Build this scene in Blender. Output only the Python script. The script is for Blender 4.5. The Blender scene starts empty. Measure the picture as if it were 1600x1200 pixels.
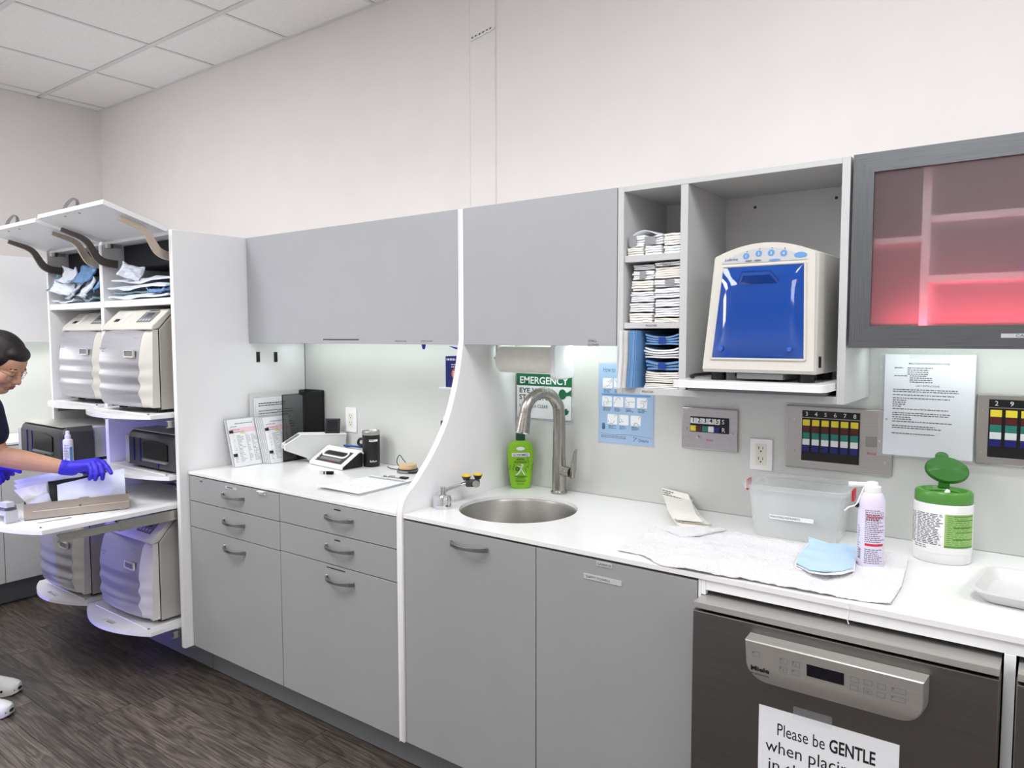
import bpy, bmesh, math, random
from mathutils import Vector, Matrix, noise
from mathutils.bvhtree import BVHTree

# ------------------------------------------------------------------ camera
scn = bpy.context.scene
col = scn.collection
F = 1143.665
CR = Vector((0.80475214, 0.59360719, -0.00212311))
CU = Vector((-0.03795966, 0.05503047, 0.99776285))
CW = Vector((-0.59239604, 0.80287119, -0.06681901))
CP = Vector((0.86673355, -2.28391012, 1.47558987))
cd = bpy.data.cameras.new('camera')
cd.sensor_width = 36.0
cd.lens = F * 36.0 / 1600.0
cd.clip_start = 0.05
cam = bpy.data.objects.new('camera', cd)
col.objects.link(cam)
m4 = Matrix((CR, CU, -CW)).transposed().to_4x4()
m4.translation = CP
cam.matrix_world = m4
scn.camera = cam

# ------------------------------------------------------------------ world, lamps, exposure
scn.view_settings.view_transform = 'Standard'
scn.view_settings.look = 'None'
scn.view_settings.gamma = 1.0
scn.view_settings.use_curve_mapping = False
scn.view_settings.exposure = -0.42
scn.cycles.use_denoising = True
scn.cycles.max_bounces = 8
scn.cycles.diffuse_bounces = 5
scn.cycles.glossy_bounces = 4
scn.cycles.transmission_bounces = 6
scn.cycles.transparent_max_bounces = 12
scn.cycles.sample_clamp_indirect = 6.0
wd = bpy.data.worlds.new('world'); scn.world = wd
wd.use_nodes = True
wd.node_tree.nodes['Background'].inputs[0].default_value = (0.75, 0.78, 0.85, 1)
wd.node_tree.nodes['Background'].inputs[1].default_value = 0.12

ROOM_L, ROOM_R, ROOM_F, ZC = -4.085, 3.2, -4.2, 2.901
TROFFERS = [(0.588, -1.562, 37), (-1.242, -2.167, 28), (-2.462, -2.167, 45), (2.418, -1.562, 30), (0.588, -3.377, 12), (-3.072, -3.377, 42)]   # centre x, y, watts
def area(name, loc, sx, sy, watts, colr=(1, 1, 1), rot=(0, 0, 0)):
    l = bpy.data.lights.new(name, 'AREA'); l.shape = 'RECTANGLE'; l.size = sx; l.size_y = sy
    l.energy = watts; l.color = colr
    o = bpy.data.objects.new(name, l); o.location = loc; o.rotation_euler = rot
    col.objects.link(o); return o
for x, y, w in TROFFERS:
    area('ceiling_lamp', (x, y, ZC - 0.004), 0.56, 1.16, w, (0.975, 0.985, 1.0))
# LED strips below the wall cabinets (tilted to the wall)
STRIPS = [(-2.05, -0.84, 1.0), (-0.78, -0.20, 0.9), (0.46, 1.6, 1.5)]
for a, b, w in STRIPS:
    area('led_lamp', ((a + b) / 2, -0.11, 1.446), b - a - 0.06, 0.02, w, (0.95, 1.0, 0.97), (math.radians(18), 0, 0))
area('led_lamp', (-3.93, -0.75, 1.446), 0.02, 1.3, 6.5, (1.0, 0.975, 0.94), (0, math.radians(-20), 0))
# red LED strip on the floor of the steel framed cabinet
area('led_lamp', (1.03, -0.275, 1.487), 1.0, 0.015, 3.2, (1.0, 0.10, 0.16), (math.radians(180), 0, 0))
# beam of the unseen blue tube lamp, inferred from the blue reflections
area('blue_lamp', (-1.55, ROOM_F + 0.055, 0.55), 0.06, 0.8, 6.0, (0.16, 0.13, 1.0), (math.radians(90), 0, math.radians(20))).data.spread = math.radians(22)

# ------------------------------------------------------------------ helpers
RND = random.Random(11)
def at(px, py, ax, v):
    d = CW + CR * ((px - 800.0) / F) - CU * ((py - 600.0) / F)
    i = 'XYZ'.index(ax)
    return CP + d * ((v - CP[i]) / d[i])
def lin(c):
    return tuple(((x / 255.0) / 12.92 if x / 255.0 <= 0.04045 else (((x / 255.0) + 0.055) / 1.055) ** 2.4) for x in c) + (1.0,)
MATS = {}
def mat(name, c, rough=0.5, metal=0.0, var=0.0, vscale=6.0, bump=0.0, bscale=200.0, stretch=(1, 1, 1), trans=0.0, ior=1.45,
        emit=None, estr=0.0, alpha=1.0, coat=0.0, aniso_rough=0.0, spec=0.5, sss=0.0, bdist=0.002):
    m = bpy.data.materials.new(name); m.use_nodes = True
    nt = m.node_tree; b = nt.nodes['Principled BSDF']
    cl = lin(c)
    b.inputs['Base Color'].default_value = cl
    b.inputs['Roughness'].default_value = rough
    b.inputs['Metallic'].default_value = metal
    b.inputs['IOR'].default_value = ior
    b.inputs['Specular IOR Level'].default_value = spec
    b.inputs['Transmission Weight'].default_value = trans
    b.inputs['Alpha'].default_value = alpha
    b.inputs['Coat Weight'].default_value = coat
    if sss:
        b.inputs['Subsurface Weight'].default_value = sss
        b.inputs['Subsurface Radius'].default_value = (0.012, 0.005, 0.003)
    if emit:
        b.inputs['Emission Color'].default_value = lin(emit); b.inputs['Emission Strength'].default_value = estr
    tc = nt.nodes.new('ShaderNodeTexCoord'); mp = nt.nodes.new('ShaderNodeMapping')
    mp.inputs['Scale'].default_value = stretch
    nt.links.new(tc.outputs['Object'], mp.inputs['Vector'])
    # every material has a faint procedural mottling
    v = max(var, 0.015)
    nz = nt.nodes.new('ShaderNodeTexNoise'); nz.inputs['Scale'].default_value = vscale; nz.inputs['Detail'].default_value = 4
    nt.links.new(mp.outputs['Vector'], nz.inputs['Vector'])
    rp = nt.nodes.new('ShaderNodeValToRGB')
    rp.color_ramp.elements[0].position = 0.3; rp.color_ramp.elements[1].position = 0.7
    rp.color_ramp.elements[0].color = tuple(x * (1 - v) for x in cl[:3]) + (1,)
    rp.color_ramp.elements[1].color = tuple(min(1, x * (1 + v)) for x in cl[:3]) + (1,)
    nt.links.new(nz.outputs['Fac'], rp.inputs['Fac'])
    nt.links.new(rp.outputs['Color'], b.inputs['Base Color'])
    if aniso_rough:
        mr = nt.nodes.new('ShaderNodeMapRange')
        mr.inputs['To Min'].default_value = rough - aniso_rough; mr.inputs['To Max'].default_value = rough + aniso_rough
        nt.links.new(nz.outputs['Fac'], mr.inputs['Value']); nt.links.new(mr.outputs['Result'], b.inputs['Roughness'])
    if bump:
        n2 = nt.nodes.new('ShaderNodeTexNoise'); n2.inputs['Scale'].default_value = bscale; n2.inputs['Detail'].default_value = 3
        nt.links.new(mp.outputs['Vector'], n2.inputs['Vector'])
        bp = nt.nodes.new('ShaderNodeBump'); bp.inputs['Strength'].default_value = bump; bp.inputs['Distance'].default_value = bdist
        nt.links.new(n2.outputs['Fac'], bp.inputs['Height']); nt.links.new(bp.outputs['Normal'], b.inputs['Normal'])
    MATS[name] = m
    return m

ROOTM = {}
def tag(o, label=None, cat=None, group=None, kind=None):
    if label: o['label'] = label
    if cat: o['category'] = cat
    if group: o['group'] = group
    if kind: o['kind'] = kind
    return o
def thing(name, label, cat, loc=(0, 0, 0), rz=0.0, group=None):
    o = bpy.data.objects.new(name, None); col.objects.link(o)
    o.empty_display_size = 0.05
    o.location = loc; o.rotation_euler = (0, 0, rz)
    ROOTM[o.name] = Matrix.Translation(Vector(loc)) @ Matrix.Rotation(rz, 4, 'Z')
    return tag(o, label, cat, group)
def root_of(p):
    while p.parent: p = p.parent
    return p
def finish(name, me, m, parent=None, smooth=True, ang=32, W=True):
    if parent is not None and W:
        r = root_of(parent)
        if r.name in ROOTM: me.transform(ROOTM[r.name].inverted())
    if m is not None:
        if isinstance(m, (list, tuple)):
            for q in m: me.materials.append(MATS[q])
        else: me.materials.append(MATS[m])
    if smooth:
        me.polygons.foreach_set('use_smooth', [True] * len(me.polygons))
        me.set_sharp_from_angle(angle=math.radians(ang))
    o = bpy.data.objects.new(name, me); col.objects.link(o)
    if parent is not None: o.parent = parent
    return o
def mk(name, bm, m, parent=None, bev=0.0, seg=2, smooth=True, ang=32, W=True, label=None, cat=None, group=None, kind=None):
    if bev:
        bmesh.ops.remove_doubles(bm, verts=bm.verts, dist=1e-6)
        es = [e for e in bm.edges if len(e.link_faces) == 2 and e.calc_face_angle(0) > 0.45]
        bmesh.ops.bevel(bm, geom=es, offset=bev, segments=seg, profile=0.5, affect='EDGES', clamp_overlap=True)
    if bev and ang == 32: ang = 20
    bmesh.ops.recalc_face_normals(bm, faces=bm.faces)
    me = bpy.data.meshes.new(name); bm.to_mesh(me); bm.free()
    o = finish(name, me, m, parent, smooth, ang, W)
    if name in ('print', 'handwriting', 'caption', 'hand_outline', 'corner_mark') and kind is None: kind = 'stuff'
    return tag(o, label, cat, group, kind)
def solo(name, bm, m, label, cat, group=None, kind=None, **kw):
    """one-mesh thing built in world space: origin moved to its base centre"""
    o = mk(name, bm, m, None, **kw)
    vs = [v.co for v in o.data.vertices]
    c = Vector(((min(v.x for v in vs) + max(v.x for v in vs)) / 2, (min(v.y for v in vs) + max(v.y for v in vs)) / 2, min(v.z for v in vs)))
    o.data.transform(Matrix.Translation(-c)); o.location = c
    return tag(o, label, cat, group, kind)
def copy_tree(o, parent=None):
    c = o.copy(); col.objects.link(c); c.parent = parent
    for ch in list(o.children): copy_tree(ch, c)
    return c
def new(): return bmesh.new()
def box(bm, x0, x1, y0, y1, z0, z1, M=None):
    v = [bm.verts.new((x, y, z)) for x in (x0, x1) for y in (y0, y1) for z in (z0, z1)]
    if M is not None:
        for q in v: q.co = M @ q.co
    for f in ((0, 1, 3, 2), (4, 6, 7, 5), (0, 4, 5, 1), (2, 3, 7, 6), (0, 2, 6, 4), (1, 5, 7, 3)):
        bm.faces.new([v[i] for i in f])
    return v
def bx(x0, x1, y0, y1, z0, z1):
    bm = new(); box(bm, x0, x1, y0, y1, z0, z1); return bm
def frame_of(d):
    d = d.normalized(); a = Vector((0, 0, 1)) if abs(d.z) < 0.9 else Vector((1, 0, 0))
    u = d.cross(a).normalized(); return u, d.cross(u).normalized()
def loft(bm, rings, cap=True, close=True):
    R = [[bm.verts.new(p) for p in r] for r in rings]
    n = len(R[0])
    for a, b in zip(R[:-1], R[1:]):
        for i in range(n if close else n - 1):
            j = (i + 1) % n
            try: bm.faces.new((a[i], a[j], b[j], b[i]))
            except ValueError: pass
    if cap:
        for r in (R[0], R[-1]):
            try: bm.faces.new(r)
            except ValueError: pass
    return R
def cyl(bm, a, b, r0, r1=None, n=24, cap=True):
    a = Vector(a); b = Vector(b); r1 = r0 if r1 is None else r1
    u, w = frame_of(b - a)
    rings = []
    for p, r in ((a, r0), (b, r1)):
        rings.append([p + (u * math.cos(t) + w * math.sin(t)) * r for t in (2 * math.pi * i / n for i in range(n))])
    return loft(bm, rings, cap)
def lathe(bm, prof, c=(0, 0, 0), n=32, sx=1.0, sy=1.0, M=None, cap=True):
    c = Vector(c); rings = []
    for r, z in prof:
        rings.append([Vector((c.x + sx * r * math.cos(2 * math.pi * i / n), c.y + sy * r * math.sin(2 * math.pi * i / n), c.z + z)) for i in range(n)])
    if M is not None: rings = [[M @ p for p in r] for r in rings]
    return loft(bm, rings, cap)
def prism(bm, pts, plane, d0, d1):
    def P(a, b, d): return {'xz': (a, d, b), 'yz': (d, a, b), 'xy': (a, b, d)}[plane]
    return loft(bm, [[Vector(P(a, b, d0)) for a, b in pts], [Vector(P(a, b, d1)) for a, b in pts]])
def tube(bm, pts, r, n=10, cap=True, flat=None, closed=False):
    pts = [Vector(p) for p in pts]; rings = []; up = None
    N = len(pts)
    for i, p in enumerate(pts):
        if closed: t = (pts[(i + 1) % N] - pts[i - 1]).normalized()
        else: t = (pts[min(i + 1, N - 1)] - pts[max(i - 1, 0)]).normalized()
        if up is None: up, _ = frame_of(t)
        up = (up - t * up.dot(t)).normalized(); s = t.cross(up)
        rr = r[i] if isinstance(r, (list, tuple)) else r
        if flat: rings.append([p + up * (a * flat[0]) + s * (b * flat[1]) for a, b in ((-1, -1), (1, -1), (1, 1), (-1, 1))])
        else: rings.append([p + (up * math.cos(2 * math.pi * k / n) + s * math.sin(2 * math.pi * k / n)) * rr for k in range(n)])
    if closed: rings.append(rings[0]); return loft(bm, rings, False)
    return loft(bm, rings, cap)
def rrect(x0, x1, y0, y1, r, n=5):
    out = []
    for cx, cy, a0 in ((x1 - r, y1 - r, 0), (x0 + r, y1 - r, 90), (x0 + r, y0 + r, 180), (x1 - r, y0 + r, 270)):
        for k in range(n + 1):
            a = math.radians(a0 + 90.0 * k / n); out.append((cx + r * math.cos(a), cy + r * math.sin(a)))
    return out
def bez(p0, p1, p2, p3, n=12):
    p0, p1, p2, p3 = map(Vector, (p0, p1, p2, p3))
    return [p0 * (1 - t) ** 3 + p1 * 3 * t * (1 - t) ** 2 + p2 * 3 * t * t * (1 - t) + p3 * t ** 3 for t in (i / n for i in range(n + 1))]
def smoothline(pts, n=6):
    pts = [Vector(p) for p in pts]; out = []
    for i in range(len(pts) - 1):
        p0 = pts[max(i - 1, 0)]; p1 = pts[i]; p2 = pts[i + 1]; p3 = pts[min(i + 2, len(pts) - 1)]
        for k in range(n):
            t = k / n
            out.append(0.5 * ((2 * p1) + (p2 - p0) * t + (2 * p0 - 5 * p1 + 4 * p2 - p3) * t * t + (3 * p1 - p0 - 3 * p2 + p3) * t ** 3))
    out.append(pts[-1]); return out
def plate(outer, holes, z0, z1):
    """plate in XY with real holes, as a bmesh"""
    cu = bpy.data.curves.new('tmp', 'CURVE'); cu.dimensions = '2D'; cu.fill_mode = 'BOTH'
    cu.extrude = (z1 - z0) / 2
    for pts in [outer] + list(holes):
        sp = cu.splines.new('POLY'); sp.points.add(len(pts) - 1); sp.use_cyclic_u = True
        for q, p in zip(sp.points, pts): q.co = (p[0], p[1], 0, 1)
    ob = bpy.data.objects.new('tmp', cu); col.objects.link(ob)
    dg = bpy.context.evaluated_depsgraph_get()
    me = bpy.data.meshes.new_from_object(ob.evaluated_get(dg))
    bm = new(); bm.from_mesh(me)
    bpy.data.objects.remove(ob); bpy.data.curves.remove(cu); bpy.data.meshes.remove(me)
    for v in bm.verts: v.co.z += (z0 + z1) / 2
    bmesh.ops.remove_doubles(bm, verts=bm.verts, dist=1e-5)
    return bm
def text_bm(s, size, o, xd, ud, align='LEFT', bold=0.0, fit=None, bm=None):
    cu = bpy.data.curves.new('tmp', 'FONT'); cu.body = s; cu.size = 1.0; cu.align_x = align; cu.offset = bold; cu.resolution_u = 3
    ob = bpy.data.objects.new('tmp', cu); col.objects.link(ob)
    dg = bpy.context.evaluated_depsgraph_get()
    me = bpy.data.meshes.new_from_object(ob.evaluated_get(dg))
    bpy.data.objects.remove(ob); bpy.data.curves.remove(cu)
    o = Vector(o); xd = Vector(xd).normalized(); ud = Vector(ud).normalized()
    xs = [v.co.x for v in me.vertices] or [0, 1]
    sx = size
    if fit: sx = fit / max(1e-6, max(xs) - min(xs))
    for v in me.vertices:
        c = v.co.copy(); v.co = o + xd * (c.x * sx) + ud * (c.y * size)
    if bm is None: bm = new()
    bm.from_mesh(me); bpy.data.meshes.remove(me)
    return bm
def lettering(parts, m, parent, name='lettering', W=True):
    """parts: list of (string, size, origin, xdir, updir[, opts])"""
    bm = new()
    for p in parts:
        kw = p[5] if len(p) > 5 else {}
        text_bm(p[0], p[1], p[2], p[3], p[4], bm=bm, **kw)
    return mk(name, bm, m, parent, smooth=False, W=W)
def dashes(bm, o, xd, ud, w, rows, pitch, hgt, seed=1, fill=(0.5, 1.0), word=(0.004, 0.014), gap=0.002):
    """rows of short strokes for print too small to read"""
    r = random.Random(seed); o = Vector(o); xd = Vector(xd).normalized(); ud = Vector(ud).normalized()
    for i in range(rows):
        x = 0.0; end = w * r.uniform(*fill)
        while x < end:
            l = min(r.uniform(*word), end - x)
            if l < 0.001: break
            p = o + xd * x - ud * (i * pitch)
            q = [p, p + xd * l, p + xd * l + ud * hgt, p + ud * hgt]
            bm.faces.new([bm.verts.new(k) for k in q])
            x += l + gap
    return bm
def quad(bm, o, xd, ud, x0, x1, y0, y1):
    o = Vector(o); xd = Vector(xd).normalized(); ud = Vector(ud).normalized()
    bm.faces.new([bm.verts.new(o + xd * a + ud * b) for a, b in ((x0, y0), (x1, y0), (x1, y1), (x0, y1))])
def coons(B, Rr, T, L, nu, nv):
    """B: left->right, T: left->right, L: bottom->top, R: bottom->top ; polylines of Vectors"""
    def s(p, t):
        ds = [0.0]
        for a, b in zip(p[:-1], p[1:]): ds.append(ds[-1] + (b - a).length)
        d = t * ds[-1]
        for i in range(len(p) - 1):
            if d <= ds[i + 1] or i == len(p) - 2:
                k = (d - ds[i]) / max(1e-9, ds[i + 1] - ds[i]); return p[i].lerp(p[i + 1], min(1, max(0, k)))
    g = []
    for j in range(nv + 1):
        v = j / nv; row = []
        for i in range(nu + 1):
            u = i / nu
            p = s(B, u) * (1 - v) + s(T, u) * v + s(L, v) * (1 - u) + s(Rr, v) * u
            p -= (B[0] * (1 - u) * (1 - v) + B[-1] * u * (1 - v) + T[0] * (1 - u) * v + T[-1] * u * v)
            row.append(p)
        g.append(row)
    return g
def grid_solid(bm, g, th, up=Vector((0, 0, 1))):
    """closed sheet: grid g on top, g - up*th below"""
    nv = len(g); nu = len(g[0])
    A = [[bm.verts.new(p) for p in r] for r in g]
    Bt = [[bm.verts.new(p - up * th) for p in r] for r in g]
    for j in range(nv - 1):
        for i in range(nu - 1):
            bm.faces.new((A[j][i], A[j][i + 1], A[j + 1][i + 1], A[j + 1][i]))
            bm.faces.new((Bt[j][i], Bt[j + 1][i], Bt[j + 1][i + 1], Bt[j][i + 1]))
    for i in range(nu - 1):
        bm.faces.new((A[0][i], Bt[0][i], Bt[0][i + 1], A[0][i + 1]))
        bm.faces.new((A[-1][i], A[-1][i + 1], Bt[-1][i + 1], Bt[-1][i]))
    for j in range(nv - 1):
        bm.faces.new((A[j][0], A[j + 1][0], Bt[j + 1][0], Bt[j][0]))
        bm.faces.new((A[j][-1], Bt[j][-1], Bt[j + 1][-1], A[j + 1][-1]))

# ------------------------------------------------------------------ materials
mat('wall_paint', (226, 223, 221), 0.85, bump=0.05, bscale=350)
mat('ceiling_tile', (240, 238, 238), 0.9, var=0.03, vscale=60, bump=0.3, bscale=260)
mat('ceiling_tee', (218, 216, 216), 0.6)
mat('splash', (204, 206, 203), 0.28)
mat('white_lam', (238, 239, 241), 0.35, bump=0.02)
mat('white_edge', (238, 238, 240), 0.3)
mat('open_lam', (202, 203, 204), 0.38)
mat('steel_lid', (186, 184, 180), 0.40, 0.55, var=0.08, vscale=5, stretch=(1.5, 40, 160))
mat('grey_lam', (170, 172, 177), 0.38)
mat('grey_lam_dark', (155, 156, 157), 0.4)
mat('counter', (238, 238, 238), 0.16)
mat('kick', (120, 122, 125), 0.5)
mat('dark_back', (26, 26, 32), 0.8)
mat('steel', (178, 176, 172), 0.33, 1.0, var=0.10, vscale=5, stretch=(1.5, 40, 160), aniso_rough=0.10)
mat('steel_dark', (126, 124, 121), 0.38, 1.0, var=0.12, vscale=5, stretch=(1.2, 40, 220), aniso_rough=0.10)
mat('steel_frame', (112, 115, 118), 0.42, 1.0, var=0.16, vscale=5, stretch=(2, 60, 160), aniso_rough=0.1, bump=0.1, bscale=90)
mat('steel_frame_v', (112, 115, 118), 0.42, 1.0, var=0.16, vscale=5, stretch=(160, 60, 2), aniso_rough=0.1, bump=0.1, bscale=90)
mat('nickel', (170, 166, 160), 0.27, 1.0, var=0.08, vscale=6, stretch=(90, 90, 2), aniso_rough=0.06)
mat('handle_metal', (165, 165, 166), 0.3, 1.0)
mat('chrome', (225, 226, 230), 0.06, 1.0)
mat('zinc', (190, 190, 182), 0.35, 1.0)
mat('arm_lit', (205, 192, 178), 0.4, 1.0)
mat('arm_dark', (120, 113, 108), 0.42, 0.6)
mat('black', (14, 14, 16), 0.4)
mat('black_gloss', (5, 5, 7), 0.25, spec=0.2)
mat('dark_grey', (62, 62, 66), 0.45)
mat('mid_grey', (118, 119, 122), 0.5)
mat('pale_grey', (190, 192, 196), 0.5)
mat('cream', (208, 206, 199), 0.4)
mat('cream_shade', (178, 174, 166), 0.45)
mat('silver_door', (182, 182, 188), 0.36, 0.6, var=0.05, vscale=4, stretch=(1, 8, 60))
mat('paper', (238, 240, 244), 0.75)
mat('paper_warm', (240, 238, 231), 0.75, var=0.03, vscale=30)
mat('ink', (28, 28, 32), 0.7)
mat('ink_grey', (110, 112, 120), 0.7)
mat('ink_red', (176, 40, 52), 0.6)
mat('plastic_white', (236, 236, 236), 0.35)
mat('tray_plastic', (214, 214, 214), 0.35)
mat('plastic_ivory', (226, 223, 212), 0.4)
mat('clear_plastic', (236, 240, 240), 0.18, trans=0.0, alpha=0.30)
mat('milky_plastic', (232, 234, 232), 0.3, alpha=0.72)
mat('hatch_plastic', (150, 154, 154), 0.12, alpha=0.6)
mat('film', (228, 232, 240), 0.12, alpha=0.10)
mat('film_blue', (120, 150, 190), 0.15, alpha=0.72)
mat('pouch_paper', (224, 230, 242), 0.6, bump=0.1, bscale=60)
mat('pouch_teal', (120, 146, 160), 0.3)
mat('pouch_blue', (112, 156, 206), 0.3)
mat('tape_blue', (20, 62, 150), 0.4)
mat('tape_grey', (150, 150, 152), 0.5)
mat('mesh_black', (22, 22, 24), 0.5, alpha=0.52)

mat('blue_glass', (18, 84, 186), 0.05, trans=0.35, coat=0.6)
mat('blue_inner', (40, 92, 190), 0.5)
mat('green_plastic', (80, 142, 58), 0.3)
mat('green_dark', (48, 112, 36), 0.35)
mat('green_label', (150, 186, 112), 0.5)
mat('lotion', (138, 196, 40), 0.35, sss=0.1)
mat('cap_green', (12, 72, 48), 0.4)
mat('sign_green', (10, 100, 62), 0.4)
mat('poster_blue', (160, 188, 220), 0.5)
mat('poster_band', (96, 148, 206), 0.5)
mat('poster_teal', (70, 110, 140), 0.5)
mat('key_yellow', (232, 214, 60), 0.4)
mat('key_maroon', (84, 22, 24), 0.4)
mat('key_teal', (40, 124, 112), 0.4)
mat('key_white', (226, 230, 232), 0.4)
mat('key_navy', (20, 22, 108), 0.4)
mat('lavender', (224, 216, 238), 0.3)
mat('red', (200, 36, 52), 0.4)
mat('mask_blue', (190, 218, 243), 0.6, bump=0.15, bscale=120)
mat('towel', (246, 245, 248), 0.95, bump=1.0, bscale=260, bdist=0.006)
mat('yellow', (240, 204, 40), 0.35)
mat('bamboo', (206, 178, 140), 0.5, var=0.08, vscale=20, stretch=(1, 12, 12))
mat('glove_box', (22, 30, 122), 0.4)
mat('orange', (226, 108, 52), 0.5)
mat('pink', (240, 208, 218), 0.7)
mat('highlight', (222, 214, 90), 0.7)
mat('display', (10, 12, 26), 0.1, coat=0.5)
mat('lamp_face', (255, 252, 248), 0.5, emit=(255, 250, 246), estr=3.0)
mat('led_face', (240, 255, 250), 0.5, emit=(240, 255, 248), estr=4.0)
mat('led_red', (255, 60, 80), 0.5, emit=(255, 40, 70), estr=2.2)
mat('led_blue', (40, 40, 255), 0.5, emit=(30, 30, 255), estr=6.0)
mat('skin', (198, 152, 124), 0.55, var=0.04, vscale=20, sss=0.12)
mat('lip', (150, 92, 84), 0.5)
mat('hair', (24, 18, 18), 0.55, var=0.2, vscale=14, stretch=(40, 40, 3), bump=0.4, bscale=20)
mat('scrubs', (16, 20, 48), 0.85, bump=0.2, bscale=500)
mat('glove', (52, 40, 196), 0.55, var=0.06, vscale=30, bump=0.2, bscale=160)
mat('shoe', (214, 214, 212), 0.5)
mat('gold', (222, 178, 130), 0.25, 1.0)
mat('lens', (225, 230, 235), 0.04, alpha=0.25)
mat('tin', (184, 174, 162), 0.40, 0.9, var=0.06, vscale=9)
# grey-brown wood floor
def wood():
    m = bpy.data.materials.new('wood'); m.use_nodes = True; nt = m.node_tree; b = nt.nodes['Principled BSDF']
    L = nt.links.new; N = nt.nodes.new
    tc = N('ShaderNodeTexCoord'); oi = N('ShaderNodeObjectInfo')
    add = N('ShaderNodeVectorMath'); add.operation = 'MULTIPLY_ADD'
    cmb = N('ShaderNodeCombineXYZ')
    mul = N('ShaderNodeMath'); mul.operation = 'MULTIPLY'; mul.inputs[1].default_value = 37.0
    L(oi.outputs['Random'], mul.inputs[0])
    for k in ('X', 'Y', 'Z'): L(mul.outputs[0], cmb.inputs[k])
    add.inputs[1].default_value = (1, 1, 1)
    L(tc.outputs['Object'], add.inputs[0]); L(cmb.outputs[0], add.inputs[2])
    mp = N('ShaderNodeMapping'); mp.inputs['Scale'].default_value = (1.5, 9, 1)
    L(add.outputs[0], mp.inputs['Vector'])
    big = N('ShaderNodeTexNoise'); big.inputs['Scale'].default_value = 1.3; big.inputs['Detail'].default_value = 3; big.inputs['Distortion'].default_value = 1.2
    L(mp.outputs[0], big.inputs['Vector'])
    wv = N('ShaderNodeMath'); wv.operation = 'MULTIPLY'; wv.inputs[1].default_value = 34.0; L(big.outputs['Fac'], wv.inputs[0])
    sn = N('ShaderNodeMath'); sn.operation = 'SINE'; L(wv.outputs[0], sn.inputs[0])
    mp2 = N('ShaderNodeMapping'); mp2.inputs['Scale'].default_value = (4, 140, 1); L(add.outputs[0], mp2.inputs['Vector'])
    fine = N('ShaderNodeTexNoise'); fine.inputs['Scale'].default_value = 1.5; fine.inputs['Detail'].default_value = 5; L(mp2.outputs[0], fine.inputs['Vector'])
    mx = N('ShaderNodeMath'); mx.operation = 'MULTIPLY_ADD'; mx.inputs[1].default_value = 0.11; L(sn.outputs[0], mx.inputs[0]); L(fine.outputs['Fac'], mx.inputs[2])
    rp = N('ShaderNodeValToRGB'); e = rp.color_ramp.elements
    e[0].position = 0.22; e[0].color = lin((50, 44, 41)); e[1].position = 0.8; e[1].color = lin((116, 106, 98))
    k = e.new(0.5); k.color = lin((84, 76, 70))
    L(mx.outputs[0], rp.inputs['Fac'])
    tint = N('ShaderNodeMapRange'); tint.inputs['To Min'].default_value = 0.74; tint.inputs['To Max'].default_value = 1.2; L(oi.outputs['Random'], tint.inputs['Value'])
    vm = N('ShaderNodeVectorMath'); vm.operation = 'SCALE'; L(rp.outputs['Color'], vm.inputs[0]); L(tint.outputs['Result'], vm.inputs['Scale'])
    L(vm.outputs[0], b.inputs['Base Color'])
    b.inputs['Roughness'].default_value = 0.42
    bp = N('ShaderNodeBump'); bp.inputs['Strength'].default_value = 0.15; bp.inputs['Distance'].default_value = 0.002
    L(mx.outputs[0], bp.inputs['Height']); L(bp.outputs['Normal'], b.inputs['Normal'])
    MATS['wood'] = m
wood()
def frost():
    m = bpy.data.materials.new('frost_glass'); m.use_nodes = True; nt = m.node_tree; N = nt.nodes.new; L = nt.links.new
    nt.nodes.remove(nt.nodes['Principled BSDF']); out = nt.nodes['Material Output']
    rf = N('ShaderNodeBsdfRefraction'); rf.inputs['IOR'].default_value = 1.06; rf.inputs['Roughness'].default_value = 0.50; rf.inputs['Color'].default_value = (0.95, 0.90, 0.91, 1)
    tl = N('ShaderNodeBsdfTranslucent'); tl.inputs['Color'].default_value = (0.80, 0.72, 0.74, 1)
    df = N('ShaderNodeBsdfDiffuse'); df.inputs['Color'].default_value = (0.42, 0.38, 0.40, 1)
    nz = N('ShaderNodeTexNoise'); nz.inputs['Scale'].default_value = 300.0
    gl = N('ShaderNodeBsdfGlossy'); gl.inputs['Roughness'].default_value = 0.3; gl.inputs['Color'].default_value = (0.8, 0.8, 0.8, 1)
    bp = N('ShaderNodeBump'); bp.inputs['Strength'].default_value = 0.05; L(nz.outputs['Fac'], bp.inputs['Height']); L(bp.outputs['Normal'], gl.inputs['Normal'])
    a = N('ShaderNodeMixShader'); a.inputs[0].default_value = 0.20; L(rf.outputs[0], a.inputs[1]); L(tl.outputs[0], a.inputs[2])
    b = N('ShaderNodeMixShader'); b.inputs[0].default_value = 0.08; L(a.outputs[0], b.inputs[1]); L(df.outputs[0], b.inputs[2])
    c = N('ShaderNodeMixShader'); c.inputs[0].default_value = 0.04; L(b.outputs[0], c.inputs[1]); L(gl.outputs[0], c.inputs[2])
    L(c.outputs[0], out.inputs['Surface']); MATS['frost_glass'] = m
frost()
X, Y, Z = Vector((1, 0, 0)), Vector((0, 1, 0)), Vector((0, 0, 1))
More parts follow.
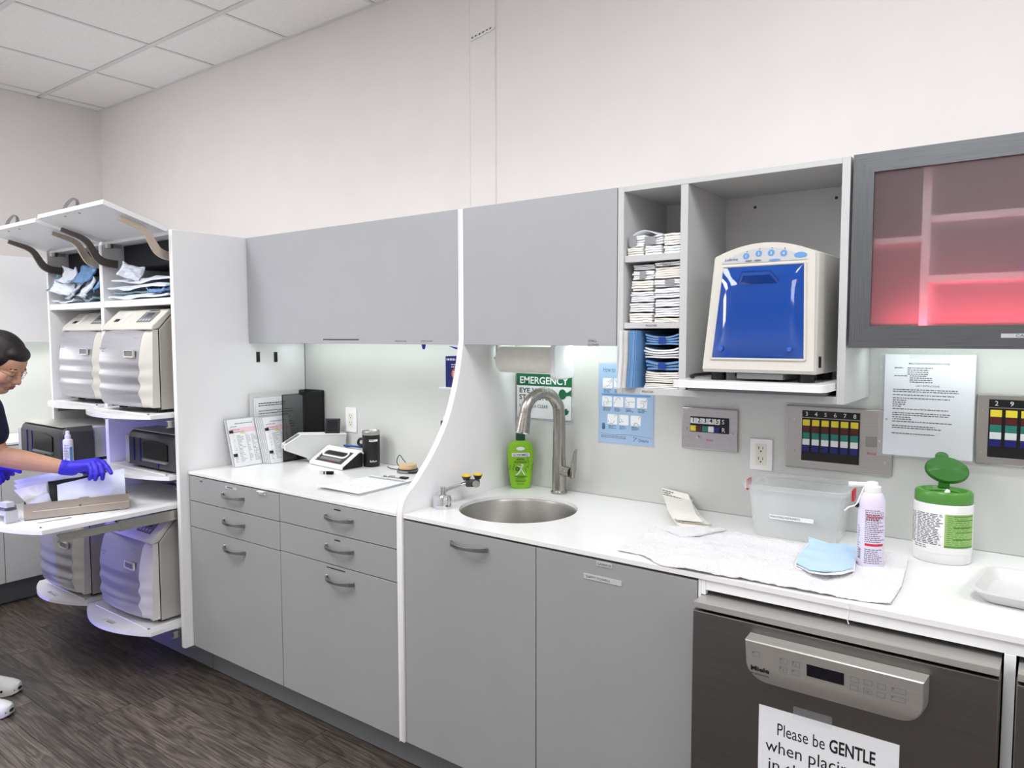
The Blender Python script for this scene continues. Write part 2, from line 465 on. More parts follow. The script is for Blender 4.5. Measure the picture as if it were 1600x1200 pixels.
# ================================================================== the room
fl = mk('floor', bx(ROOM_L, ROOM_R, ROOM_F, 0.0, -0.06, -0.004), 'dark_back', kind='structure')
PW = 0.112
plank_me = {}
def plank_mesh(l):
    if l not in plank_me:
        bm = bx(0, l - 0.0018, 0, PW - 0.0016, -0.004, 0.0)
        bmesh.ops.recalc_face_normals(bm, faces=bm.faces)
        me = bpy.data.meshes.new('plank'); bm.to_mesh(me); bm.free(); me.materials.append(MATS['wood']); plank_me[l] = me
    return plank_me[l]
rest = new()
row = 0; yy = -0.005
while yy - PW > ROOM_F:
    yy -= PW; row += 1
    xx = ROOM_L + 0.005 - RND.uniform(0.0, 0.8)
    while xx < ROOM_R - 0.01:
        l = RND.choice((0.9, 1.05, 1.2))
        a = max(xx, ROOM_L + 0.002); b = min(xx + l, ROOM_R - 0.002)
        if yy > -2.05 and yy < -0.4 and xx < 0.3 and xx > ROOM_L:
            o = bpy.data.objects.new('plank', plank_mesh(l)); o.location = (xx, yy, 0); o.parent = fl; col.objects.link(o)
        elif b - a > 0.01:
            box(rest, a, b - 0.0012, yy, yy + PW - 0.0012, -0.004, 0.0)
        xx += l
mk('plank', rest, 'wood', fl, kind='stuff', smooth=False)

wb = mk('wall_back', bx(ROOM_L - 0.1, ROOM_R + 0.1, 0.0, 0.1, 0, 3.0), 'wall_paint', kind='structure')
mk('wall_left', bx(ROOM_L - 0.1, ROOM_L, ROOM_F, 0.0, 0, 3.0), 'wall_paint', kind='structure')
mk('wall_right', bx(ROOM_R, ROOM_R + 0.1, ROOM_F, 0.0, 0, 3.0), 'wall_paint', kind='structure')
mk('wall_front', bx(ROOM_L - 0.1, ROOM_R + 0.1, ROOM_F - 0.1, ROOM_F, 0, 3.0), 'wall_paint', kind='structure')
mk('backsplash_panel', bx(-2.073, -0.82, -0.003, -0.0002, 0.901, 1.46), 'splash', wb)
mk('backsplash_panel', bx(-0.797, 3.1, -0.003, -0.0002, 0.901, 1.46), 'splash', wb)
# painted over cable chase on the upper wall
t1 = mk('trim_1', bx(-1.017, -0.894, -0.003, -0.0003, 1.90, 2.90), 'wall_paint', bev=0.001, kind='structure')
bm = new()
for xs in (-1.019, -0.892):
    pts = []; z = 1.92
    while z < 2.9:
        pts.append((xs + RND.uniform(-0.0008, 0.0008), -0.001, z)); z += 0.03
    tube(bm, pts, 0.0022, 6)
mk('caulk_bead', bm, 'ceiling_tee', t1)
bm = new()
zz = 2.625
for i in range(7):
    x = -1.012 + i * 0.017
    cyl(bm, (x, -0.006, zz + 0.0028 * i), (x + 0.016, -0.006, zz + 0.0028 * i + RND.uniform(0.0, 0.006)), 0.004, 0.003, 8)
mk('caulk_crumb', bm, 'plastic_white', t1)
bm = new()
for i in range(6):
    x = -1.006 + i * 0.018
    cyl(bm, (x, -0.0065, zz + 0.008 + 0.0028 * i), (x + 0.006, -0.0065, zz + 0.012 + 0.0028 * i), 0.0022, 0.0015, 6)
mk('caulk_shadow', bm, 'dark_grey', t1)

ce = mk('ceiling', bx(ROOM_L, ROOM_R, ROOM_F, 0.0, 2.945, 3.0), 'ceiling_tee', kind='structure')
gx = [-3.987 + 0.61 * k for k in range(12)]
gy = [-0.352 - 0.605 * k for k in range(7)]
bm = new()
for y in gy: box(bm, ROOM_L, ROOM_R, y - 0.012, y + 0.012, ZC, ZC + 0.03)
for x in gx:
    prev = 0.0
    for y in gy + [ROOM_F]:
        box(bm, x - 0.008, x + 0.008, y + 0.012, prev - (0.012 if prev else 0), ZC + 0.0008, ZC + 0.03); prev = y
mk('ceiling_grid', bm, 'ceiling_tee', ce, smooth=False)
bm = new()
box(bm, ROOM_L, ROOM_R, -0.014, 0.0, ZC, ZC + 0.03); box(bm, ROOM_L, ROOM_L + 0.014, ROOM_F, -0.014, ZC, ZC + 0.03)
mk('wall_angle', bm, 'ceiling_tee', ce, smooth=False)
xs = [ROOM_L] + gx + [ROOM_R]; ys = [0.0] + gy + [ROOM_F]
def is_light(x0, x1, y0, y1):
    for lx, ly, w in TROFFERS:
        if x0 < lx < x1 and y1 - 0.62 < ly < y0 + 0.62 and abs((y0 + y1) / 2 - ly) < 0.45: return True
    return False
for i in range(len(xs) - 1):
    for j in range(len(ys) - 1):
        x0, x1, y1, y0 = xs[i] + 0.010, xs[i + 1] - 0.010, ys[j] - 0.014, ys[j + 1] + 0.014
        if x1 - x0 < 0.02 or is_light(x0, x1, y0, y1): continue
        mk('ceiling_tile', bx(x0, x1, y0, y1, ZC + 0.004, ZC + 0.02), 'ceiling_tile', ce, smooth=False)
# recessed ceiling lights (outside the picture, they light the room)
for k, (x, y, w) in enumerate(TROFFERS):
    t = thing('ceiling_light', 'recessed ceiling light panel ' + ('over the aisle before the towel cabinet', 'over the aisle before the drawers', 'over the aisle before the tall steriliser cabinet', 'over the aisle before the second washer', 'by the far wall opposite the sink', 'by the far wall opposite the steriliser cabinet')[k], 'ceiling light', (x, y, ZC), 0, 'recessed ceiling lights')
    bm = new()
    box(bm, x - 0.29, x + 0.29, y - 0.59, y - 0.575, ZC - 0.002, ZC + 0.03); box(bm, x - 0.29, x + 0.29, y + 0.575, y + 0.59, ZC - 0.002, ZC + 0.03)
    box(bm, x - 0.29, x - 0.275, y - 0.575, y + 0.575, ZC - 0.002, ZC + 0.03); box(bm, x + 0.275, x + 0.29, y - 0.575, y + 0.575, ZC - 0.002, ZC + 0.03)
    mk('light_frame', bm, 'plastic_white', t)
    mk('diffuser', bx(x - 0.275, x + 0.275, y - 0.575, y + 0.575, ZC + 0.002, ZC + 0.02), 'lamp_face', t)

# ================================================================== shared parts
def bow_handle(cx, yf, z, length=0.142, parent=None, W=True, d=Vector((1, 0, 0)), out=Vector((0, -1, 0))):
    c = Vector((cx, yf, z)); d = Vector(d); pts = []
    n = 14
    for i in range(n + 1):
        t = i / n; s = (t - 0.5) * length
        q = math.sin(math.pi * t) ** 0.55
        pts.append(c + d * s + Vector(out) * (0.002 + 0.030 * q))
    bm = new()
    up = d.cross(Vector(out)).normalized()
    rings = []
    for i, p in enumerate(pts):
        t = (pts[min(i + 1, n)] - pts[max(i - 1, 0)]).normalized(); s = t.cross(up)
        hw = 0.0075 - 0.002 * math.sin(math.pi * i / n)
        rings.append([p + up * (a * hw) + s * (b * 0.0028) for a, b in ((-1, -1), (1, -1), (1, 1), (-1, 1))])
    loft(bm, rings)
    return mk('handle', bm, 'handle_metal', parent, bev=0.0012, W=W)
ZCT, TH, YC = 0.900, 0.012, -0.623       # counter top, slab thickness, counter front
ZB = 0.138                               # underside of the base cabinets
YU, ZUB, ZUT = -0.3134, 1.4419, 1.9135   # wall cabinet front, bottom, top
def front(name, x0, x1, z0, z1, parent, m='grey_lam_dark', y=YC + 0.002):
    return mk(name, bx(x0 + 0.0015, x1 - 0.0015, y, y + 0.018, z0 + 0.0015, z1 - 0.0015), m, parent, bev=0.0012)
def carcass(x0, x1, parent, ztop=ZCT - TH):
    bm = new()
    y0, y1 = YC + 0.024, -0.012
    box(bm, x0, x0 + 0.016, y0, y1, ZB, ztop - 0.001); box(bm, x1 - 0.016, x1, y0, y1, ZB, ztop - 0.001)
    box(bm, x0 + 0.016, x1 - 0.016, y0, y1, ZB, ZB + 0.016); box(bm, x0 + 0.016, x1 - 0.016, y1 - 0.01, y1, ZB + 0.016, ztop - 0.001)
    return mk('carcass', bm, 'white_lam', parent, smooth=False)
def tiny_print(parent, x, z, w, y, rows=1, h=0.0055, m='ink', seed=3):
    bm = dashes(new(), (x, y, z), X, Z, w, rows, h * 1.6, h, seed, (0.98, 1.0), (0.003, 0.007), 0.0012)
    mk('print', bm, m, parent, smooth=False)

# ================================================================== base cabinets
xa, xb, xc, xd_, xe_ = -2.072, -1.447, -0.8205, -0.2785, 0.1975
t = thing('base_cabinet', 'grey base cabinet with two drawers and a door beside the tall white side panel', 'cabinet', ((xa + xb) / 2, -0.31, ZB))
carcass(xa, xb, t)
for i, (z0, z1, n) in enumerate(((0.776, 0.884, 'drawer_front'), (0.664, 0.776, 'drawer_front'), (ZB, 0.664, 'door'))):
    p = front(n, xa, xb, z0, z1, t)
    bow_handle(-1.743, YC + 0.002, (0.834, 0.727, 0.617)[i], parent=p)
tiny_print(t, -1.985, 0.866, 0.020, YC + 0.0012, 1, 0.004)
mk('label_strip', bx(-1.80, -1.72, YC + 0.0008, YC + 0.002, 0.8615, 0.871), 'pale_grey', t, smooth=False)
tiny_print(t, -1.785, 0.865, 0.04, YC + 0.0004, 1, 0.004, seed=5)
bm = new(); box(bm, -1.572, -1.532, YC - 0.012, YC + 0.002, 0.879, 0.8805); box(bm, -1.572, -1.532, YC + 0.0005, YC + 0.002, 0.8665, 0.879)
mk('paper_tab', bm, 'paper', t, smooth=False)
t = thing('base_cabinet', 'grey base cabinet of three drawers between the narrow door unit and the curved divider', 'cabinet', ((xb + xc) / 2, -0.31, ZB))
carcass(xb, xc, t)
for i, (z0, z1) in enumerate(((0.778, 0.886), (0.667, 0.778), (ZB, 0.667))):
    p = front('drawer_front', xb, xc, z0, z1, t)
    bow_handle(-1.108, YC + 0.002, (0.840, 0.732, 0.619)[i], parent=p)
tiny_print(t, -1.135, 0.866, 0.035, YC + 0.0012, 1, 0.005, seed=7)
tiny_print(t, -1.135, 0.757, 0.03, YC + 0.0012, 1, 0.005, seed=8)
tiny_print(t, -1.18, 0.653, 0.10, YC + 0.0012, 1, 0.004, seed=9)
xs0 = -0.7965
t = thing('sink_cabinet', 'grey sink cabinet with one tall door and bow handle below the round sink', 'cabinet', ((xs0 + xd_) / 2, -0.31, ZB))
carcass(xs0, xd_, t)
p = front('door', xs0 + 0.001, xd_, ZB, 0.882, t)
bow_handle(-0.521, YC + 0.002, 0.843, parent=p)
t = thing('base_cabinet', 'grey base cabinet with a plain door labelled for garbage and dirty towels', 'cabinet', ((xd_ + xe_) / 2, -0.31, ZB))
carcass(xd_, xe_, t)
p = front('door', xd_, xe_, ZB, 0.882, t)
yl = YC + 0.0005
a = at(932, 880, 'Y', yl); b = at(956, 884, 'Y', yl)
mk('label_strip', bx(a.x, b.x, yl, yl + 0.0015, a.z - 0.006, a.z + 0.006), 'pale_grey', p, smooth=False)
c = at(912, 898, 'Y', yl); d = at(971, 908, 'Y', yl)
mk('label_strip', bx(c.x, d.x, yl, yl + 0.0015, c.z - 0.009, c.z + 0.005), 'pale_grey', p, smooth=False)
lettering([('GARBAGE', 0.008, (a.x + 0.002, yl - 0.0004, a.z - 0.003), X, Z, {'fit': b.x - a.x - 0.004})], 'ink', p)
lettering([('DIRTY TOWELS', 0.008, (c.x + 0.008, yl - 0.0004, c.z - 0.005), X, Z, {'fit': (d.x - c.x) * 0.62})], 'ink', p)
# toe kick below the row
bk = mk('baseboard_back', bx(-3.29, -2.075, -0.534, -0.52, 0.002, ZB - 0.001), 'kick', bev=0.001, kind='structure')
mk('baseboard_panel', bx(-2.073, 0.20, -0.534, -0.52, 0.002, ZB - 0.001), 'kick', bk, bev=0.001)
# filler posts and apron around the two washers
XM0, XM1, YM = 0.2075, 0.8105, -0.67
solo('filler_post', bx(0.1985, 0.2050, YC + 0.004, -0.02, 0.002, ZCT - TH - 0.0005), 'white_lam', 'slim white filler post between the towel cabinet and the first washer', 'post')
solo('filler_strip', bx(0.2056, 0.2165, YC + 0.004, YC + 0.018, 0.8505, ZCT - TH - 0.0005), 'white_lam', 'short white filler block above the corner of the first washer', 'filler')
solo('filler_post', bx(0.8145, 0.8335, YC + 0.004, -0.02, 0.002, ZCT - TH - 0.026), 'white_lam', 'slim white filler post between the two washers', 'post', bev=0.001)
solo('apron_rail', bx(0.2167, 2.5, YC + 0.005, YC + 0.023, ZCT - TH - 0.0255, ZCT - TH - 0.0006), 'white_lam', 'white apron rail below the counter edge above the washers', 'rail')

# ================================================================== countertops and curved divider
solo('countertop', bx(-2.073, -0.8205, YC, -0.0035, ZCT - TH, ZCT), 'counter', 'long white countertop with clipboards and a black tumbler on it', 'countertop', bev=0.0012)
SX, SY, SR = -0.545, -0.337, 0.197
bm = plate([(-0.7965, YC), (2.5, YC), (2.5, -0.0035), (-0.7965, -0.0035)], [[(SX + SR * math.cos(2 * math.pi * i / 72), SY + SR * math.sin(2 * math.pi * i / 72)) for i in range(72)]], ZCT - TH, ZCT)
solo('countertop', bm, 'counter', 'white countertop with the round sink cut into it', 'countertop', ang=40)
prof = [(-0.3134, 1.9135), (-0.3134, 1.46)]
prof += [(p.x, p.y) for p in smoothline([Vector(q).to_3d() for q in ((-0.3179, 1.4387), (-0.3361, 1.3491), (-0.3700, 1.245), (-0.4088, 1.1642), (-0.4681, 1.0829), (-0.5282, 1.0197), (-0.5681, 0.9833), (-0.601, 0.9592), (-0.6189, 0.9346), (-0.6275, 0.9031))], 5)]
prof += [(-0.6275, ZB), (-0.0045, ZB), (-0.0045, 1.9135)]
bm = new(); prism(bm, prof, 'yz', -0.8195, -0.7975)
solo('divider_panel', bm, 'white_edge', 'white divider panel with a curved front edge between the two counters', 'panel', bev=0.002, ang=40)

# ================================================================== wall cabinets
def wall_cab(x0, x1, label):
    t = thing('wall_cabinet', label, 'cabinet', ((x0 + x1) / 2, -0.15, ZUB))
    bm = new(); y0 = YU + 0.02
    box(bm, x0, x0 + 0.016, y0, -0.0045, ZUB, ZUT); box(bm, x1 - 0.016, x1, y0, -0.0045, ZUB, ZUT)
    box(bm, x0 + 0.016, x1 - 0.016, y0, -0.0045, ZUB + 0.022, ZUB + 0.036); box(bm, x0 + 0.016, x1 - 0.016, y0, -0.0045, ZUT - 0.016, ZUT)
    mk('carcass', bm, 'white_lam', t, smooth=False)
    d = mk('lift_door', bx(x0 + 0.001, x1 - 0.001, YU, YU + 0.018, ZUB, ZUT), 'grey_lam', t, bev=0.0012)
    return t, d
t, d = wall_cab(-2.072, -0.8205, 'wide grey wall cabinet with a lift door above the counter of clipboards')
yl = YU - 0.0004
a = at(505, 531.5, 'Y', yl); tiny_print(d, a.x, a.z, 0.22, yl, 1, 0.005, seed=21)
a = at(617, 534, 'Y', yl); b = at(635, 534, 'Y', yl)
lettering([('MEDIUM GLOVES', 0.007, a, X, Z, {'fit': b.x - a.x})], 'ink', d)
a = at(658, 534, 'Y', yl); b = at(676, 534, 'Y', yl)
lettering([('SMALL GLOVES', 0.007, a, X, Z, {'fit': b.x - a.x})], 'ink', d)
t, d = wall_cab(-0.7965, -0.1945, 'narrower grey wall cabinet with a lift door above the round sink')
a = at(919, 534.5, 'Y', yl)
lettering([('SMALL', 0.011, a, X, Z), ('GLOVES', 0.011, a - Z * 0.0125 - X * 0.002, X, Z)], 'ink', d)
for i, (x0, x1, w) in enumerate(STRIPS):
    s = solo('led_strip', bx(x0 + 0.03, x1 - 0.03, -0.125, -0.095, 1.4475, ZUB + 0.0215), 'led_face',
         ('thin lit strip lamp below the wide grey wall cabinet', 'thin lit strip lamp below the narrower grey wall cabinet', 'thin lit strip lamp below the steel framed cabinet')[i], 'strip lamp')

# ------------------------------------------------------------------ open shelf cabinet
oc0, oc1, ozb = -0.1925, 0.4505, 1.2985
t = thing('open_cabinet', 'pale grey open wall cabinet with pouch shelves and a pull-out board', 'cabinet', (0.13, -0.15, ozb))
yb = -0.0045
mk('side_panel', bx(oc0, -0.173, YU, yb, ozb, ZUT), 'open_lam', t, bev=0.001)
mk('side_panel', bx(0.431, oc1, YU, yb, ozb, ZUT), 'open_lam', t, bev=0.001)
mk('divider', bx(0.0062, 0.0282, YU + 0.0005, yb, ozb + 0.0195, 1.8975), 'open_lam', t, bev=0.001)
mk('top_board', bx(-0.1728, 0.4308, YU + 0.0003, yb, 1.8978, ZUT - 0.0003), 'open_lam', t, bev=0.001)
mk('bottom_board', bx(-0.1728, 0.4308, YU + 0.0003, yb, ozb + 0.0003, ozb + 0.0193), 'open_lam', t, bev=0.001)
mk('back_panel', bx(-0.1728, 0.4308, -0.016, yb, ozb + 0.0195, 1.8975), 'open_lam', t)
s1 = mk('shelf', bx(-0.1726, 0.006, YU + 0.006, -0.0165, 1.6905, 1.7095), 'open_lam', t, bev=0.001)
s2 = mk('shelf', bx(-0.1726, 0.006, YU + 0.004, -0.0165, 1.4940, 1.5115), 'open_lam', t, bev=0.001)
a = at(1008, 510, 'Y', YU); lettering([('POUCHES', 0.009, (a.x, YU + 0.0034, 1.499), X, Z, {'fit': 0.036})], 'ink', s2)
lettering([('POUCHES', 0.009, (-0.108, YU - 0.0003, 1.3045), X, Z, {'fit': 0.036})], 'ink', t)
bm = new()
for px, py in ((1180, 324), (1307, 309)):
    bm = new(); p = at(px, py, 'Y', -0.016); cyl(bm, (p.x, -0.0178, p.z), (p.x, -0.016, p.z), 0.0045, 0.0045, 12)
    mk('screw_cap', bm, 'dark_grey', t)
# pull-out board and its rails
zt0, zt1 = 1.334, 1.3525
bm = new(); prism(bm, rrect(0.032, 0.4285, -0.425, -0.03, 0.022, 6), 'xy', zt0, zt1)
pb = mk('pull_out_board', bm, 'white_edge', t, bev=0.0015)
mk('rail', bx(0.045, 0.41, -0.335, -0.03, ozb + 0.0197, zt0 - 0.0008), 'mid_grey', pb)

# ------------------------------------------------------------------ steel framed glass cabinet
sx0, sx1 = 0.4575, 1.60
t = thing('steel_cabinet', 'wall cabinet with a brushed steel framed frosted glass door glowing red', 'cabinet', (1.03, -0.15, ZUB))
fx0, fx1, fz0, fz1 = 0.5045, sx1 - 0.047, 1.4955, 1.867
ysf = YU - 0.003
fr = [([(sx0, ZUT), (sx1, ZUT), (fx1, fz1), (fx0, fz1)], 'steel_frame'), ([(sx0, ZUB), (sx1, ZUB), (fx1, fz0), (fx0, fz0)], 'steel_frame'),
      ([(sx0, ZUB), (fx0, fz0), (fx0, fz1), (sx0, ZUT)], 'steel_frame_v'), ([(sx1, ZUB), (fx1, fz0), (fx1, fz1), (sx1, ZUT)], 'steel_frame_v')]
dd = None
for pts, mm in fr:
    bm = new(); prism(bm, pts, 'xz', ysf, ysf + 0.02)
    o = mk('door_frame', bm, mm, t, smooth=False)
    if dd is None: dd = o
mk('glass_pane', bx(fx0 - 0.004, fx1 + 0.004, ysf + 0.006, ysf + 0.010, fz0 - 0.004, fz1 + 0.004), 'frost_glass', t, smooth=False)
bm = new(); y0 = ysf + 0.0205
box(bm, sx0, sx0 + 0.016, y0, yb, ZUB, ZUT); box(bm, sx1 - 0.016, sx1, y0, yb, ZUB, ZUT)
box(bm, sx0 + 0.016, sx1 - 0.016, y0, yb, ZUB + 0.0225, ZUB + 0.036); box(bm, sx0 + 0.016, sx1 - 0.016, y0, yb, ZUT - 0.016, ZUT); box(bm, sx0 + 0.016, sx1 - 0.016, -0.02, yb, ZUB + 0.012, ZUT - 0.016)
mk('carcass', bm, 'grey_lam', t, smooth=False)
mk('divider', bx(0.603, 0.621, y0 + 0.03, -0.021, ZUB + 0.0365, ZUT - 0.0165), 'white_lam', t)
mk('shelf', bx(0.6215, sx1 - 0.0165, y0 + 0.03, -0.021, 1.60, 1.616), 'white_lam', t)
mk('shelf', bx(0.6215, sx1 - 0.0165, y0 + 0.03, -0.021, 1.742, 1.758), 'white_lam', t)
mk('shelf', bx(sx0 + 0.0165, 0.6025, y0 + 0.05, -0.021, 1.70, 1.714), 'white_lam', t)
mk('led_bar', bx(sx0 + 0.03, sx1 - 0.03, y0 + 0.005, y0 + 0.018, ZUB + 0.0365, ZUB + 0.042), 'led_red', t)
a = at(1564, 525, 'Y', ysf)
mk('label_strip', bx(a.x, a.x + 0.16, ysf - 0.001, ysf + 0.0002, a.z - 0.004, a.z + 0.0055), 'pale_grey', t, smooth=False)
lettering([('CAS', 0.008, (a.x + 0.027, ysf - 0.0013, a.z - 0.002), X, Z, {'fit': 0.02})], 'ink', t)
# blue and grey tubs behind the frosted pane
for k, (x0, x1, z0, z1, mm, lb) in enumerate(((0.80, 1.02, 1.617, 1.665, 'tape_blue', 'low blue cassette lying behind the frosted glass'), (1.06, 1.32, 1.617, 1.70, 'pale_grey', 'grey cassette lying behind the frosted glass'))):
    solo('instrument_cassette', bx(x0, x1, -0.20, -0.06, z0, z1), mm, lb, 'cassette', bev=0.006)

# ------------------------------------------------------------------ cabinets on the left wall
XLU, XLB = -3.75, -3.655
t = thing('wall_cabinet', 'white wall cabinet on the side wall behind the leaning person', 'cabinet', (-3.9, -1.1, ZUB))
mk('carcass', bx(ROOM_L + 0.004, XLU - 0.019, -2.4, -0.006, ZUB + 0.022, ZUT), 'white_lam', t, bev=0.001)
for k, (y0, y1) in enumerate(((-2.4, -1.62), (-1.62, -0.84), (-0.84, -0.006))):
    mk('lift_door', bx(XLU - 0.018, XLU, y0 + 0.0015, y1 - 0.0015, ZUB, ZUT), 'white_lam', t, bev=0.001)
solo('led_strip', bx(-3.945, -3.915, -1.5, -0.05, 1.4475, ZUB + 0.0215), 'led_face', 'thin lit strip lamp below the cabinet on the side wall', 'strip lamp')
t = thing('base_cabinet', 'low grey cabinet row on the side wall left of the tall steriliser cabinet', 'cabinet', (-3.85, -1.2, ZB))
mk('carcass', bx(ROOM_L + 0.004, XLB - 0.019, -2.4, -0.006, ZB, 0.886), 'white_lam', t)
yy0 = at(8, 880, 'X', XLB).y
for y0, y1 in ((-2.4, -1.93), (-1.93, -1.4), (-1.4, yy0), (yy0, yy0 + 0.55)):
    mk('door', bx(XLB - 0.018, XLB, y0 + 0.0015, y1 - 0.0015, ZB, 0.882), 'open_lam', t, bev=0.001)
mk('toe_kick', bx(-3.76, -3.745, -2.4, -0.006, 0.002, ZB - 0.001), 'kick', t)
solo('countertop', bx(ROOM_L + 0.004, XLB + 0.005, -2.4, -0.006, 0.888, 0.90), 'counter', 'white countertop on the side wall behind the leaning person', 'countertop', bev=0.001)
mk('backsplash_panel', bx(ROOM_L + 0.0003, ROOM_L + 0.003, -2.4, -0.006, 0.901, ZUB + 0.002), 'splash', bpy.data.objects['wall_left'])
# ================================================================== tall steriliser cabinet
YT = -0.66
TL0, TL1, TD0, TD1, TR0, TR1 = -3.295, -3.275, -2.722, -2.692, -2.100, -2.0745
tw = thing('tall_cabinet', 'tall white steriliser cabinet with raised lift doors and pull-out shelves', 'cabinet', (-2.685, -0.33, ZB))
ytb = -0.006
mk('side_panel', bx(TL0, TL1, YT, ytb, ZB, ZUT), 'white_lam', tw, bev=0.001)
mk('side_panel', bx(TR0, TR1, YT, ytb, ZB, ZUT), 'white_lam', tw, bev=0.0015)
mk('divider', bx(TD0, TD1, YT + 0.002, ytb, ZB, ZUT - 0.0185), 'white_lam', tw, bev=0.001)
mk('top_board', bx(TL1 + 0.0005, TR0 - 0.0005, YT + 0.01, ytb, ZUT - 0.018, ZUT - 0.0005), 'white_lam', tw, bev=0.001)
for x0, x1 in ((TL1, TD0), (TD1, TR0)):
    mk('bottom_board', bx(x0 + 0.0005, x1 - 0.0005, YT + 0.09, ytb, ZB, ZB + 0.014), 'white_lam', tw)
    mk('shelf', bx(x0 + 0.0005, x1 - 0.0005, YT + 0.004, -0.019, 1.607, 1.636), 'white_lam', tw, bev=0.001)
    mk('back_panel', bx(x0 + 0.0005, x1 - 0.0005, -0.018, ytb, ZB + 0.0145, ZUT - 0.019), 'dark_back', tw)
# two hidden cable holes and shelf pins
bm = new()
for y, z in ((-0.50, 1.70),): cyl(bm, (TL1, y, z), (TL1 + 0.002, y, z), 0.006, 0.006, 10)
mk('shelf_pin', bm, 'dark_grey', tw)
def lift_door(x0, x1, tz=1.984):
    h = Vector((0, YT - 0.004, 1.906)); tip = Vector((0, -0.917, tz))
    d = (tip - h); n = Vector((0, -d.z, d.y)).normalized()
    if n.z < 0: n = -n
    bm = new()
    rings = []
    for x in (x0, x1): rings.append([Vector((x, 0, 0)) + p for p in (h, tip, tip + n * 0.019, h + n * 0.019)])
    loft(bm, rings)
    door = mk('lift_door', bm, 'white_lam', tw, bev=0.001)
    dn = d.normalized()
    # handle on the outside (now upper) face
    c = Vector(((x0 + x1) / 2 - 0.02, 0, 0)) + h + d * 0.95 + n * 0.019
    bow_handle(c.x, c.y, c.z, 0.125, door, out=n * 1.45)
    # arms; the lit beige look of one is put into its colour
    for k, (xa_, xin) in enumerate(((x0 + 0.035, 1), (x1 - 0.035, -1))):
        pts = [Vector((xa_, yq_, zq_ - (1.984 - tz) * max(0, (-0.66 - yq_) / 0.257))) for yq_, zq_ in ((-0.60, 1.808), (-0.652, 1.812), (-0.685, 1.828), (-0.708, 1.862), (-0.728, 1.896), (-0.755, 1.916), (-0.795, 1.930), (-0.838, 1.944))]
        pts = smoothline(pts, 4)
        bm = new(); rings = []
        for i, p in enumerate(pts):
            t_ = (pts[min(i + 1, len(pts) - 1)] - pts[max(i - 1, 0)]).normalized(); s = Vector((1, 0, 0)).cross(t_)
            w = 0.018 if i < 8 else 0.018 - 0.009 * (i - 8) / (len(pts) - 9)
            rings.append([p + Vector((a * 0.006, 0, 0)) + s * (b * w) for a, b in ((-1, -1), (1, -1), (1, 1), (-1, 1))])
        loft(bm, rings)
        bright = (k == 1)
        arm = mk('hinge_arm', bm, 'arm_lit' if bright else 'arm_dark', door, bev=0.0015)
    for xh in (x0 + 0.075,):
        bm = new(); cyl(bm, (xh, -0.655, 1.875), (xh, -0.655, 1.893), 0.018, 0.022, 18); box(bm, xh - 0.008, xh + 0.008, -0.655, -0.60, 1.878, 1.893)
        mk('hinge_cup', bm, 'zinc', door)
    for q in (0.36, 0.58):
        bm = new(); c = Vector((x0 + (x1 - x0) * q, 0, 0)) + h + d * 0.90
        cyl(bm, c - n * 0.0008, c + n * 0.001, 0.005, 0.005, 10); mk('screw_cap', bm, 'dark_grey', door)
lift_door(-3.288, -2.728, 1.972)
lift_door(-2.702, -2.106)
def pull_out(x0, x1, yc, zt, bulge=0.07, slot=True, th=0.016, rail=None, back=-0.16):
    n = 16
    out = [(x0, back), (x1, back), (x1, yc)]
    for i in range(1, n):
        s = i / n; out.append((x1 + (x0 - x1) * s, yc - bulge * math.sin(math.pi * s) ** 0.85))
    out.append((x0, yc))
    holes = []
    cx = (x0 + x1) / 2
    if slot:
        ys_ = yc - bulge * 0.45
        holes = [rrect(cx - 0.05, cx + 0.05, ys_ - 0.011, ys_ + 0.011, 0.008, 3)]
    bm = plate(out, holes, zt - th, zt)
    p = mk('pull_out_shelf', bm, 'white_edge', tw, ang=40)
    # raised lip frame set back from the rim
    bm = new()
    box(bm, x0 + 0.045, x1 - 0.045, yc + 0.012, yc + 0.018, zt + 0.0002, zt + 0.003)
    box(bm, x1 - 0.051, x1 - 0.045, back + 0.05, yc + 0.012, zt + 0.0002, zt + 0.003) if back + 0.05 < yc else box(bm, x1 - 0.051, x1 - 0.045, yc + 0.012, back - 0.02, zt + 0.0002, zt + 0.003)
    mk('raised_lip', bm, 'white_edge', p, smooth=False)
    for xr, sgn in ((x1 + 0.0005, -1), (x0 - 0.0005, 1)):
        xa_ = xr - sgn * 0.0 
        yf = rail if rail is not None else max(yc + 0.03, -0.70)
        z1 = zt - th - 0.012; z0 = z1 - 0.030
        bm = new()
        lo, hi = (xr + sgn * 0.012, xr) if sgn < 0 else (xr, xr + sgn * 0.012)
        box(bm, lo, hi, yf, -0.2, z0, z0 + 0.004); box(bm, lo, hi, yf, -0.2, z1 - 0.004, z1)
        box(bm, lo + 0.003, hi - 0.003, yf + 0.006, -0.2, z0 + 0.004, z1 - 0.004)
        mk('slide_rail', bm, 'zinc', p, smooth=False)
        if rail is not None and rail < -0.9:
            bm = new(); box(bm, lo - 0.004, hi + 0.0, -0.895, -0.2, z0 - 0.006, z0); box(bm, lo - 0.004, hi, -0.895, -0.2, z1, z1 + 0.006)
            box(bm, lo - 0.003, hi, -0.89, -0.86, z0 + 0.003, z1 - 0.003)
            mk('slide_rail', bm, 'zinc', p, smooth=False)
        bm = bx(lo + 0.004, hi - 0.004, yf + 0.012, yf + 0.03, z0 + 0.005, z1 - 0.003)
        mk('rail_stop', bm, 'black', p, smooth=False)
    return p
BL0, BL1, BR0, BR1 = TL1 + 0.002, TD0 - 0.002, TD1 + 0.002, TR0 - 0.002
pull_out(BL0 + 0.012, BL1 - 0.012, -0.680, 1.146, 0.085, True, rail=-0.655)
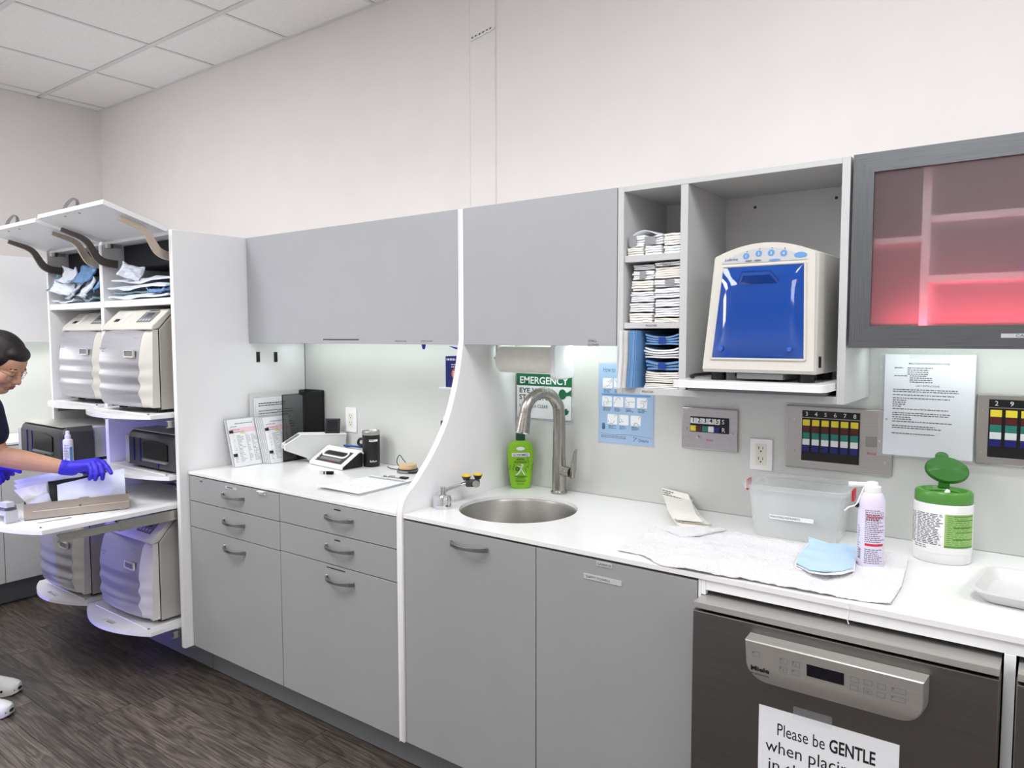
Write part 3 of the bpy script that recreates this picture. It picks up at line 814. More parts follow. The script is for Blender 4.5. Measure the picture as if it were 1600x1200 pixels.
pull_out(BR0 + 0.012, BR1 - 0.012, -0.754, 1.146, 0.085, True, rail=-0.685)
pull_out(BL0 + 0.012, BL1 - 0.012, -0.84, 0.880, 0.06, True, rail=-0.72)
pull_out(BR0 + 0.012, BR1 - 0.012, -0.684, 0.880, 0.075, True, rail=-0.655)
pull_out(BR0 + 0.012, BR1 - 0.012, -1.174, 0.757, 0.085, False, rail=-1.12, back=-0.45)
pull_out(BL0 + 0.012, BL1 - 0.012, -0.766, 0.226, 0.085, True, rail=-0.67)
pull_out(BR0 + 0.012, BR1 - 0.012, -0.784, 0.238, 0.085, True, rail=-0.69)

# ------------------------------------------------------------------ bench autoclaves
def autoclave(loc, label):
    """local frame: front seam at y = 0, body behind (+y), door bulges to -y; width 0.43, height 0.435"""
    t = thing('autoclave', label, 'autoclave', loc, 0, 'autoclaves on the pull-out shelves')
    w = 0.2125
    bm = new()
    prism(bm, [(0.003, 0.012), (0.44, 0.012), (0.44, 0.432), (0.075, 0.432), (0.003, 0.352)], 'yz', -w, w)
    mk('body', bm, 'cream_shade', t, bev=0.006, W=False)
    bm = new(); prism(bm, [(0.0, 0.014), (0.004, 0.014), (0.004, 0.35), (0.0, 0.35)], 'yz', -w + 0.002, w - 0.002)
    mk('seam', bm, 'black', t, W=False)
    # top fascia sloping back
    bm = new()
    prism(bm, [(-0.030, 0.350), (0.002, 0.356), (0.076, 0.438), (0.070, 0.443), (0.052, 0.440), (-0.026, 0.368)], 'yz', -w - 0.001, w + 0.001)
    top = mk('top_fascia', bm, 'cream', t, bev=0.004, W=False)
    o0 = Vector((0, -0.026, 0.368)); e = (Vector((0, 0.052, 0.440)) - o0); L = e.length; e.normalize(); nn = Vector((0, -e.z, e.y))
    if nn.z < 0: nn = -nn
    bm = new(); s0 = o0 + nn * 0.0012
    bmq = bm
    quad(bmq, s0, X, e, 0.045, 0.165, L * 0.22, L * 0.86)
    cp = mk('control_panel', bm, 'mid_grey', t, smooth=False, W=False)
    bm = new(); quad(bm, s0 + nn * 0.0006, X, e, 0.075, 0.135, L * 0.52, L * 0.78); mk('screen', bm, 'display', cp, smooth=False, W=False)
    for q in range(4):
        bm = new(); quad(bm, s0 + nn * 0.0006, X, e, 0.060 + q * 0.025, 0.073 + q * 0.025, L * 0.30, L * 0.42); mk('button', bm, 'pale_grey', cp, smooth=False, W=False)
    bm = new(); quad(bm, s0, X, e, 0.06, 0.15, L * 0.90, L * 0.95); mk('vent', bm, 'dark_grey', t, smooth=False, W=False)
    bm = new(); quad(bm, s0, X, e, -0.165, -0.120, L * 0.28, L * 0.46); mk('badge', bm, 'black', t, smooth=False, W=False)
    bm = new(); quad(bm, s0, X, e, -0.118, -0.080, L * 0.22, L * 0.88); st = mk('sticker', bm, 'paper', t, smooth=False, W=False)
    bm = dashes(new(), s0 + nn * 0.0006 + X * -0.104 + e * (L * 0.3), e, -X, L * 0.5, 1, 0.01, 0.006, 4); mk('print', bm, 'ink', st, smooth=False, W=False)
    # front cover: rounded frame and rippled silver door
    zs = [0.022 + (0.352 - 0.022) * i / 44 for i in range(45)]
    def yfront(z):
        s = (z - 0.022) / 0.33
        base = -0.072 + 0.030 * max(0, (s - 0.55) / 0.45) ** 1.7 + 0.022 * max(0, (0.12 - s) / 0.12) ** 2
        if s > 0.9: base += 0.012 * ((s - 0.9) / 0.1) ** 2
        rip = 0.0042 * math.sin(2 * math.pi * (s - 0.06) / 0.19) * max(0, 1 - (s / 0.62) ** 4)
        return base + rip
    def xedge(z):
        s = (z - 0.022) / 0.33
        return 0.145 + 0.0045 * math.sin(2 * math.pi * (s - 0.02) / 0.19) * max(0, 1 - (s / 0.62) ** 4) + 0.010 * (1 - s) * s * 4 * 0.3
    # door sheet
    g = []
    for z in zs:
        row_ = []; xe = xedge(z)
        for i in range(17):
            u = -1 + 2 * i / 16
            x = -0.205 if False else (-0.2 + (xe + 0.2) * (u + 1) / 2)
            cx_ = (x + 0.03) / 0.2
            row_.append(Vector((x, yfront(z) + 0.020 * cx_ * cx_, z)))
        g.append(row_)
    bm = new(); grid_solid(bm, g, 0.012, up=Vector((0, -1, 0)))
    dr = mk('door', bm, 'silver_door', t, W=False, ang=60)
    # cream side rails of the cover
    bm = new(); rings = []
    for z in zs:
        xe = xedge(z) + 0.0005; y = yfront(z) + 0.020 * ((xe + 0.03) / 0.2) ** 2
        rings.append([Vector((xe, y + 0.001, z)), Vector((xe + 0.03, y * 0.72, z)), Vector((w - 0.004, -0.022 - 0.01 * (1 - (z - 0.022) / 0.33), z)), Vector((w, -0.0012, z)), Vector((xe, -0.0012, z))])
    loft(bm, rings); mk('cover_rail', bm, 'cream', t, W=False, ang=50)
    bm = new(); rings = []
    for z in zs:
        y = yfront(z) + 0.020 * (0.17 / 0.2) ** 2
        rings.append([Vector((-0.2005, y + 0.004, z)), Vector((-0.2005, -0.0012, z)), Vector((-w, -0.0012, z)), Vector((-w, y * 0.7, z))])
    loft(bm, rings); mk('cover_rail', bm, 'cream', t, W=False, ang=50)
    # grip recess and flap above it
    hz0, hz1, hx0, hx1 = 0.234, 0.262, 0.052, 0.130
    yg = min(yfront(z_) for z_ in (0.232, 0.24, 0.25, 0.262)) + 0.020 * ((hx0 + 0.03) / 0.2) ** 2 - 0.004
    bm = new()
    box(bm, hx0, hx1, yg, yg + 0.010, hz0, hz0 + 0.006); box(bm, hx0, hx0 + 0.005, yg, yg + 0.010, hz0 + 0.006, hz1); box(bm, hx0, hx1, yg, yg + 0.010, hz1, hz1 + 0.003); box(bm, hx1 - 0.002, hx1, yg, yg + 0.010, hz0 + 0.006, hz1)
    h = mk('grip', bm, 'cream', t, smooth=False, W=False)
    bm = new(); quad(bm, Vector((0, yg + 0.0025, 0)), X, Z, hx0 + 0.004, hx1, hz0 + 0.004, hz1); mk('grip_recess', bm, 'mid_grey', h, smooth=False, W=False)
    yq = yfront(0.31) + 0.020 * 0.42 - 0.0012
    bm = new(); quad(bm, Vector((0, yq, 0)), X, Z, 0.09, 0.135, 0.318, 0.3188); mk('flap_line', bm, 'mid_grey', t, smooth=False, W=False)
    yt = yfront(0.265) + 0.020 * (0.12 / 0.2) ** 2 - 0.0012
    lettering([('M11 UltraClave', 0.013, (-0.188, yt, 0.266), X, Z, {'fit': 0.075})], 'ink_grey', dr, W=False)
    bm = dashes(new(), Vector((-0.165, yt, 0.256)), X, Z, 0.045, 1, 0.01, 0.003, 3, (1, 1)); mk('print', bm, 'ink_grey', dr, smooth=False, W=False)
    for fx in (-0.17, 0.17):
        for fy in (0.03, 0.38):
            bm = new(); cyl(bm, (fx, fy, 0.0), (fx, fy, 0.0115), 0.018, 0.018, 12); mk('foot', bm, 'black', t, W=False)
    return t
autoclave((-2.3805, -0.681, 1.1495), 'silver door autoclave on the upper shelf next to the tall white side panel')
autoclave((-2.990, -0.600, 1.1495), 'silver door autoclave on the upper shelf in the bay away from the side panel')
autoclave((-2.3805, -0.712, 0.2415), 'silver door autoclave on the lowest shelf next to the tall white side panel')
autoclave((-2.990, -0.725, 0.2295), 'silver door autoclave on the lowest shelf in the bay away from the side panel')

# ------------------------------------------------------------------ grey cassette sterilisers with black windows
def cassette_unit(loc, label, rz=0.0, W0=0.215):
    t = thing('cassette_steriliser', label, 'steriliser', loc, rz, 'dark window sterilisers on the middle shelves')
    w, h = W0, 0.165
    bm = new(); box(bm, -w + 0.01, w - 0.01, 0.13, 0.42, 0.012, h - 0.004); mk('body', bm, 'pale_grey', t, bev=0.004, W=False)
    bm = new()
    rings = []
    for y, s, zt in ((0.13, 1.0, h), (0.02, 1.0, h + 0.004), (0.0, 0.985, h - 0.008), (-0.012, 0.95, h - 0.03)):
        rings.append([Vector((-w * s, y, 0.010)), Vector((w * s, y, 0.010)), Vector((w * s, y, zt - 0.02)), Vector((w * s - 0.02, y, zt)), Vector((-w * s + 0.02, y, zt)), Vector((-w * s, y, zt - 0.02))])
    loft(bm, rings); hd = mk('housing', bm, 'dark_grey', t, bev=0.003, W=False)
    bm = new(); box(bm, -w + 0.02, w - 0.02, 0.0, 0.13, h + 0.0015, h + 0.0055); mk('top_plate', bm, 'steel_lid', t, bev=0.0015, W=False)
    bm = new(); pts = [(-0.055, 0.052)] + [(0.15, 0.052)] + [(0.15 - 0.205 * i / 8, 0.122 + 0.010 * math.sin(math.pi * i / 8)) for i in range(9)]
    prism(bm, pts, 'xz', -0.0165, -0.010); mk('window', bm, 'black_gloss', t, W=False)
    bm = new(); box(bm, -0.055, 0.15, -0.026, -0.010, 0.038, 0.048); mk('door_lip', bm, 'mid_grey', t, bev=0.003, W=False)
    for x in (-0.15, -0.092):  # blue reflections on the front, put in as navy strips
        bm = new(); box(bm, x, x + 0.012, -0.0155, -0.010, 0.03, 0.135); mk('blue_streak', bm, 'key_navy', t, bev=0.001, W=False)
    bm = new(); box(bm, 0.05, 0.07, -0.0155, -0.010, 0.014, 0.034); mk('blue_streak', bm, 'key_navy', t, bev=0.001, W=False)
    bm = new(); box(bm, -w - 0.004, -w + 0.03, -0.016, 0.10, 0.012, h - 0.022); mk('side_grip', bm, 'pale_grey', t, bev=0.008, W=False)
    bm = new(); box(bm, -w + 0.02, w - 0.02, 0.02, 0.40, 0.0, 0.010); mk('base_plate', bm, 'black', t, W=False)
    return t
cassette_unit((-3.022, -0.815, 0.8835), 'grey steriliser with a black window pulled forward beside the spray bottle', 0.0, 0.243)
cassette_unit((-2.325, -0.640, 0.8835), 'grey steriliser with a black window pushed back beside the tall side panel')

# ------------------------------------------------------------------ filled pouches in the upper bays
def pouch(loc, w, d, rz, tilt, seed, m, lift=0.014, roll=0.0, curl=0.02, thick=0.007):
    r = random.Random(seed)
    M = Matrix.Translation(Vector(loc)) @ Matrix.Rotation(rz, 4, 'Z') @ Matrix.Rotation(tilt, 4, 'X') @ Matrix.Rotation(roll, 4, 'Y')
    n, k = 11, 8
    g = []; off = Vector((seed * 3.1, 0, 0))
    for j in range(k):
        row_ = []
        for i in range(n):
            u, v = i / (n - 1) - 0.5, j / (k - 1) - 0.5
            puff = lift * (1 - (2 * u) ** 4) * (1 - (2 * v) ** 4)
            nz = noise.noise(Vector((u * 5, v * 5, 0)) + off) * 0.012
            row_.append(Vector((u * w, v * d, puff + nz + curl * (u * u + v * v) * 2)))
        g.append(row_)
    bm = new(); grid_solid(bm, g, thick)
    for vv in bm.verts: vv.co = M @ vv.co
    return bm
HEAP = {}
def settle(bm, group):
    """nudge a pouch by the smallest step that keeps it from passing through those already in the pile, then let it sink onto them"""
    done = HEAP.setdefault(group, [])
    pts = [v.co.copy() for v in bm.verts]; fs = [tuple(v.index for v in f.verts) for f in bm.faces] if bm.verts.index_update() is None else []
    xm = (TL1 + 0.001, TD0 - 0.001) if 'heap' in group else (TD1 + 0.001, TR0 - 0.001)
    def free(o):
        q = [p + o for p in pts]
        if min(p.x for p in q) < xm[0] or max(p.x for p in q) > xm[1] or min(p.z for p in q) < ZS + 0.0005: return False
        if any(p.z > 1.788 and p.y > -0.575 for p in q): return False
        t_ = BVHTree.FromPolygons(q, fs)
        return not any(t_.overlap(d) for d in done)
    cand = [Vector((a * 0.008, b * 0.008, c * 0.005)) for a in range(-5, 6) for b in range(-5, 6) for c in range(-4, 11)]
    cand.sort(key=lambda o: abs(o.x) + abs(o.y) * 1.2 + abs(o.z))
    off = next((o for o in cand if free(o)), Vector((0, 0, 0)))
    for k in range(10):
        if free(off - Vector((0, 0, 0.001))): off = off - Vector((0, 0, 0.001))
        else: break
    for v in bm.verts: v.co += off
    done.append(BVHTree.FromPolygons([p + off for p in pts], fs))
def put_pouch(name, m, label, group, **kw):
    lo = kw.pop('zmin', None)
    bm = pouch(m=m, **kw)
    if lo is not None:
        dz = lo - min(v.co.z for v in bm.verts)
        for v in bm.verts: v.co.z += dz
    settle(bm, group)
    return solo(name, bm, m, label, 'pouch', group, ang=25)
ZS = 1.637
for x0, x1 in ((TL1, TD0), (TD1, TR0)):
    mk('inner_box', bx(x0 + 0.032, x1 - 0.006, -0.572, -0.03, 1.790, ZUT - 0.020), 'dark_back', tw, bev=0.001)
G1 = 'heap of pouches in the upper bay'
pl = [  # left bay: a loose heap at the mouth of the bay
 dict(loc=(-3.14, -0.585, 0), w=0.20, d=0.13, rz=0.1, tilt=0.1, seed=1, m='pouch_paper', zmin=ZS + 0.001, curl=0.03, label='crumpled white pouch lying flat at the bottom of the heap'),
 dict(loc=(-2.85, -0.585, 0), w=0.20, d=0.13, rz=-0.2, tilt=0.1, seed=2, m='pouch_teal', zmin=ZS + 0.001, curl=0.03, label='small teal pouch lying flat against the cabinet divider'),
 dict(loc=(-3.170, -0.622, 0), w=0.15, d=0.10, rz=0.05, tilt=1.0, seed=3, m='pouch_teal', zmin=ZS + 0.034, roll=0.55, curl=0.01, label='teal pouch sloping down from the left in the heap'),
 dict(loc=(-3.035, -0.615, 0), w=0.15, d=0.10, rz=0.1, tilt=0.9, seed=4, m='pouch_paper', zmin=ZS + 0.030, roll=-0.35, curl=0.03, label='creased white pouch in the middle of the heap'),
 dict(loc=(-3.055, -0.628, 0), w=0.13, d=0.08, rz=-0.1, tilt=1.1, seed=5, m='pouch_paper', zmin=ZS + 0.106, roll=0.15, curl=0.05, label='curled white pouch on top of the heap'),
 dict(loc=(-2.92, -0.622, 0), w=0.13, d=0.10, rz=0.1, tilt=1.0, seed=6, m='pouch_blue', zmin=ZS + 0.10, label='pale blue pouch leaning at the top of the heap'),
 dict(loc=(-2.90, -0.64, 0), w=0.15, d=0.09, rz=-0.1, tilt=1.05, seed=12, m='pouch_paper', zmin=ZS + 0.040, roll=-0.12, label='small white pouch standing at the front of the heap')]
pl += [
 dict(loc=(-3.00, -0.600, 0), w=0.20, d=0.09, rz=0.0, tilt=0.5, seed=31, m='pouch_paper', zmin=ZS + 0.018, roll=0.1, curl=0.03, label='white pouch folded over at the foot of the heap'),
 dict(loc=(-3.10, -0.635, 0), w=0.12, d=0.06, rz=0.2, tilt=1.0, seed=32, m='pouch_paper', zmin=ZS + 0.012, roll=0.3, label='small white pouch pushed to the front foot of the heap'),
 dict(loc=(-2.81, -0.620, 0), w=0.12, d=0.09, rz=-0.1, tilt=1.0, seed=33, m='pouch_blue', zmin=ZS + 0.055, roll=-0.2, label='pale blue pouch wedged against the divider in the heap')]
for q in pl: put_pouch('sterilization_pouch', group=G1, **q)
pr = [
 dict(loc=(-2.40, -0.555, 0), w=0.52, d=0.19, rz=0.0, tilt=0.02, seed=21, m='pouch_paper', zmin=ZS + 0.001, curl=0.008, lift=0.02, label='long white pouch at the bottom of the flat pile'),
 dict(loc=(-2.39, -0.545, 0), w=0.50, d=0.17, rz=0.03, tilt=0.03, seed=22, m='pouch_teal', zmin=ZS + 0.034, curl=0.008, label='long teal pouch in the flat pile beside the side panel'),
 dict(loc=(-2.41, -0.555, 0), w=0.53, d=0.19, rz=-0.02, tilt=0.06, seed=23, m='pouch_paper', zmin=ZS + 0.050, curl=0.012, lift=0.02, label='long white pouch at the middle of the flat pile'),
 dict(loc=(-2.40, -0.550, 0), w=0.48, d=0.17, rz=0.04, tilt=0.12, seed=24, m='pouch_paper', zmin=ZS + 0.078, curl=0.015, label='long white pouch on top of the flat pile'),
 dict(loc=(-2.47, -0.632, 0), w=0.10, d=0.07, rz=0.25, tilt=1.0, seed=25, m='pouch_paper', zmin=ZS + 0.085, roll=0.5, label='small white pouch standing up on the flat pile'),
 dict(loc=(-2.22, -0.635, 0), w=0.14, d=0.03, rz=0.0, tilt=0.2, seed=26, m='pouch_blue', zmin=ZS + 0.040, lift=0.006, label='bright blue pouch end sticking out of the flat pile')]
for q in pr: put_pouch('sterilization_pouch', group='flat pile of pouches in the upper bay', **q)
# ================================================================== dishwashers
def washer(x0, x1, label, full=True):
    t = thing('undercounter_washer', label, 'washer', ((x0 + x1) / 2, -0.33, 0.0))
    bm = new(); box(bm, x0 + 0.004, x1 - 0.002, YC + 0.03, -0.03, 0.10, 0.845); mk('body', bm, 'dark_grey', t)
    mk('lid', bx(x0, x1, YM, YC + 0.045, 0.8335, 0.8485), 'steel_lid', t, bev=0.0012)
    mk('door', bx(x0 - 0.002, x1 + 0.001, YM, YC + 0.028, 0.115, 0.8275), 'steel_dark', t, bev=0.0025)
    mk('plinth', bx(x0 + 0.01, x1 - 0.01, YC + 0.05, YC + 0.07, 0.002, 0.10), 'black', t)
    return t
t = washer(XM0, XM1, 'brushed steel washer with a control panel and a taped paper notice')
washer(0.838, 1.44, 'second brushed steel washer beyond the narrow white post')
# control fascia
tx0, tx1, zt_, zb_ = 0.343, 0.6965, 0.806, 0.722
r = 0.05
pts = [(tx0, zt_), (tx1, zt_), (tx1, zb_ + 0.045)]
pts += [(tx1 - 0.045 + 0.045 * math.cos(a) * 1.0, zb_ + 0.035 + 0.045 * math.sin(a)) for a in (math.radians(-10 - 80 * k / 6) for k in range(7))]
pts += [(tx0 + 0.045 - 0.045 * math.sin(a), zb_ + 0.035 - 0.045 * math.cos(a)) for a in (math.radians(80 * k / 6) for k in range(7))]
bm = new()
ring = lambda y, k, lift: [Vector((x if k == 0 else (tx0 + tx1) / 2 + (x - (tx0 + tx1) / 2) * k, y, z + lift)) for x, z in pts]
yf0 = YM - 0.0005
R0 = [Vector((x, yf0, z)) for x, z in pts]
R1 = [Vector((x - 0.004 if x > 0.5 else x + 0.001, yf0 - 0.026 - 0.012 * (z - zb_) / 0.084, z - 0.002)) for x, z in pts]
cxm, czm = (tx0 + tx1) / 2, (zt_ + zb_) / 2
R2 = [Vector((cxm + (p.x - cxm) * 0.988, p.y - 0.0025, czm + (p.z - czm) * 0.95)) for p in R1]
loft(bm, [R0, R1, R2])
fas = mk('control_fascia', bm, 'steel_lid', t, ang=35)
fn = (R2[0] + Vector((0, 0, 0)))
def onf(x, z, e=0.0008):   # point on the fascia face
    zz_ = czm + (z - czm)
    return Vector((x, yf0 - 0.0285 - 0.012 * (min(max(z, zb_), zt_) - zb_ + 0.002) / 0.084 - e, z))
fu = Vector((0, -0.012, 0.084)).normalized()
def fp(px, py):            # photo pixel -> fascia x, z
    p = at(px, py, 'Y', yf0 - 0.034); return p.x, p.z
x, z = fp(1172, 1046)
lettering([('Miele', 0.0155, onf(x, z), X, fu, {'bold': 0.03, 'fit': 0.040})], 'ink', fas)
x2, z2 = fp(1172, 1050)
lettering([('PROFESSIONAL', 0.0065, onf(x2, z - 0.010), X, fu, {'fit': 0.041})], 'ink', fas)
x0, z0 = fp(1261, 1035); x1, z1 = fp(1318, 1072)
bm = new(); a, b = onf(x0, z0 - 0.002, 0.0006), onf(x0, z0 - 0.029, 0.0006)
bm.faces.new([bm.verts.new(q) for q in (b, b + X * 0.0735, a + X * 0.0735, a)]); mk('display', bm, 'display', fas, smooth=False)
def key(px, py, w, h, s='', led=True, pw=0):
    x, z = fp(px, py)
    bm = new(); o = onf(x, z); th = 0.0006
    for q in ((0, w, 0, th), (0, w, h - th, h), (0, th, 0, h), (w - th, w, 0, h)): quad(bm, o, X, fu, *q)
    if led: quad(bm, o, X, fu, 0.0015, 0.0045, h - 0.0045, h - 0.002)
    mk('key_outline', bm, 'ink_grey', fas, smooth=False, kind='stuff')
    if s: lettering([(s, h * 0.55, o + X * (w * 0.5) + fu * (h * 0.28), X, fu, {'align': 'CENTER'})], 'ink_grey', fas)
for px, py, s in ((1176, 1024, ''), (1219, 1035, '1'), (1238, 1040, '2'), (1217.5, 1049, '3'), (1237, 1054, '')): key(px, py, 0.016, 0.012, s)
for px, py, s in ((1329, 1064, ''), (1350, 1069, ''), (1371, 1075, ''), (1328, 1077.5, ''), (1349, 1083, 'OK'), (1369.5, 1089, '')): key(px, py, 0.0155, 0.012, s, False)
key(1393, 1080, 0.026, 0.011); key(1392, 1094, 0.026, 0.011)
# paper notice on the door
ys_ = YM - 0.0015
sh = mk('notice', bx(0.366, 0.6485, YM - 0.0012, YM - 0.0004, 0.27, 0.646), 'paper', t, smooth=False, label='white paper notice taped to the washer door')
def np_(px, py): return at(px, py, 'Y', ys_)
a = np_(1213, 1148); b = np_(1287, 1169); c = np_(1295, 1171); d = np_(1367, 1195)
e = np_(1196, 1171); f = np_(1308, 1205)
lettering([('Please be', 0.040, a, X, Z, {'fit': b.x - a.x}), ('GENTLE', 0.040, (c.x, ys_, a.z), X, Z, {'bold': 0.022, 'fit': d.x - c.x})], 'ink', sh)
lettering([('when placing c', 0.040, (e.x, ys_, e.z), X, Z, {'fit': 0.215})], 'ink', sh)
g_ = np_(1199, 1198)
lettering([('in th', 0.040, (g_.x, ys_, e.z - (a.z - e.z)), X, Z)], 'ink', sh)
mk('tape', bx(0.44, 0.52, YM - 0.0016, YM - 0.0008, 0.636, 0.664), 'film', t, smooth=False)
bm = new(); tube(bm, smoothline([(0.536, YC - 0.002, 0.898), (0.536, YC - 0.004, 0.888), (0.537, YC - 0.0045, 0.875), (0.5355, YC - 0.004, 0.866), (0.538, YC - 0.004, 0.857)], 5), 0.0012, 6)
solo('loose_thread', bm, 'towel', 'loose white thread hanging off the towel over the counter edge', 'thread')

# ================================================================== sink, tap, eyewash
t = thing('sink', 'round brushed steel basin set below the white countertop', 'sink', (SX, SY, 0.70))
bm = new()
profl = [(SR + 0.012, 0.1875), (SR - 0.004, 0.1875), (SR - 0.008, 0.178), (SR - 0.016, 0.09), (SR - 0.03, 0.045), (SR - 0.07, 0.018), (0.045, 0.008), (0.040, 0.0)]
lathe(bm, profl, (SX, SY, 0.70), 64, cap=False)
mk('basin', bm, 'steel', t, ang=50)
bm = new(); lathe(bm, [(0.045, 0.006), (0.043, 0.009), (0.03, 0.007), (0.012, 0.004), (0.001, 0.004)], (SX, SY, 0.70), 32, cap=False); mk('drain', bm, 'chrome', t)
FB = Vector((-0.563, -0.058, ZCT))
t = thing('faucet', 'brushed nickel gooseneck faucet with a side lever behind the sink', 'faucet', FB)
bm = new(); lathe(bm, [(0.030, 0.0005), (0.030, 0.006), (0.0255, 0.012), (0.0245, 0.10), (0.0245, 0.128), (0.0235, 0.1285)], FB, 32)
mk('base', bm, 'nickel', t)
TIP = Vector((-0.612, -0.222, 1.136))
hd = Vector((TIP.x - FB.x, TIP.y - FB.y, 0)); hl = hd.length; hd.normalize()
pts = [FB + Z * 0.1286]
for zz in (0.17, 0.22, 0.26): pts.append(FB + Z * zz)
R_ = (hl - 0.012) / 2
for k in range(1, 12):
    a = math.pi * k / 11.5
    pts.append(FB + Z * 0.286 + hd * (R_ - R_ * math.cos(a)) + Z * (R_ * 1.05 * math.sin(a)))
neck = smoothline(pts, 3)
bm = new(); rr = [0.0232 - 0.0035 * min(1, i / (len(neck) * 0.75)) for i in range(len(neck))]
tube(bm, neck, rr, 20); mk('neck', bm, 'nickel', t, ang=50)
e0 = neck[-1]; bm = new(); cyl(bm, e0 + (e0 - TIP).normalized() * 0.004, TIP, 0.0205, 0.0265, 24); sp = mk('spray_head', bm, 'nickel', t, ang=50)
dn = (TIP - e0).normalized(); bm = new(); cyl(bm, TIP - dn * 0.0005, TIP + dn * 0.004, 0.027, 0.026, 24); mk('spray_ring', bm, 'chrome', sp)
hc = FB + Z * 0.085
bm = new(); cyl(bm, hc + X * 0.018 - Y * 0.006, hc + X * 0.062 - Y * 0.018, 0.018, 0.0185, 24); lv = mk('lever_body', bm, 'nickel', t)
bm = new(); rings = []
for k, (dz, w, th) in enumerate(((-0.02, 0.012, 0.007), (0.01, 0.016, 0.008), (0.045, 0.014, 0.006), (0.075, 0.011, 0.004), (0.085, 0.006, 0.003))):
    c = hc + X * (0.068 + 0.004 * k) - Y * 0.02 + Z * dz
    rings.append([c + Vector((math.cos(q) * th, math.sin(q) * w, 0)) for q in (2 * math.pi * i / 12 for i in range(12))])
loft(bm, rings); mk('lever', bm, 'nickel', lv)
# eyewash
EB = Vector((-0.757, -0.478, ZCT))
t = thing('eyewash_fountain', 'chrome swing arm eyewash with yellow caps on the counter beside the sink', 'eyewash', EB)
bm = new(); lathe(bm, [(0.031, 0.0005), (0.031, 0.034), (0.030, 0.036), (0.0295, 0.040), (0.020, 0.043), (0.014, 0.044)], EB, 32); bs = mk('base', bm, 'chrome', t)
bm = new(); cyl(bm, EB + Z * 0.0442, EB + Z * 0.071, 0.0125, 0.0125, 24); mk('pivot', bm, 'chrome', t)
hA = Vector((-0.735, -0.372, 0.968)) 
bm = new(); cyl(bm, EB + Z * 0.056 + (hA - EB - Z * 0.056).normalized() * 0.0, hA, 0.0075, 0.0075, 16); mk('arm', bm, 'chrome', t)
d_ = Vector((CR.x, CR.y, 0)).normalized(); e_ = Vector((-d_.y, d_.x, 0))
Mh = Matrix((d_.to_4d(), e_.to_4d(), Z.to_4d(), (0, 0, 0, 1))).transposed(); Mh.translation = hA
Mh[3][0] = Mh[3][1] = Mh[3][2] = 0; Mh[3][3] = 1
bm = new(); box(bm, -0.006, 0.042, -0.016, 0.016, -0.012, 0.012, Mh); hdv = mk('valve_head', bm, 'dark_grey', t, bev=0.006)
bm = new(); cyl(bm, hA + d_ * 0.030 - e_ * 0.016, hA + d_ * 0.030 - e_ * 0.020, 0.012, 0.012, 20); mk('valve_cap', bm, 'zinc', hdv)
for q, s in ((-0.004, 0.012), (0.034, 0.034)):
    c = hA + d_ * q + e_ * (s - 0.012)
    bm = new(); cyl(bm, c + Z * 0.010, c + Z * 0.024, 0.010, 0.017, 20); n_ = mk('spray_nozzle', bm, 'dark_grey', t)
    bm = new(); cyl(bm, c + Z * 0.0241, c + Z * 0.029, 0.0165, 0.015, 20); mk('nozzle_cap', bm, 'yellow', n_)

# lotion bottle
LB = Vector((-0.729, -0.068, ZCT + 0.0005)); ra = math.radians(36.4)
t = thing('lotion_bottle', 'bright green lotion bottle with a dark green cap behind the sink', 'bottle', LB, ra)
bm = new(); rings = []
for w, dpt, z in ((0.034, 0.017, 0.0), (0.037, 0.020, 0.004), (0.041, 0.021, 0.03), (0.0475, 0.023, 0.085), (0.0495, 0.023, 0.125), (0.048, 0.022, 0.150), (0.043, 0.020, 0.166), (0.033, 0.018, 0.176), (0.018, 0.015, 0.181)):
    rings.append([Vector((w * math.copysign(abs(math.cos(q)) ** 0.8, math.cos(q)), dpt * math.copysign(abs(math.sin(q)) ** 0.8, math.sin(q)), z)) for q in (2 * math.pi * i / 32 for i in range(32))])
loft(bm, rings); bd = mk('bottle', bm, 'lotion', t, W=False, ang=50)
bm = new(); lathe(bm, [(0.017, 0.1812), (0.0175, 0.184), (0.0165, 0.214), (0.0155, 0.216)], (0, 0, 0), 28); mk('cap', bm, 'cap_green', t, W=False)
yf_ = -0.0245
bm = new(); prism(bm, rrect(-0.033, 0.033, 0.122, 0.136, 0.004, 3), 'xz', yf_ - 0.0004, yf_ + 0.0022); mk('name_plate', bm, 'paper', bd, W=False)
bm = new(); lathe(bm, [(0.016, -0.001), (0.016, 0.0015)], (0, 0, 0), 28, 1.0, 0.42)
for v in bm.verts: v.co = Vector((v.co.x, yf_ - v.co.z + 0.001, 0.152 + v.co.y))
mk('oval_badge', bm, 'paper', bd, W=False)
lettering([('GLYSOMED', 0.013, (0, yf_ - 0.0008, 0.1245), X, Z, {'align': 'CENTER', 'bold': 0.015, 'fit': 0.060})], 'tape_blue', bd, W=False)
bm = new()
for i, (w, z) in enumerate(((0.022, 0.115), (0.030, 0.110), (0.046, 0.103), (0.052, 0.099), (0.044, 0.047), (0.028, 0.042), (0.036, 0.037), (0.040, 0.031), (0.034, 0.027), (0.028, 0.018))):
    dashes(bm, (-w / 2, yf_ - 0.0004, z), X, Z, w, 1, 0.01, 0.0028 if i in (1, 4) else 0.0018, i, (1, 1), (0.003, 0.008), 0.0012)
mk('print', bm, 'cap_green', bd, smooth=False, W=False)
bm = new()
def stroke(bm, pts, r=0.0011, y=yf_ - 0.0006):
    tube(bm, smoothline([(a, y, b) for a, b in pts], 4), r, 5)
stroke(bm, [(-0.018, 0.052), (-0.008, 0.060), (0.0, 0.072), (0.006, 0.086)], 0.0022); stroke(bm, [(0.004, 0.072), (0.010, 0.062), (0.016, 0.052)], 0.0018); stroke(bm, [(-0.012, 0.088), (-0.002, 0.084), (0.006, 0.086), (0.012, 0.092)], 0.0012)
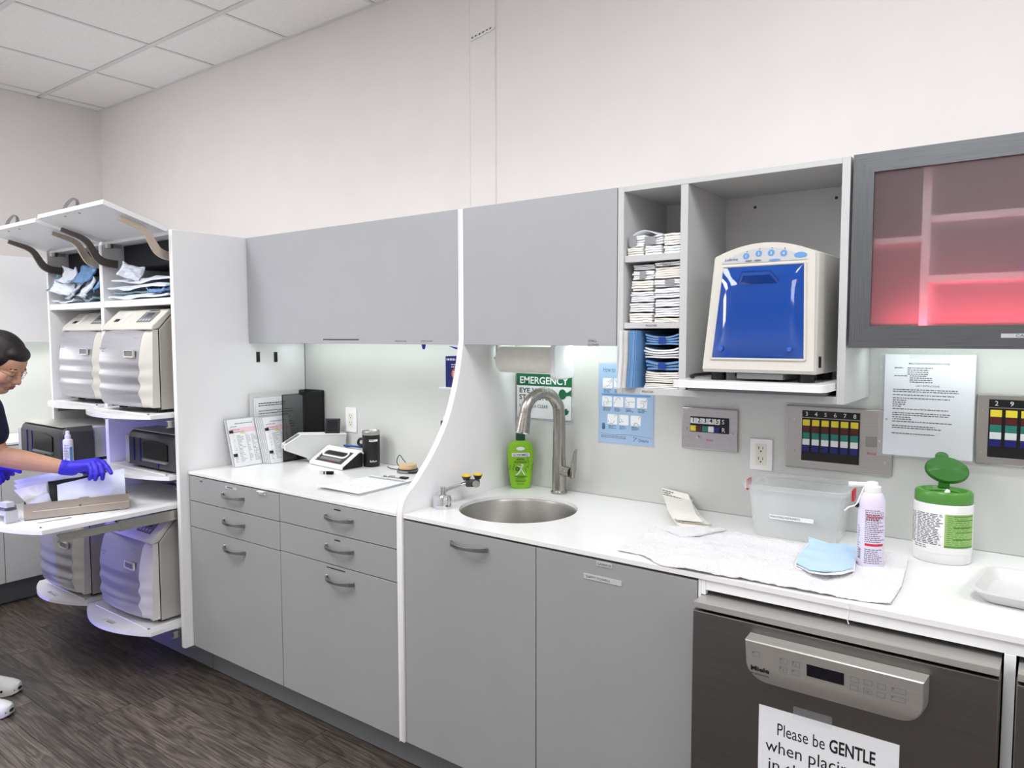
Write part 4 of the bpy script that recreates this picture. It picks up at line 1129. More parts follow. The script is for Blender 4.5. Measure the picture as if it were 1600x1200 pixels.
cyl(bm, (0.005, yf_ - 0.001, 0.092), (0.005, yf_ + 0.002, 0.092), 0.003, 0.003, 12)
mk('figure_mark', bm, 'paper', bd, W=False)
bm = new()
for k in range(14):
    a = 2 * math.pi * k / 14; b = 2 * math.pi * (k + 1) / 14
    stroke(bm, [(-0.012 + 0.006 * math.cos(a), 0.076 + 0.006 * math.sin(a)), (-0.012 + 0.006 * math.cos(b), 0.076 + 0.006 * math.sin(b))], 0.0016)
mk('ring_mark', bm, 'cap_green', bd, W=False)
bm = new()   # handwriting down both sides
for x0, z0, s in ((-0.040, 0.070, 1), (-0.030, 0.070, 2), (0.022, 0.062, 3), (0.030, 0.078, 4), (0.039, 0.068, 5), (0.027, 0.098, 6)):
    rr_ = random.Random(s); p = [(x0, z0)]
    for k in range(7): p.append((p[-1][0] + rr_.uniform(-0.003, 0.0035), p[-1][1] + rr_.uniform(0.001, 0.006)))
    stroke(bm, p, 0.0007, yf_ + 0.001 if abs(x0) > 0.035 else yf_ - 0.0002)
mk('handwriting', bm, 'ink', bd, W=False)

# ================================================================== paper towel holder
t = thing('paper_towel_holder', 'white paper towel holder with its roll hung below the wall cabinet over the sink', 'towel holder', (-0.60, -0.15, 1.335))
cy_, cz_ = -0.150, 1.387
bm = new(); rings = []
for x, rr_ in ((-0.750, 0.0462), (-0.749, 0.0472), (-0.502, 0.0472), (-0.501, 0.0462)):
    rings.append([Vector((x, cy_ + rr_ * math.cos(q), cz_ + rr_ * math.sin(q))) for q in (2 * math.pi * i / 40 for i in range(40))])
loft(bm, rings); mk('paper_roll', bm, 'paper_warm', t)
bm = new(); pts = rrect(cy_ - 0.062, cy_ + 0.062, cz_ - 0.062, ZUB + 0.002, 0.018, 5); prism(bm, pts, 'yz', -0.499, -0.4825); mk('bracket', bm, 'plastic_white', t, bev=0.003)
bm = new(); box(bm, -0.772, -0.764, cy_ - 0.016, cy_ + 0.016, cz_ - 0.004, ZUB + 0.002); br = mk('bracket', bm, 'plastic_ivory', t, bev=0.003)
bm = new(); cyl(bm, (-0.7639, cy_, cz_ + 0.004), (-0.7512, cy_, cz_ + 0.004), 0.010, 0.010, 16); cyl(bm, (-0.788, cy_, cz_ + 0.004), (-0.7721, cy_, cz_ + 0.004), 0.004, 0.010, 16); mk('knob', bm, 'plastic_ivory', br)
bm = new(); box(bm, -0.772, -0.4825, cy_ - 0.022, cy_ + 0.010, ZUB + 0.001, ZUB + 0.006); mk('mount_plate', bm, 'plastic_white', t)

# ================================================================== wall signs, outlets, call panels (y = -0.003 is the splash)
YW = -0.0032
def wallpt(px, py): return at(px, py, 'Y', YW)
t = thing('eyewash_sign', 'green and white emergency eyewash sign taped to the wall behind the faucet', 'sign', (-0.667, YW, 1.155))
x0, x1, z0, z1 = -0.794, -0.541, 1.157, 1.330
mk('sleeve', bx(x0 - 0.012, x1 + 0.006, YW - 0.0004, YW, z0 - 0.014, z1 + 0.01), 'film', t, smooth=False)
bm = new(); prism(bm, rrect(x0, x1, z0, z1, 0.008, 4), 'xz', YW - 0.0016, YW - 0.0006); pn = mk('panel', bm, 'paper', t, smooth=False)
y = YW - 0.0019
bm = new(); prism(bm, rrect(x0 + 0.001, x1 - 0.001, z1 - 0.047, z1 - 0.001, 0.005, 3), 'xz', y, y + 0.0002); mk('header_band', bm, 'sign_green', pn, smooth=False)
bm = new(); pp = [Vector((a, y, b)) for a, b in rrect(x0 + 0.002, x1 - 0.002, z0 + 0.002, z1 - 0.002, 0.007, 4)]; tube(bm, pp, 0.0007, 5, closed=True); mk('border', bm, 'ink', pn)
yq = y - 0.0003
lettering([('EMERGENCY', 0.037, (x0 + 0.016, yq, z1 - 0.0385), X, Z, {'bold': 0.02, 'fit': 0.218})], 'paper', pn)
lettering([('EYE WASH', 0.026, (x0 + 0.014, yq, z1 - 0.074), X, Z, {'bold': 0.015, 'fit': 0.150})], 'ink', pn)
lettering([('STATION', 0.026, (x0 + 0.014, yq, z1 - 0.100), X, Z, {'bold': 0.015, 'fit': 0.128})], 'ink', pn)
lettering([('KEEP AREA CLEAR', 0.018, (x0 + 0.014, yq, z1 - 0.130), X, Z, {'fit': 0.132})], 'ink', pn)
bm = new()
cx, cz = x1 - 0.042, z1 - 0.074
pts = [(cx + 0.017 * math.cos(q), cz + 0.019 * math.sin(q)) for q in (math.radians(20 + 320 * k / 18) for k in range(19))] + [(cx + 0.030, cz - 0.004), (cx + 0.038, cz - 0.008), (cx + 0.038, cz + 0.018), (cx + 0.026, cz + 0.010)]
prism(bm, pts, 'xz', yq, yq + 0.0002); mk('face_pictogram', bm, 'sign_green', pn, smooth=False)
bm = new(); bx_, bz_ = x1 - 0.035, z0 + 0.032
prism(bm, [(bx_ - 0.014 , bz_ + 0.008), (bx_ + 0.022, bz_ + 0.008)] + [(bx_ + 0.004 + 0.016 * math.cos(q), bz_ + 0.004 - 0.014 * math.sin(q)) for q in (math.pi * k / 8 for k in range(9))], 'xz', yq, yq + 0.0002)
box(bm, bx_ - 0.008, bx_ - 0.004, yq, yq + 0.0002, bz_ + 0.008, bz_ + 0.028); box(bm, bx_ - 0.011, bx_ - 0.001, yq, yq + 0.0002, bz_ + 0.026, bz_ + 0.030); box(bm, bx_ + 0.004, bx_ + 0.014, yq, yq + 0.0002, bz_ + 0.008, bz_ + 0.014)
mk('basin_pictogram', bm, 'sign_green', pn, smooth=False)

t = thing('handwash_poster', 'pale blue laminated hand washing poster on the wall beside the call panel', 'poster', (-0.324, YW, 1.09))
x0, x1, z0, z1 = -0.430, -0.2165, 1.094, 1.374
mk('laminate', bx(x0 - 0.004, x1 + 0.006, YW - 0.0005, YW, z0 - 0.005, z1 + 0.005), 'film', t, smooth=False)
pn = mk('sheet', bx(x0, x1, YW - 0.0012, YW - 0.0006, z0, z1), 'poster_blue', t, smooth=False)
y = YW - 0.0015
lettering([('How to', 0.026, (x0 + 0.016, y, z1 - 0.030), X, Z, {'fit': 0.048})], 'poster_teal', pn)
mk('band', bx(x0 + 0.012, x1 - 0.012, y, y + 0.0002, 1.262, 1.268), 'poster_band', pn, smooth=False)
icons = [(x0 + 0.016, 1.287), (x0 + 0.060, 1.287), (x0 + 0.014, 1.2225), (x0 + 0.059, 1.2225), (x0 + 0.104, 1.2225), (x0 + 0.150, 1.2225), (x0 + 0.036, 1.160), (x0 + 0.080, 1.160), (x0 + 0.127, 1.160)]
for k, (ix, iz) in enumerate(icons):
    bm = new(); prism(bm, rrect(ix, ix + 0.039, iz, iz + 0.036, 0.004, 3), 'xz', y - 0.0002, y); ic = mk('step_picture', bm, 'paper', pn, smooth=False)
    rr_ = random.Random(k + 40); bm = new()
    for s in range(3):   # two hands in outline
        p = [(ix + rr_.uniform(0.006, 0.03), iz + rr_.uniform(0.006, 0.028))]
        a = rr_.uniform(0, 6.28)
        for q in range(5):
            a += rr_.uniform(-1.0, 1.0); p.append((min(ix + 0.036, max(ix + 0.003, p[-1][0] + 0.008 * math.cos(a))), min(iz + 0.033, max(iz + 0.003, p[-1][1] + 0.008 * math.sin(a)))))
        tube(bm, smoothline([(a_, y - 0.0004, b_) for a_, b_ in p], 3), 0.0005, 4)
    mk('hand_outline', bm, 'ink_grey' if k != 6 else 'poster_teal', ic)
    bm = dashes(new(), (ix + 0.004, y - 0.0002, iz - 0.006), X, Z, 0.033, 3, 0.0045, 0.0022, k, (0.5, 1)); mk('caption', bm, 'poster_teal', pn, smooth=False)
bm = new(); hx, hz = x0 + 0.014, 1.150
prism(bm, rrect(hx, hx + 0.012, hz - 0.010, hz + 0.003, 0.004, 3), 'xz', y - 0.0003, y)
for k in range(4): box(bm, hx + 0.0005 + k * 0.003, hx + 0.0027 + k * 0.003, y - 0.0003, y, hz + 0.002, hz + (0.011, 0.014, 0.013, 0.009)[k])
mk('hand_mark', bm, 'poster_teal', pn, smooth=False)
bm = new(); tube(bm, smoothline([(x0 + 0.004, y, 1.128), (x0 + 0.06, y, 1.123), (x0 + 0.12, y, 1.127), (x1 - 0.004, y, 1.122)], 6), 0.0004, 4)
mk('wave_line', bm, 'poster_teal', pn)
bm = dashes(new(), (x0 + 0.010, y, 1.117), X, Z, 0.11, 2, 0.0055, 0.0022, 5, (0.7, 1)); mk('print', bm, 'ink_grey', pn, smooth=False)
lettering([('Ontario', 0.015, (x1 - 0.057, y, 1.106), X, Z, {'fit': 0.038})], 'ink', pn)
bm = new()
for a, b in ((0, 0), (0.004, 0.006), (0.0, 0.012), (0.008, 0.010)): cyl(bm, (x1 - 0.073 + a, y, 1.108 + b), (x1 - 0.073 + a, y - 0.0003, 1.108 + b), 0.0018, 0.0018, 6)
mk('trillium_mark', bm, 'ink', pn)

def outlet(px0, py0, px1, py1, label, screwless=True, deco=False):
    a = wallpt(px0, py0); b = wallpt(px1, py1)
    x0, x1, z1, z0 = a.x, b.x, a.z, b.z
    cxm, czm = (x0 + x1) / 2, (z0 + z1) / 2
    t = thing('wall_outlet', label, 'outlet', (cxm, YW, z0))
    bm = new(); box(bm, x0, x1, YW - 0.006, YW - 0.0002, z0, z1); pl_ = mk('cover_plate', bm, 'plastic_white', t, bev=0.002)
    iw = 0.0165
    mk('insert', bx(cxm - iw, cxm + iw, YW - 0.0072, YW - 0.0061, czm - 0.033, czm + 0.033), 'plastic_ivory', t, bev=0.0004)
    for s in (-1, 1):
        bm = new(); c = czm + s * 0.0165
        box(bm, cxm - 0.0075, cxm - 0.0055, YW - 0.0076, YW - 0.0073, c, c + 0.009); box(bm, cxm + 0.0052, cxm + 0.0068, YW - 0.0076, YW - 0.0073, c, c + 0.008)
        cyl(bm, (cxm, YW - 0.0073, c - 0.006), (cxm, YW - 0.0076, c - 0.006), 0.0026, 0.0026, 10)
        mk('socket', bm, 'ink', t, smooth=False)
    return t
outlet(541, 636, 558.5, 676, 'white double outlet on the wall behind the black tumbler')
outlet(1173, 684, 1207, 736, 'white double outlet on the wall behind the clear plastic bin')

def call_plate(x0, x1, z0, z1, label):
    t = thing('call_panel', label, 'panel', ((x0 + x1) / 2, YW, z0))
    mk('steel_plate', bx(x0, x1, YW - 0.010, YW - 0.0004, z0, z1), 'steel', t, bev=0.004, seg=2)
    return t, YW - 0.0104
def screw(t, x, z, y):
    bm = new(); cyl(bm, (x, y + 0.0003, z), (x, y - 0.0022, z), 0.0042, 0.0034, 12); mk('screw', bm, 'zinc', t)
def put_text_mark(t, s, px, py, w, y):
    p = at(px, py, 'Y', y); lettering([(s, 0.012, (p.x, y, p.z), X, Vector((0.25, 0, 1)), {'fit': w})], 'ink_red', t, 'maker_mark')
t, y = call_plate(-0.1115, 0.0765, 1.1015, 1.2385, 'small steel call panel with keys numbered one to five')
a = at(1079, 650, 'Y', y); b = at(1138.5, 678.5, 'Y', y)
mk('key_block', bx(a.x, b.x, y - 0.004, y + 0.0002, b.z, a.z), 'black', t, bev=0.001)
kw = (b.x - a.x) * 0.78 / 5; zmid = (a.z + b.z) / 2; kh = (a.z - b.z) * 0.36
for k in range(5):
    kx = a.x + 0.003 + k * kw
    q = mk('key', bx(kx, kx + kw - 0.0012, y - 0.008, y - 0.0042, zmid + 0.003, zmid + 0.003 + kh), 'key_white', t, bev=0.0006)
    lettering([(str(k + 1), 0.022, (kx + kw / 2, y - 0.0083, zmid + 0.007), X, Z, {'align': 'CENTER', 'bold': 0.01})], 'ink', q)
    mk('key', bx(kx, kx + kw - 0.0012, y - 0.008, y - 0.0042, zmid - 0.004 - kh, zmid - 0.004), ('key_yellow', 'key_maroon', 'key_teal', 'key_white', 'key_navy')[k], t, bev=0.0006)
lettering([('S', 0.020, (b.x - 0.022, y - 0.0043, zmid + 0.006), X, Z)], 'paper', t); lettering([('R', 0.020, (b.x - 0.022, y - 0.0043, zmid - 0.020), X, Z)], 'paper', t)
screw(t, -0.096, 1.167, y); screw(t, 0.058, 1.160, y)
p = at(1091.5, 682.5, 'Y', y); bm = new(); cyl(bm, (p.x, y, p.z), (p.x, y - 0.012, p.z), 0.0045, 0.003, 12); mk('toggle', bm, 'chrome', t)
put_text_mark(t, 'feta', 1103, 689, 0.022, y)

def big_panel(x0, x1, z0, z1, label, blk, nums, nx, gap_first=0):
    t, y = call_plate(x0, x1, z0, z1, label)
    bx0, bx1, bz0, bz1 = blk
    hh = (bz1 - bz0)
    mk('number_strip', bx(bx0, bx1, y - 0.003, y + 0.0002, bz1 - hh * 0.135, bz1), 'black', t, bev=0.0006)
    mk('key_block', bx(bx0, bx1, y - 0.003, y + 0.0002, bz0, bz1 - hh * 0.15), 'black', t, bev=0.0006)
    cw = (bx1 - bx0) / nx
    top = bz1 - hh * 0.175; rh = hh * 0.128
    for c in range(nx):
        lettering([(nums[c], 0.017, (bx0 + cw * (c + 0.5), y - 0.0034, bz1 - hh * 0.105), X, Z, {'align': 'CENTER'})], 'paper', t)
        for r_ in range(5):
            mm = ('key_yellow', 'key_maroon', 'key_teal', 'key_white', 'key_navy')[r_]
            mk('key', bx(bx0 + cw * c + cw * 0.12, bx0 + cw * (c + 1) - cw * 0.12, y - 0.007, y - 0.0032, top - rh * (r_ + 1) + 0.0006, top - rh * r_ - 0.0006), mm, t, bev=0.0006)
    return t, y
q0 = at(1254, 640, 'Y', YW - 0.0104); q1 = at(1342, 719, 'Y', YW - 0.0104)
t, y = big_panel(0.2235, 0.5175, 1.0745, 1.2630, 'wide steel call panel with six columns of coloured keys behind the bin', (q0.x, q1.x, 1.0995, 1.2495), '345678', 6)
for x, z in ((0.2495, 1.222), (0.2495, 1.126), (0.499, 1.113), (0.499, 1.238)): screw(t, x, z, y)
p = at(1353, 682, 'Y', y); bm = new()
for i in range(7):
    for j in range(7): quad(bm, (p.x + i * 0.0044, y - 0.0003, p.z - j * 0.0044), X, Z, 0, 0.0022, -0.0022, 0)
mk('speaker_grille', bm, 'ink', t, smooth=False, kind='stuff')
put_text_mark(t, 'feta', 1354, 710, 0.024, y)
q0 = at(1546, 621, 'Y', YW - 0.0104)
t, y = big_panel(0.7115, 1.02, 1.1335, 1.3195, 'steel call panel with coloured keys beyond the instruction sheet', (q0.x, q0.x + 0.165, 1.155, 1.306), ('2', '9', '12', '14', '15'), 5)
for x, z in ((0.7265, 1.276), (0.7265, 1.166)): screw(t, x, z, y)

# instruction sheet in a punched plastic sleeve
x0, x1, z0, z1 = 0.4915, 0.7070, 1.139, 1.4195
t = thing('instruction_sheet', 'printed instruction sheet in a clear punched sleeve taped to the wall', 'document', ((x0 + x1) / 2, YW, z0))
YS = YW - 0.0125
pn = mk('sheet', bx(x0, x1, YS, YS + 0.0004, z0, z1), 'paper', t, smooth=False)
mk('sleeve', bx(x0 - 0.013, x1 + 0.002, YS - 0.0012, YS - 0.0007, z0 - 0.005, z1 + 0.002), 'film', t, smooth=False)
bm = new()
for z in (z0 + 0.035, z0 + 0.14, z0 + 0.245): cyl(bm, (x0 - 0.008, YS - 0.0013, z), (x0 - 0.008, YS - 0.0016, z), 0.0032, 0.0032, 12)
mk('punch_hole', bm, 'pale_grey', t, smooth=False, kind='stuff')
mk('tape', bx(x0 + 0.06, x1 - 0.06, YS - 0.0018, YS - 0.0013, z1 - 0.012, z1 + 0.012), 'film', t, smooth=False)
yq = YS - 0.0003
lettering([('MIELE DISHWASHERS INSTRUCTIONS', 0.007, ((x0 + x1) / 2, yq, z1 - 0.027), X, Z, {'align': 'CENTER', 'bold': 0.012, 'fit': 0.098})], 'ink', pn)
lettering([('LAB 1: INSTRUCTIONS', 0.007, ((x0 + x1) / 2 - 0.002, yq, z1 - 0.088), X, Z, {'align': 'CENTER', 'bold': 0.012, 'fit': 0.056})], 'ink', pn)
bm = new()
def para(dx, zz, w, rows, seed, fill=(0.75, 1.0)): dashes(bm, (x0 + dx, yq, zz), X, Z, w, rows, 0.0056, 0.0026, seed, fill, (0.003, 0.010), 0.0016)
para(0.024, z1 - 0.038, 0.022, 1, 1, (1, 1)); para(0.056, z1 - 0.038, 0.062, 4, 2, (0.6, 1)); para(0.024, z1 - 0.060, 0.034, 1, 3, (1, 1)); para(0.062, z1 - 0.060, 0.058, 4, 4, (0.6, 1))
for k, (zz, w, n) in enumerate(((0.098, 0.165, 2), (0.113, 0.16, 1), (0.122, 0.15, 1), (0.128, 0.08, 4), (0.152, 0.155, 1), (0.163, 0.14, 2), (0.175, 0.05, 2), (0.187, 0.155, 1), (0.199, 0.12, 2), (0.220, 0.11, 1))):
    para(0.022, z1 - zz, w, n, 10 + k, (0.85, 1.0) if n < 3 else (0.25, 0.9))
mk('print', bm, 'ink', pn, smooth=False)
# ================================================================== handpiece lubricator in the open cabinet
BZ = zt1 + 0.0005
LX0, LX1, LYF, LYB = 0.102, 0.3965, -0.388, -0.10
t = thing('lubricator', 'cream handpiece lubricator with a blue see-through door on the pull-out board', 'lubricator', ((LX0 + LX1) / 2, -0.24, BZ))
w = (LX1 - LX0) / 2; cxl = (LX0 + LX1) / 2
H0, H1 = 0.022, 0.360
def arch(s):   # top edge height over half width s in -1..1
    return H1 - 0.030 * s * s
def shell(y, k, lean, zb0):
    pts = [(-w * k, zb0)] + [(w * k, zb0)]
    n = 14
    tp = [(w * k * (1 - 2 * i / n) * lean, arch(1 - 2 * i / n)) for i in range(n + 1)]
    return [Vector((cxl + x, y, BZ + z)) for x, z in pts + tp]
# front slopes back a little towards the top
def shear(R, amt):
    return [Vector((p.x, p.y + amt * (p.z - BZ) / H1, p.z)) for p in R]
bm = new()
rings = [shear(shell(LYF, 0.955, 0.90, H0 + 0.012), 0.055), shear(shell(LYF + 0.012, 1.0, 0.93, H0), 0.055), shell(LYF + 0.09, 1.0, 0.955, H0), shell(LYB, 1.0, 0.955, H0)]
loft(bm, rings); bd = mk('body', bm, 'cream', t, bev=0.003, ang=50)
def ff(x, z, e=0.0):   # point on the sloping front
    return Vector((cxl + x, LYF + 0.055 * z / H1 - e, BZ + z))
fu_ = Vector((0, 0.055, H1)).normalized(); fnn = Vector((0, -H1, 0.055)).normalized()
# blue door, slightly convex, tapering to the top
g = []
for j in range(13):
    v = j / 12; z = 0.062 + (0.300 - 0.062) * v; hw = 0.118 - 0.014 * v
    row_ = []
    for i in range(15):
        u = -1 + 2 * i / 14
        bulge = 0.010 * (1 - u ** 6) * (1 - (2 * v - 1) ** 6) + 0.0035
        row_.append(ff(u * hw, z, bulge))
    g.append(row_)
bm = new(); grid_solid(bm, g, 0.0032, up=Vector((0, -1, 0))); dr = mk('door', bm, 'blue_glass', t, ang=60)
bm = new()
for p0, p1 in (((-0.121, 0.058), (0.121, 0.058)), ((0.121, 0.058), (0.107, 0.304)), ((0.107, 0.304), (-0.107, 0.304)), ((-0.107, 0.304), (-0.121, 0.058))):
    cyl(bm, ff(*p0, 0.001), ff(*p1, 0.001), 0.0035, 0.0035, 10)
mk('door_rim', bm, 'cream', t)
bm = new(); hb = [ff(-0.055, 0.262, 0.013), ff(0.045, 0.262, 0.013), ff(0.030, 0.285, 0.034), ff(-0.040, 0.285, 0.034)]; hb2 = [p - Z * 0.010 for p in hb]
loft(bm, [hb, hb2]); mk('door_grip', bm, 'blue_glass', dr, bev=0.002)
for x in (-0.092, 0.085):
    bm = new(); c = ff(x, 0.085, 0.0125); cyl(bm, c, c + fnn * 0.002, 0.006, 0.006, 16); mk('rivet', bm, 'blue_inner', dr)
bm = new(); c = ff(-0.02, 0.235, -0.012); cyl(bm, c, c + Z * 0.03, 0.006, 0.012, 14); cyl(bm, c - Z * 0.02, c, 0.003, 0.004, 10); mk('nozzle', bm, 'black', t)
# control strip
bm = new(); n = 14
lo = [ff(-0.112 + 0.224 * i / n, 0.312 + 0.0, 0.0016) for i in range(n + 1)]
hi = [ff(-0.105 + 0.21 * i / n, arch(-1 + 2 * i / n) - 0.011, 0.0016) for i in range(n + 1)]
for i in range(n): bm.faces.new([bm.verts.new(q) for q in (lo[i], lo[i + 1], hi[i + 1], hi[i])])
bmesh.ops.remove_doubles(bm, verts=bm.verts, dist=1e-5)
cs = mk('control_strip', bm, 'pale_grey', t, smooth=False)
def disc(x, z, rx, rz_, m, e=0.0024, nme='button'):
    bm = new(); c = ff(x, z, e); bm.faces.new([bm.verts.new(c + X * (rx * math.cos(q)) + fu_ * (rz_ * math.sin(q))) for q in (2 * math.pi * i / 24 for i in range(24))])
    return mk(nme, bm, m, cs, smooth=False)
for k, (x, z) in enumerate(((-0.045, 0.3295), (-0.012, 0.3345), (0.020, 0.3345), (0.052, 0.3315))):
    b = disc(x, z, 0.0085, 0.0085, 'poster_band')
    lettering([(str(k + 1), 0.010, ff(x, z - 0.0035, 0.0030), X, fu_, {'align': 'CENTER'})], 'paper', b)
    disc(x + 0.002, z + 0.0125, 0.002, 0.0014, 'mid_grey', nme='indicator')
disc(0.094, 0.3245, 0.0155, 0.0072, 'poster_band')
disc(0.030, 0.3155, 0.015, 0.0028, 'poster_band'); disc(-0.037, 0.3165, 0.010, 0.0026, 'mid_grey'); disc(-0.014, 0.3165, 0.010, 0.0026, 'mid_grey')
lettering([('Lubrina', 0.011, ff(-0.102, 0.3195, 0.0030), X, (fu_ + X * 0.25), {'fit': 0.034})], 'key_navy', cs)
for x in (-0.115, 0.115):
    for yq_ in (LYF + 0.05, LYB - 0.05):
        bm = new(); cyl(bm, (cxl + x, yq_, BZ), (cxl + x, yq_, BZ + H0 - 0.0005), 0.020, 0.020, 16); mk('foot', bm, 'black', t)
mk('drip_drawer', bx(cxl - 0.055, cxl + 0.065, LYF + 0.02, LYF + 0.20, BZ + 0.006, BZ + H0 - 0.001), 'mid_grey', t, bev=0.001)
p = at(1281, 566, 'X', LX1 + 0.0004); bm = new(); box(bm, LX1 - 0.001, LX1 + 0.003, p.y - 0.008, p.y + 0.004, p.z - 0.014, p.z + 0.014); mk('switch', bm, 'black', t)
bm = new(); pts = smoothline([(0.075, -0.372, BZ + 0.007), (0.06, -0.352, BZ + 0.007), (0.052, -0.30, BZ + 0.008), (0.05, -0.2, BZ + 0.007), (0.045, -0.06, BZ + 0.007)], 5); tube(bm, pts, 0.005, 8)
mk('power_cord', bm, 'black', t)

# ================================================================== bundles of paper pouches
def bundle(x0, x1, y0, y1, z, h, seed, sag=0.0, tilt=0.0, layers=None, jit=0.004, wrap=None):
    """a stack of sheets: thin wavy layers in one mesh"""
    r = random.Random(seed); n = layers or max(3, int(h / 0.006)); bm = new(); M = 7
    lh = h / n
    for k in range(n):
        a0, a1 = x0 + r.uniform(0, jit), x1 - r.uniform(0, jit); b0 = y0 + r.uniform(0, jit * 1.6); b1 = y1
        g = []
        for yv in (b0, b1):
            row_ = []
            for i in range(M + 1):
                u = i / M; x = a0 + (a1 - a0) * u
                zz = z + lh * (k + 1) - 0.0006 + sag * (2 * u - 1) ** 2 * (k / n) + tilt * (u - 0.5) * (0.3 + 0.7 * k / n) + 0.0006 * math.sin(9 * u + seed + k)
                row_.append(Vector((x, yv, zz)))
            g.append(row_)
        grid_solid(bm, g, lh - 0.0012)
    lo = min(v.co.z for v in bm.verts)
    for v in bm.verts: v.co.z += z - lo
    return bm
def put_bundle(m, label, group, *a, wrap=None, **k):
    x0, x1, y0, y1, z, h, seed = a
    t = thing('pouch_bundle', label, 'pouch bundle', ((x0 + x1) / 2, (y0 + y1) / 2, z), 0, group)
    mk('sheets', bundle(*a, **k), m, t, smooth=False)
    if wrap:
        u0, u1, wm = wrap
        mk('band', bx(x0 + (x1 - x0) * u0, x0 + (x1 - x0) * u1, y0 - 0.002, y0 - 0.0006, z + 0.003, z + h - 0.001), wm, t, smooth=False)
    return t
SB = -0.02
z1s = 1.710
gtop = 'paper pouch bundles on the top shelf of the open cabinet'
yA = -0.300
put_bundle('paper_warm', 'short bundle at the base of the stack by the cabinet side on the top shelf', gtop, -0.168, -0.114, yA, -0.05, z1s, 0.024, 1)
put_bundle('paper', 'bundle with a grey label band by the cabinet side on the top shelf', gtop, -0.166, -0.113, yA + 0.004, -0.05, z1s + 0.0255, 0.034, 2, wrap=(0.05, 0.5, 'tape_grey'))
put_bundle('paper', 'lowest bundle of the middle stack on the top shelf', gtop, -0.110, -0.056, yA, -0.05, z1s, 0.026, 3)
put_bundle('paper', 'banded bundle topping the middle stack on the top shelf', gtop, -0.110, -0.055, yA + 0.003, -0.05, z1s + 0.0275, 0.026, 4, wrap=(0.0, 0.6, 'tape_grey'), tilt=0.010)
put_bundle('paper', 'lowest bundle of the stack against the divider on the top shelf', gtop, -0.053, 0.004, yA, -0.05, z1s, 0.022, 5)
put_bundle('paper_warm', 'upper bundle of the stack against the divider on the top shelf', gtop, -0.053, 0.004, yA + 0.002, -0.05, z1s + 0.024, 0.034, 6)
bm = new(); g = []
for j in range(4):
    g.append([Vector((-0.160 + 0.010 * j + 0.075 * i / 6, -0.280 + 0.035 * j, z1s + 0.064 + 0.012 * math.sin(i * 0.55) - 0.002 * j)) for i in range(7)])
grid_solid(bm, g, 0.0015); solo('loose_pouch', bm, 'paper', 'single loose pouch curling on the top shelf stack', 'pouch', ang=60)
t = thing('carton', 'small printed white carton behind the stacks on the top shelf', 'box', (-0.024, -0.09, z1s))
bm = new(); box(bm, -0.050, 0.003, -0.047, -0.020, z1s, z1s + 0.118); cb = mk('carton_box', bm, 'paper_warm', t, bev=0.001)
bm = dashes(new(), (-0.040, -0.0474, z1s + 0.105), X, Z, 0.040, 3, 0.007, 0.003, 6); mk('print', bm, 'ink_grey', t, smooth=False)
solo('carton_flap', bx(-0.115, -0.053, -0.046, -0.022, z1s, z1s + 0.095), 'paper_warm', 'plain white carton end beside the printed carton on the top shelf', 'box', bev=0.001)
z2s = 1.512
gmid = 'paper pouch bundles on the middle shelf of the open cabinet'
zc = z2s
for k, (h, wr, mm, lb) in enumerate(((0.028, None, 'paper_warm', 'cream bundle at the base of the outer stack'), (0.026, None, 'paper', 'second bundle from the base of the outer stack'), (0.030, None, 'paper', 'thick bundle in the middle of the outer stack'), (0.029, None, 'paper_warm', 'bundle below the banded one in the outer stack'), (0.026, (0.36, 0.62, 'tape_grey'), 'paper', 'banded bundle on the outer stack'), (0.014, None, 'paper', 'thin bundle topping the outer stack'))):
    put_bundle(mm, lb + ' on the middle shelf', gmid, -0.163 + 0.002 * k, -0.085 + 0.002 * (k % 3), yA + 0.002 * k, -0.05, zc, h, 20 + k, wrap=wr); zc += h + 0.0035
zc = z2s
for k, (h, wr, mm, lb) in enumerate(((0.012, None, 'paper_warm', 'thin bundle at the base of the inner stack'), (0.026, None, 'paper', 'second bundle from the base of the inner stack'), (0.022, None, 'paper', 'third bundle from the base of the inner stack'), (0.028, None, 'paper', 'thick bundle below the banded one of the inner stack'), (0.022, (0.42, 0.75, 'tape_grey'), 'paper', 'banded bundle inside the inner stack'), (0.032, None, 'paper_warm', 'thick bundle above the banded one of the inner stack'), (0.010, (0.3, 0.62, 'tape_grey'), 'paper', 'thin banded bundle near the top of the inner stack'))):
    put_bundle(mm, lb + ' on the middle shelf', gmid, -0.0795, 0.0035, yA + 0.002 * (k % 3), -0.05, zc, h, 40 + k, wrap=wr, tilt=0.002 * min(k, 1)); zc += h + 0.0035
z3s = ozb + 0.0195
glow = 'large pouch bundles on the lowest shelf of the open cabinet'
zc = z3s
for k, (h, wr, mm, sg, lb) in enumerate(((0.014, None, 'paper_warm', 0.0, 'thin cream bundle at the base'), (0.030, None, 'paper_warm', 0.004, 'thick cream bundle near the base'), (0.022, (0.40, 0.62, 'tape_blue'), 'pouch_blue', 0.010, 'lower blue taped bundle'), (0.024, None, 'paper', 0.012, 'white bundle between the two blue taped ones'), (0.024, (0.42, 0.62, 'tape_blue'), 'pouch_blue', 0.012, 'upper blue taped bundle'))):
    put_bundle(mm, lb + ' of the lowest shelf stack', glow, -0.108 + 0.003 * (k % 3), 0.003, -0.306 + 0.002 * (k % 2), -0.05, zc, h, 60 + k, wrap=wr, sag=sg); zc += h + sg + 0.003
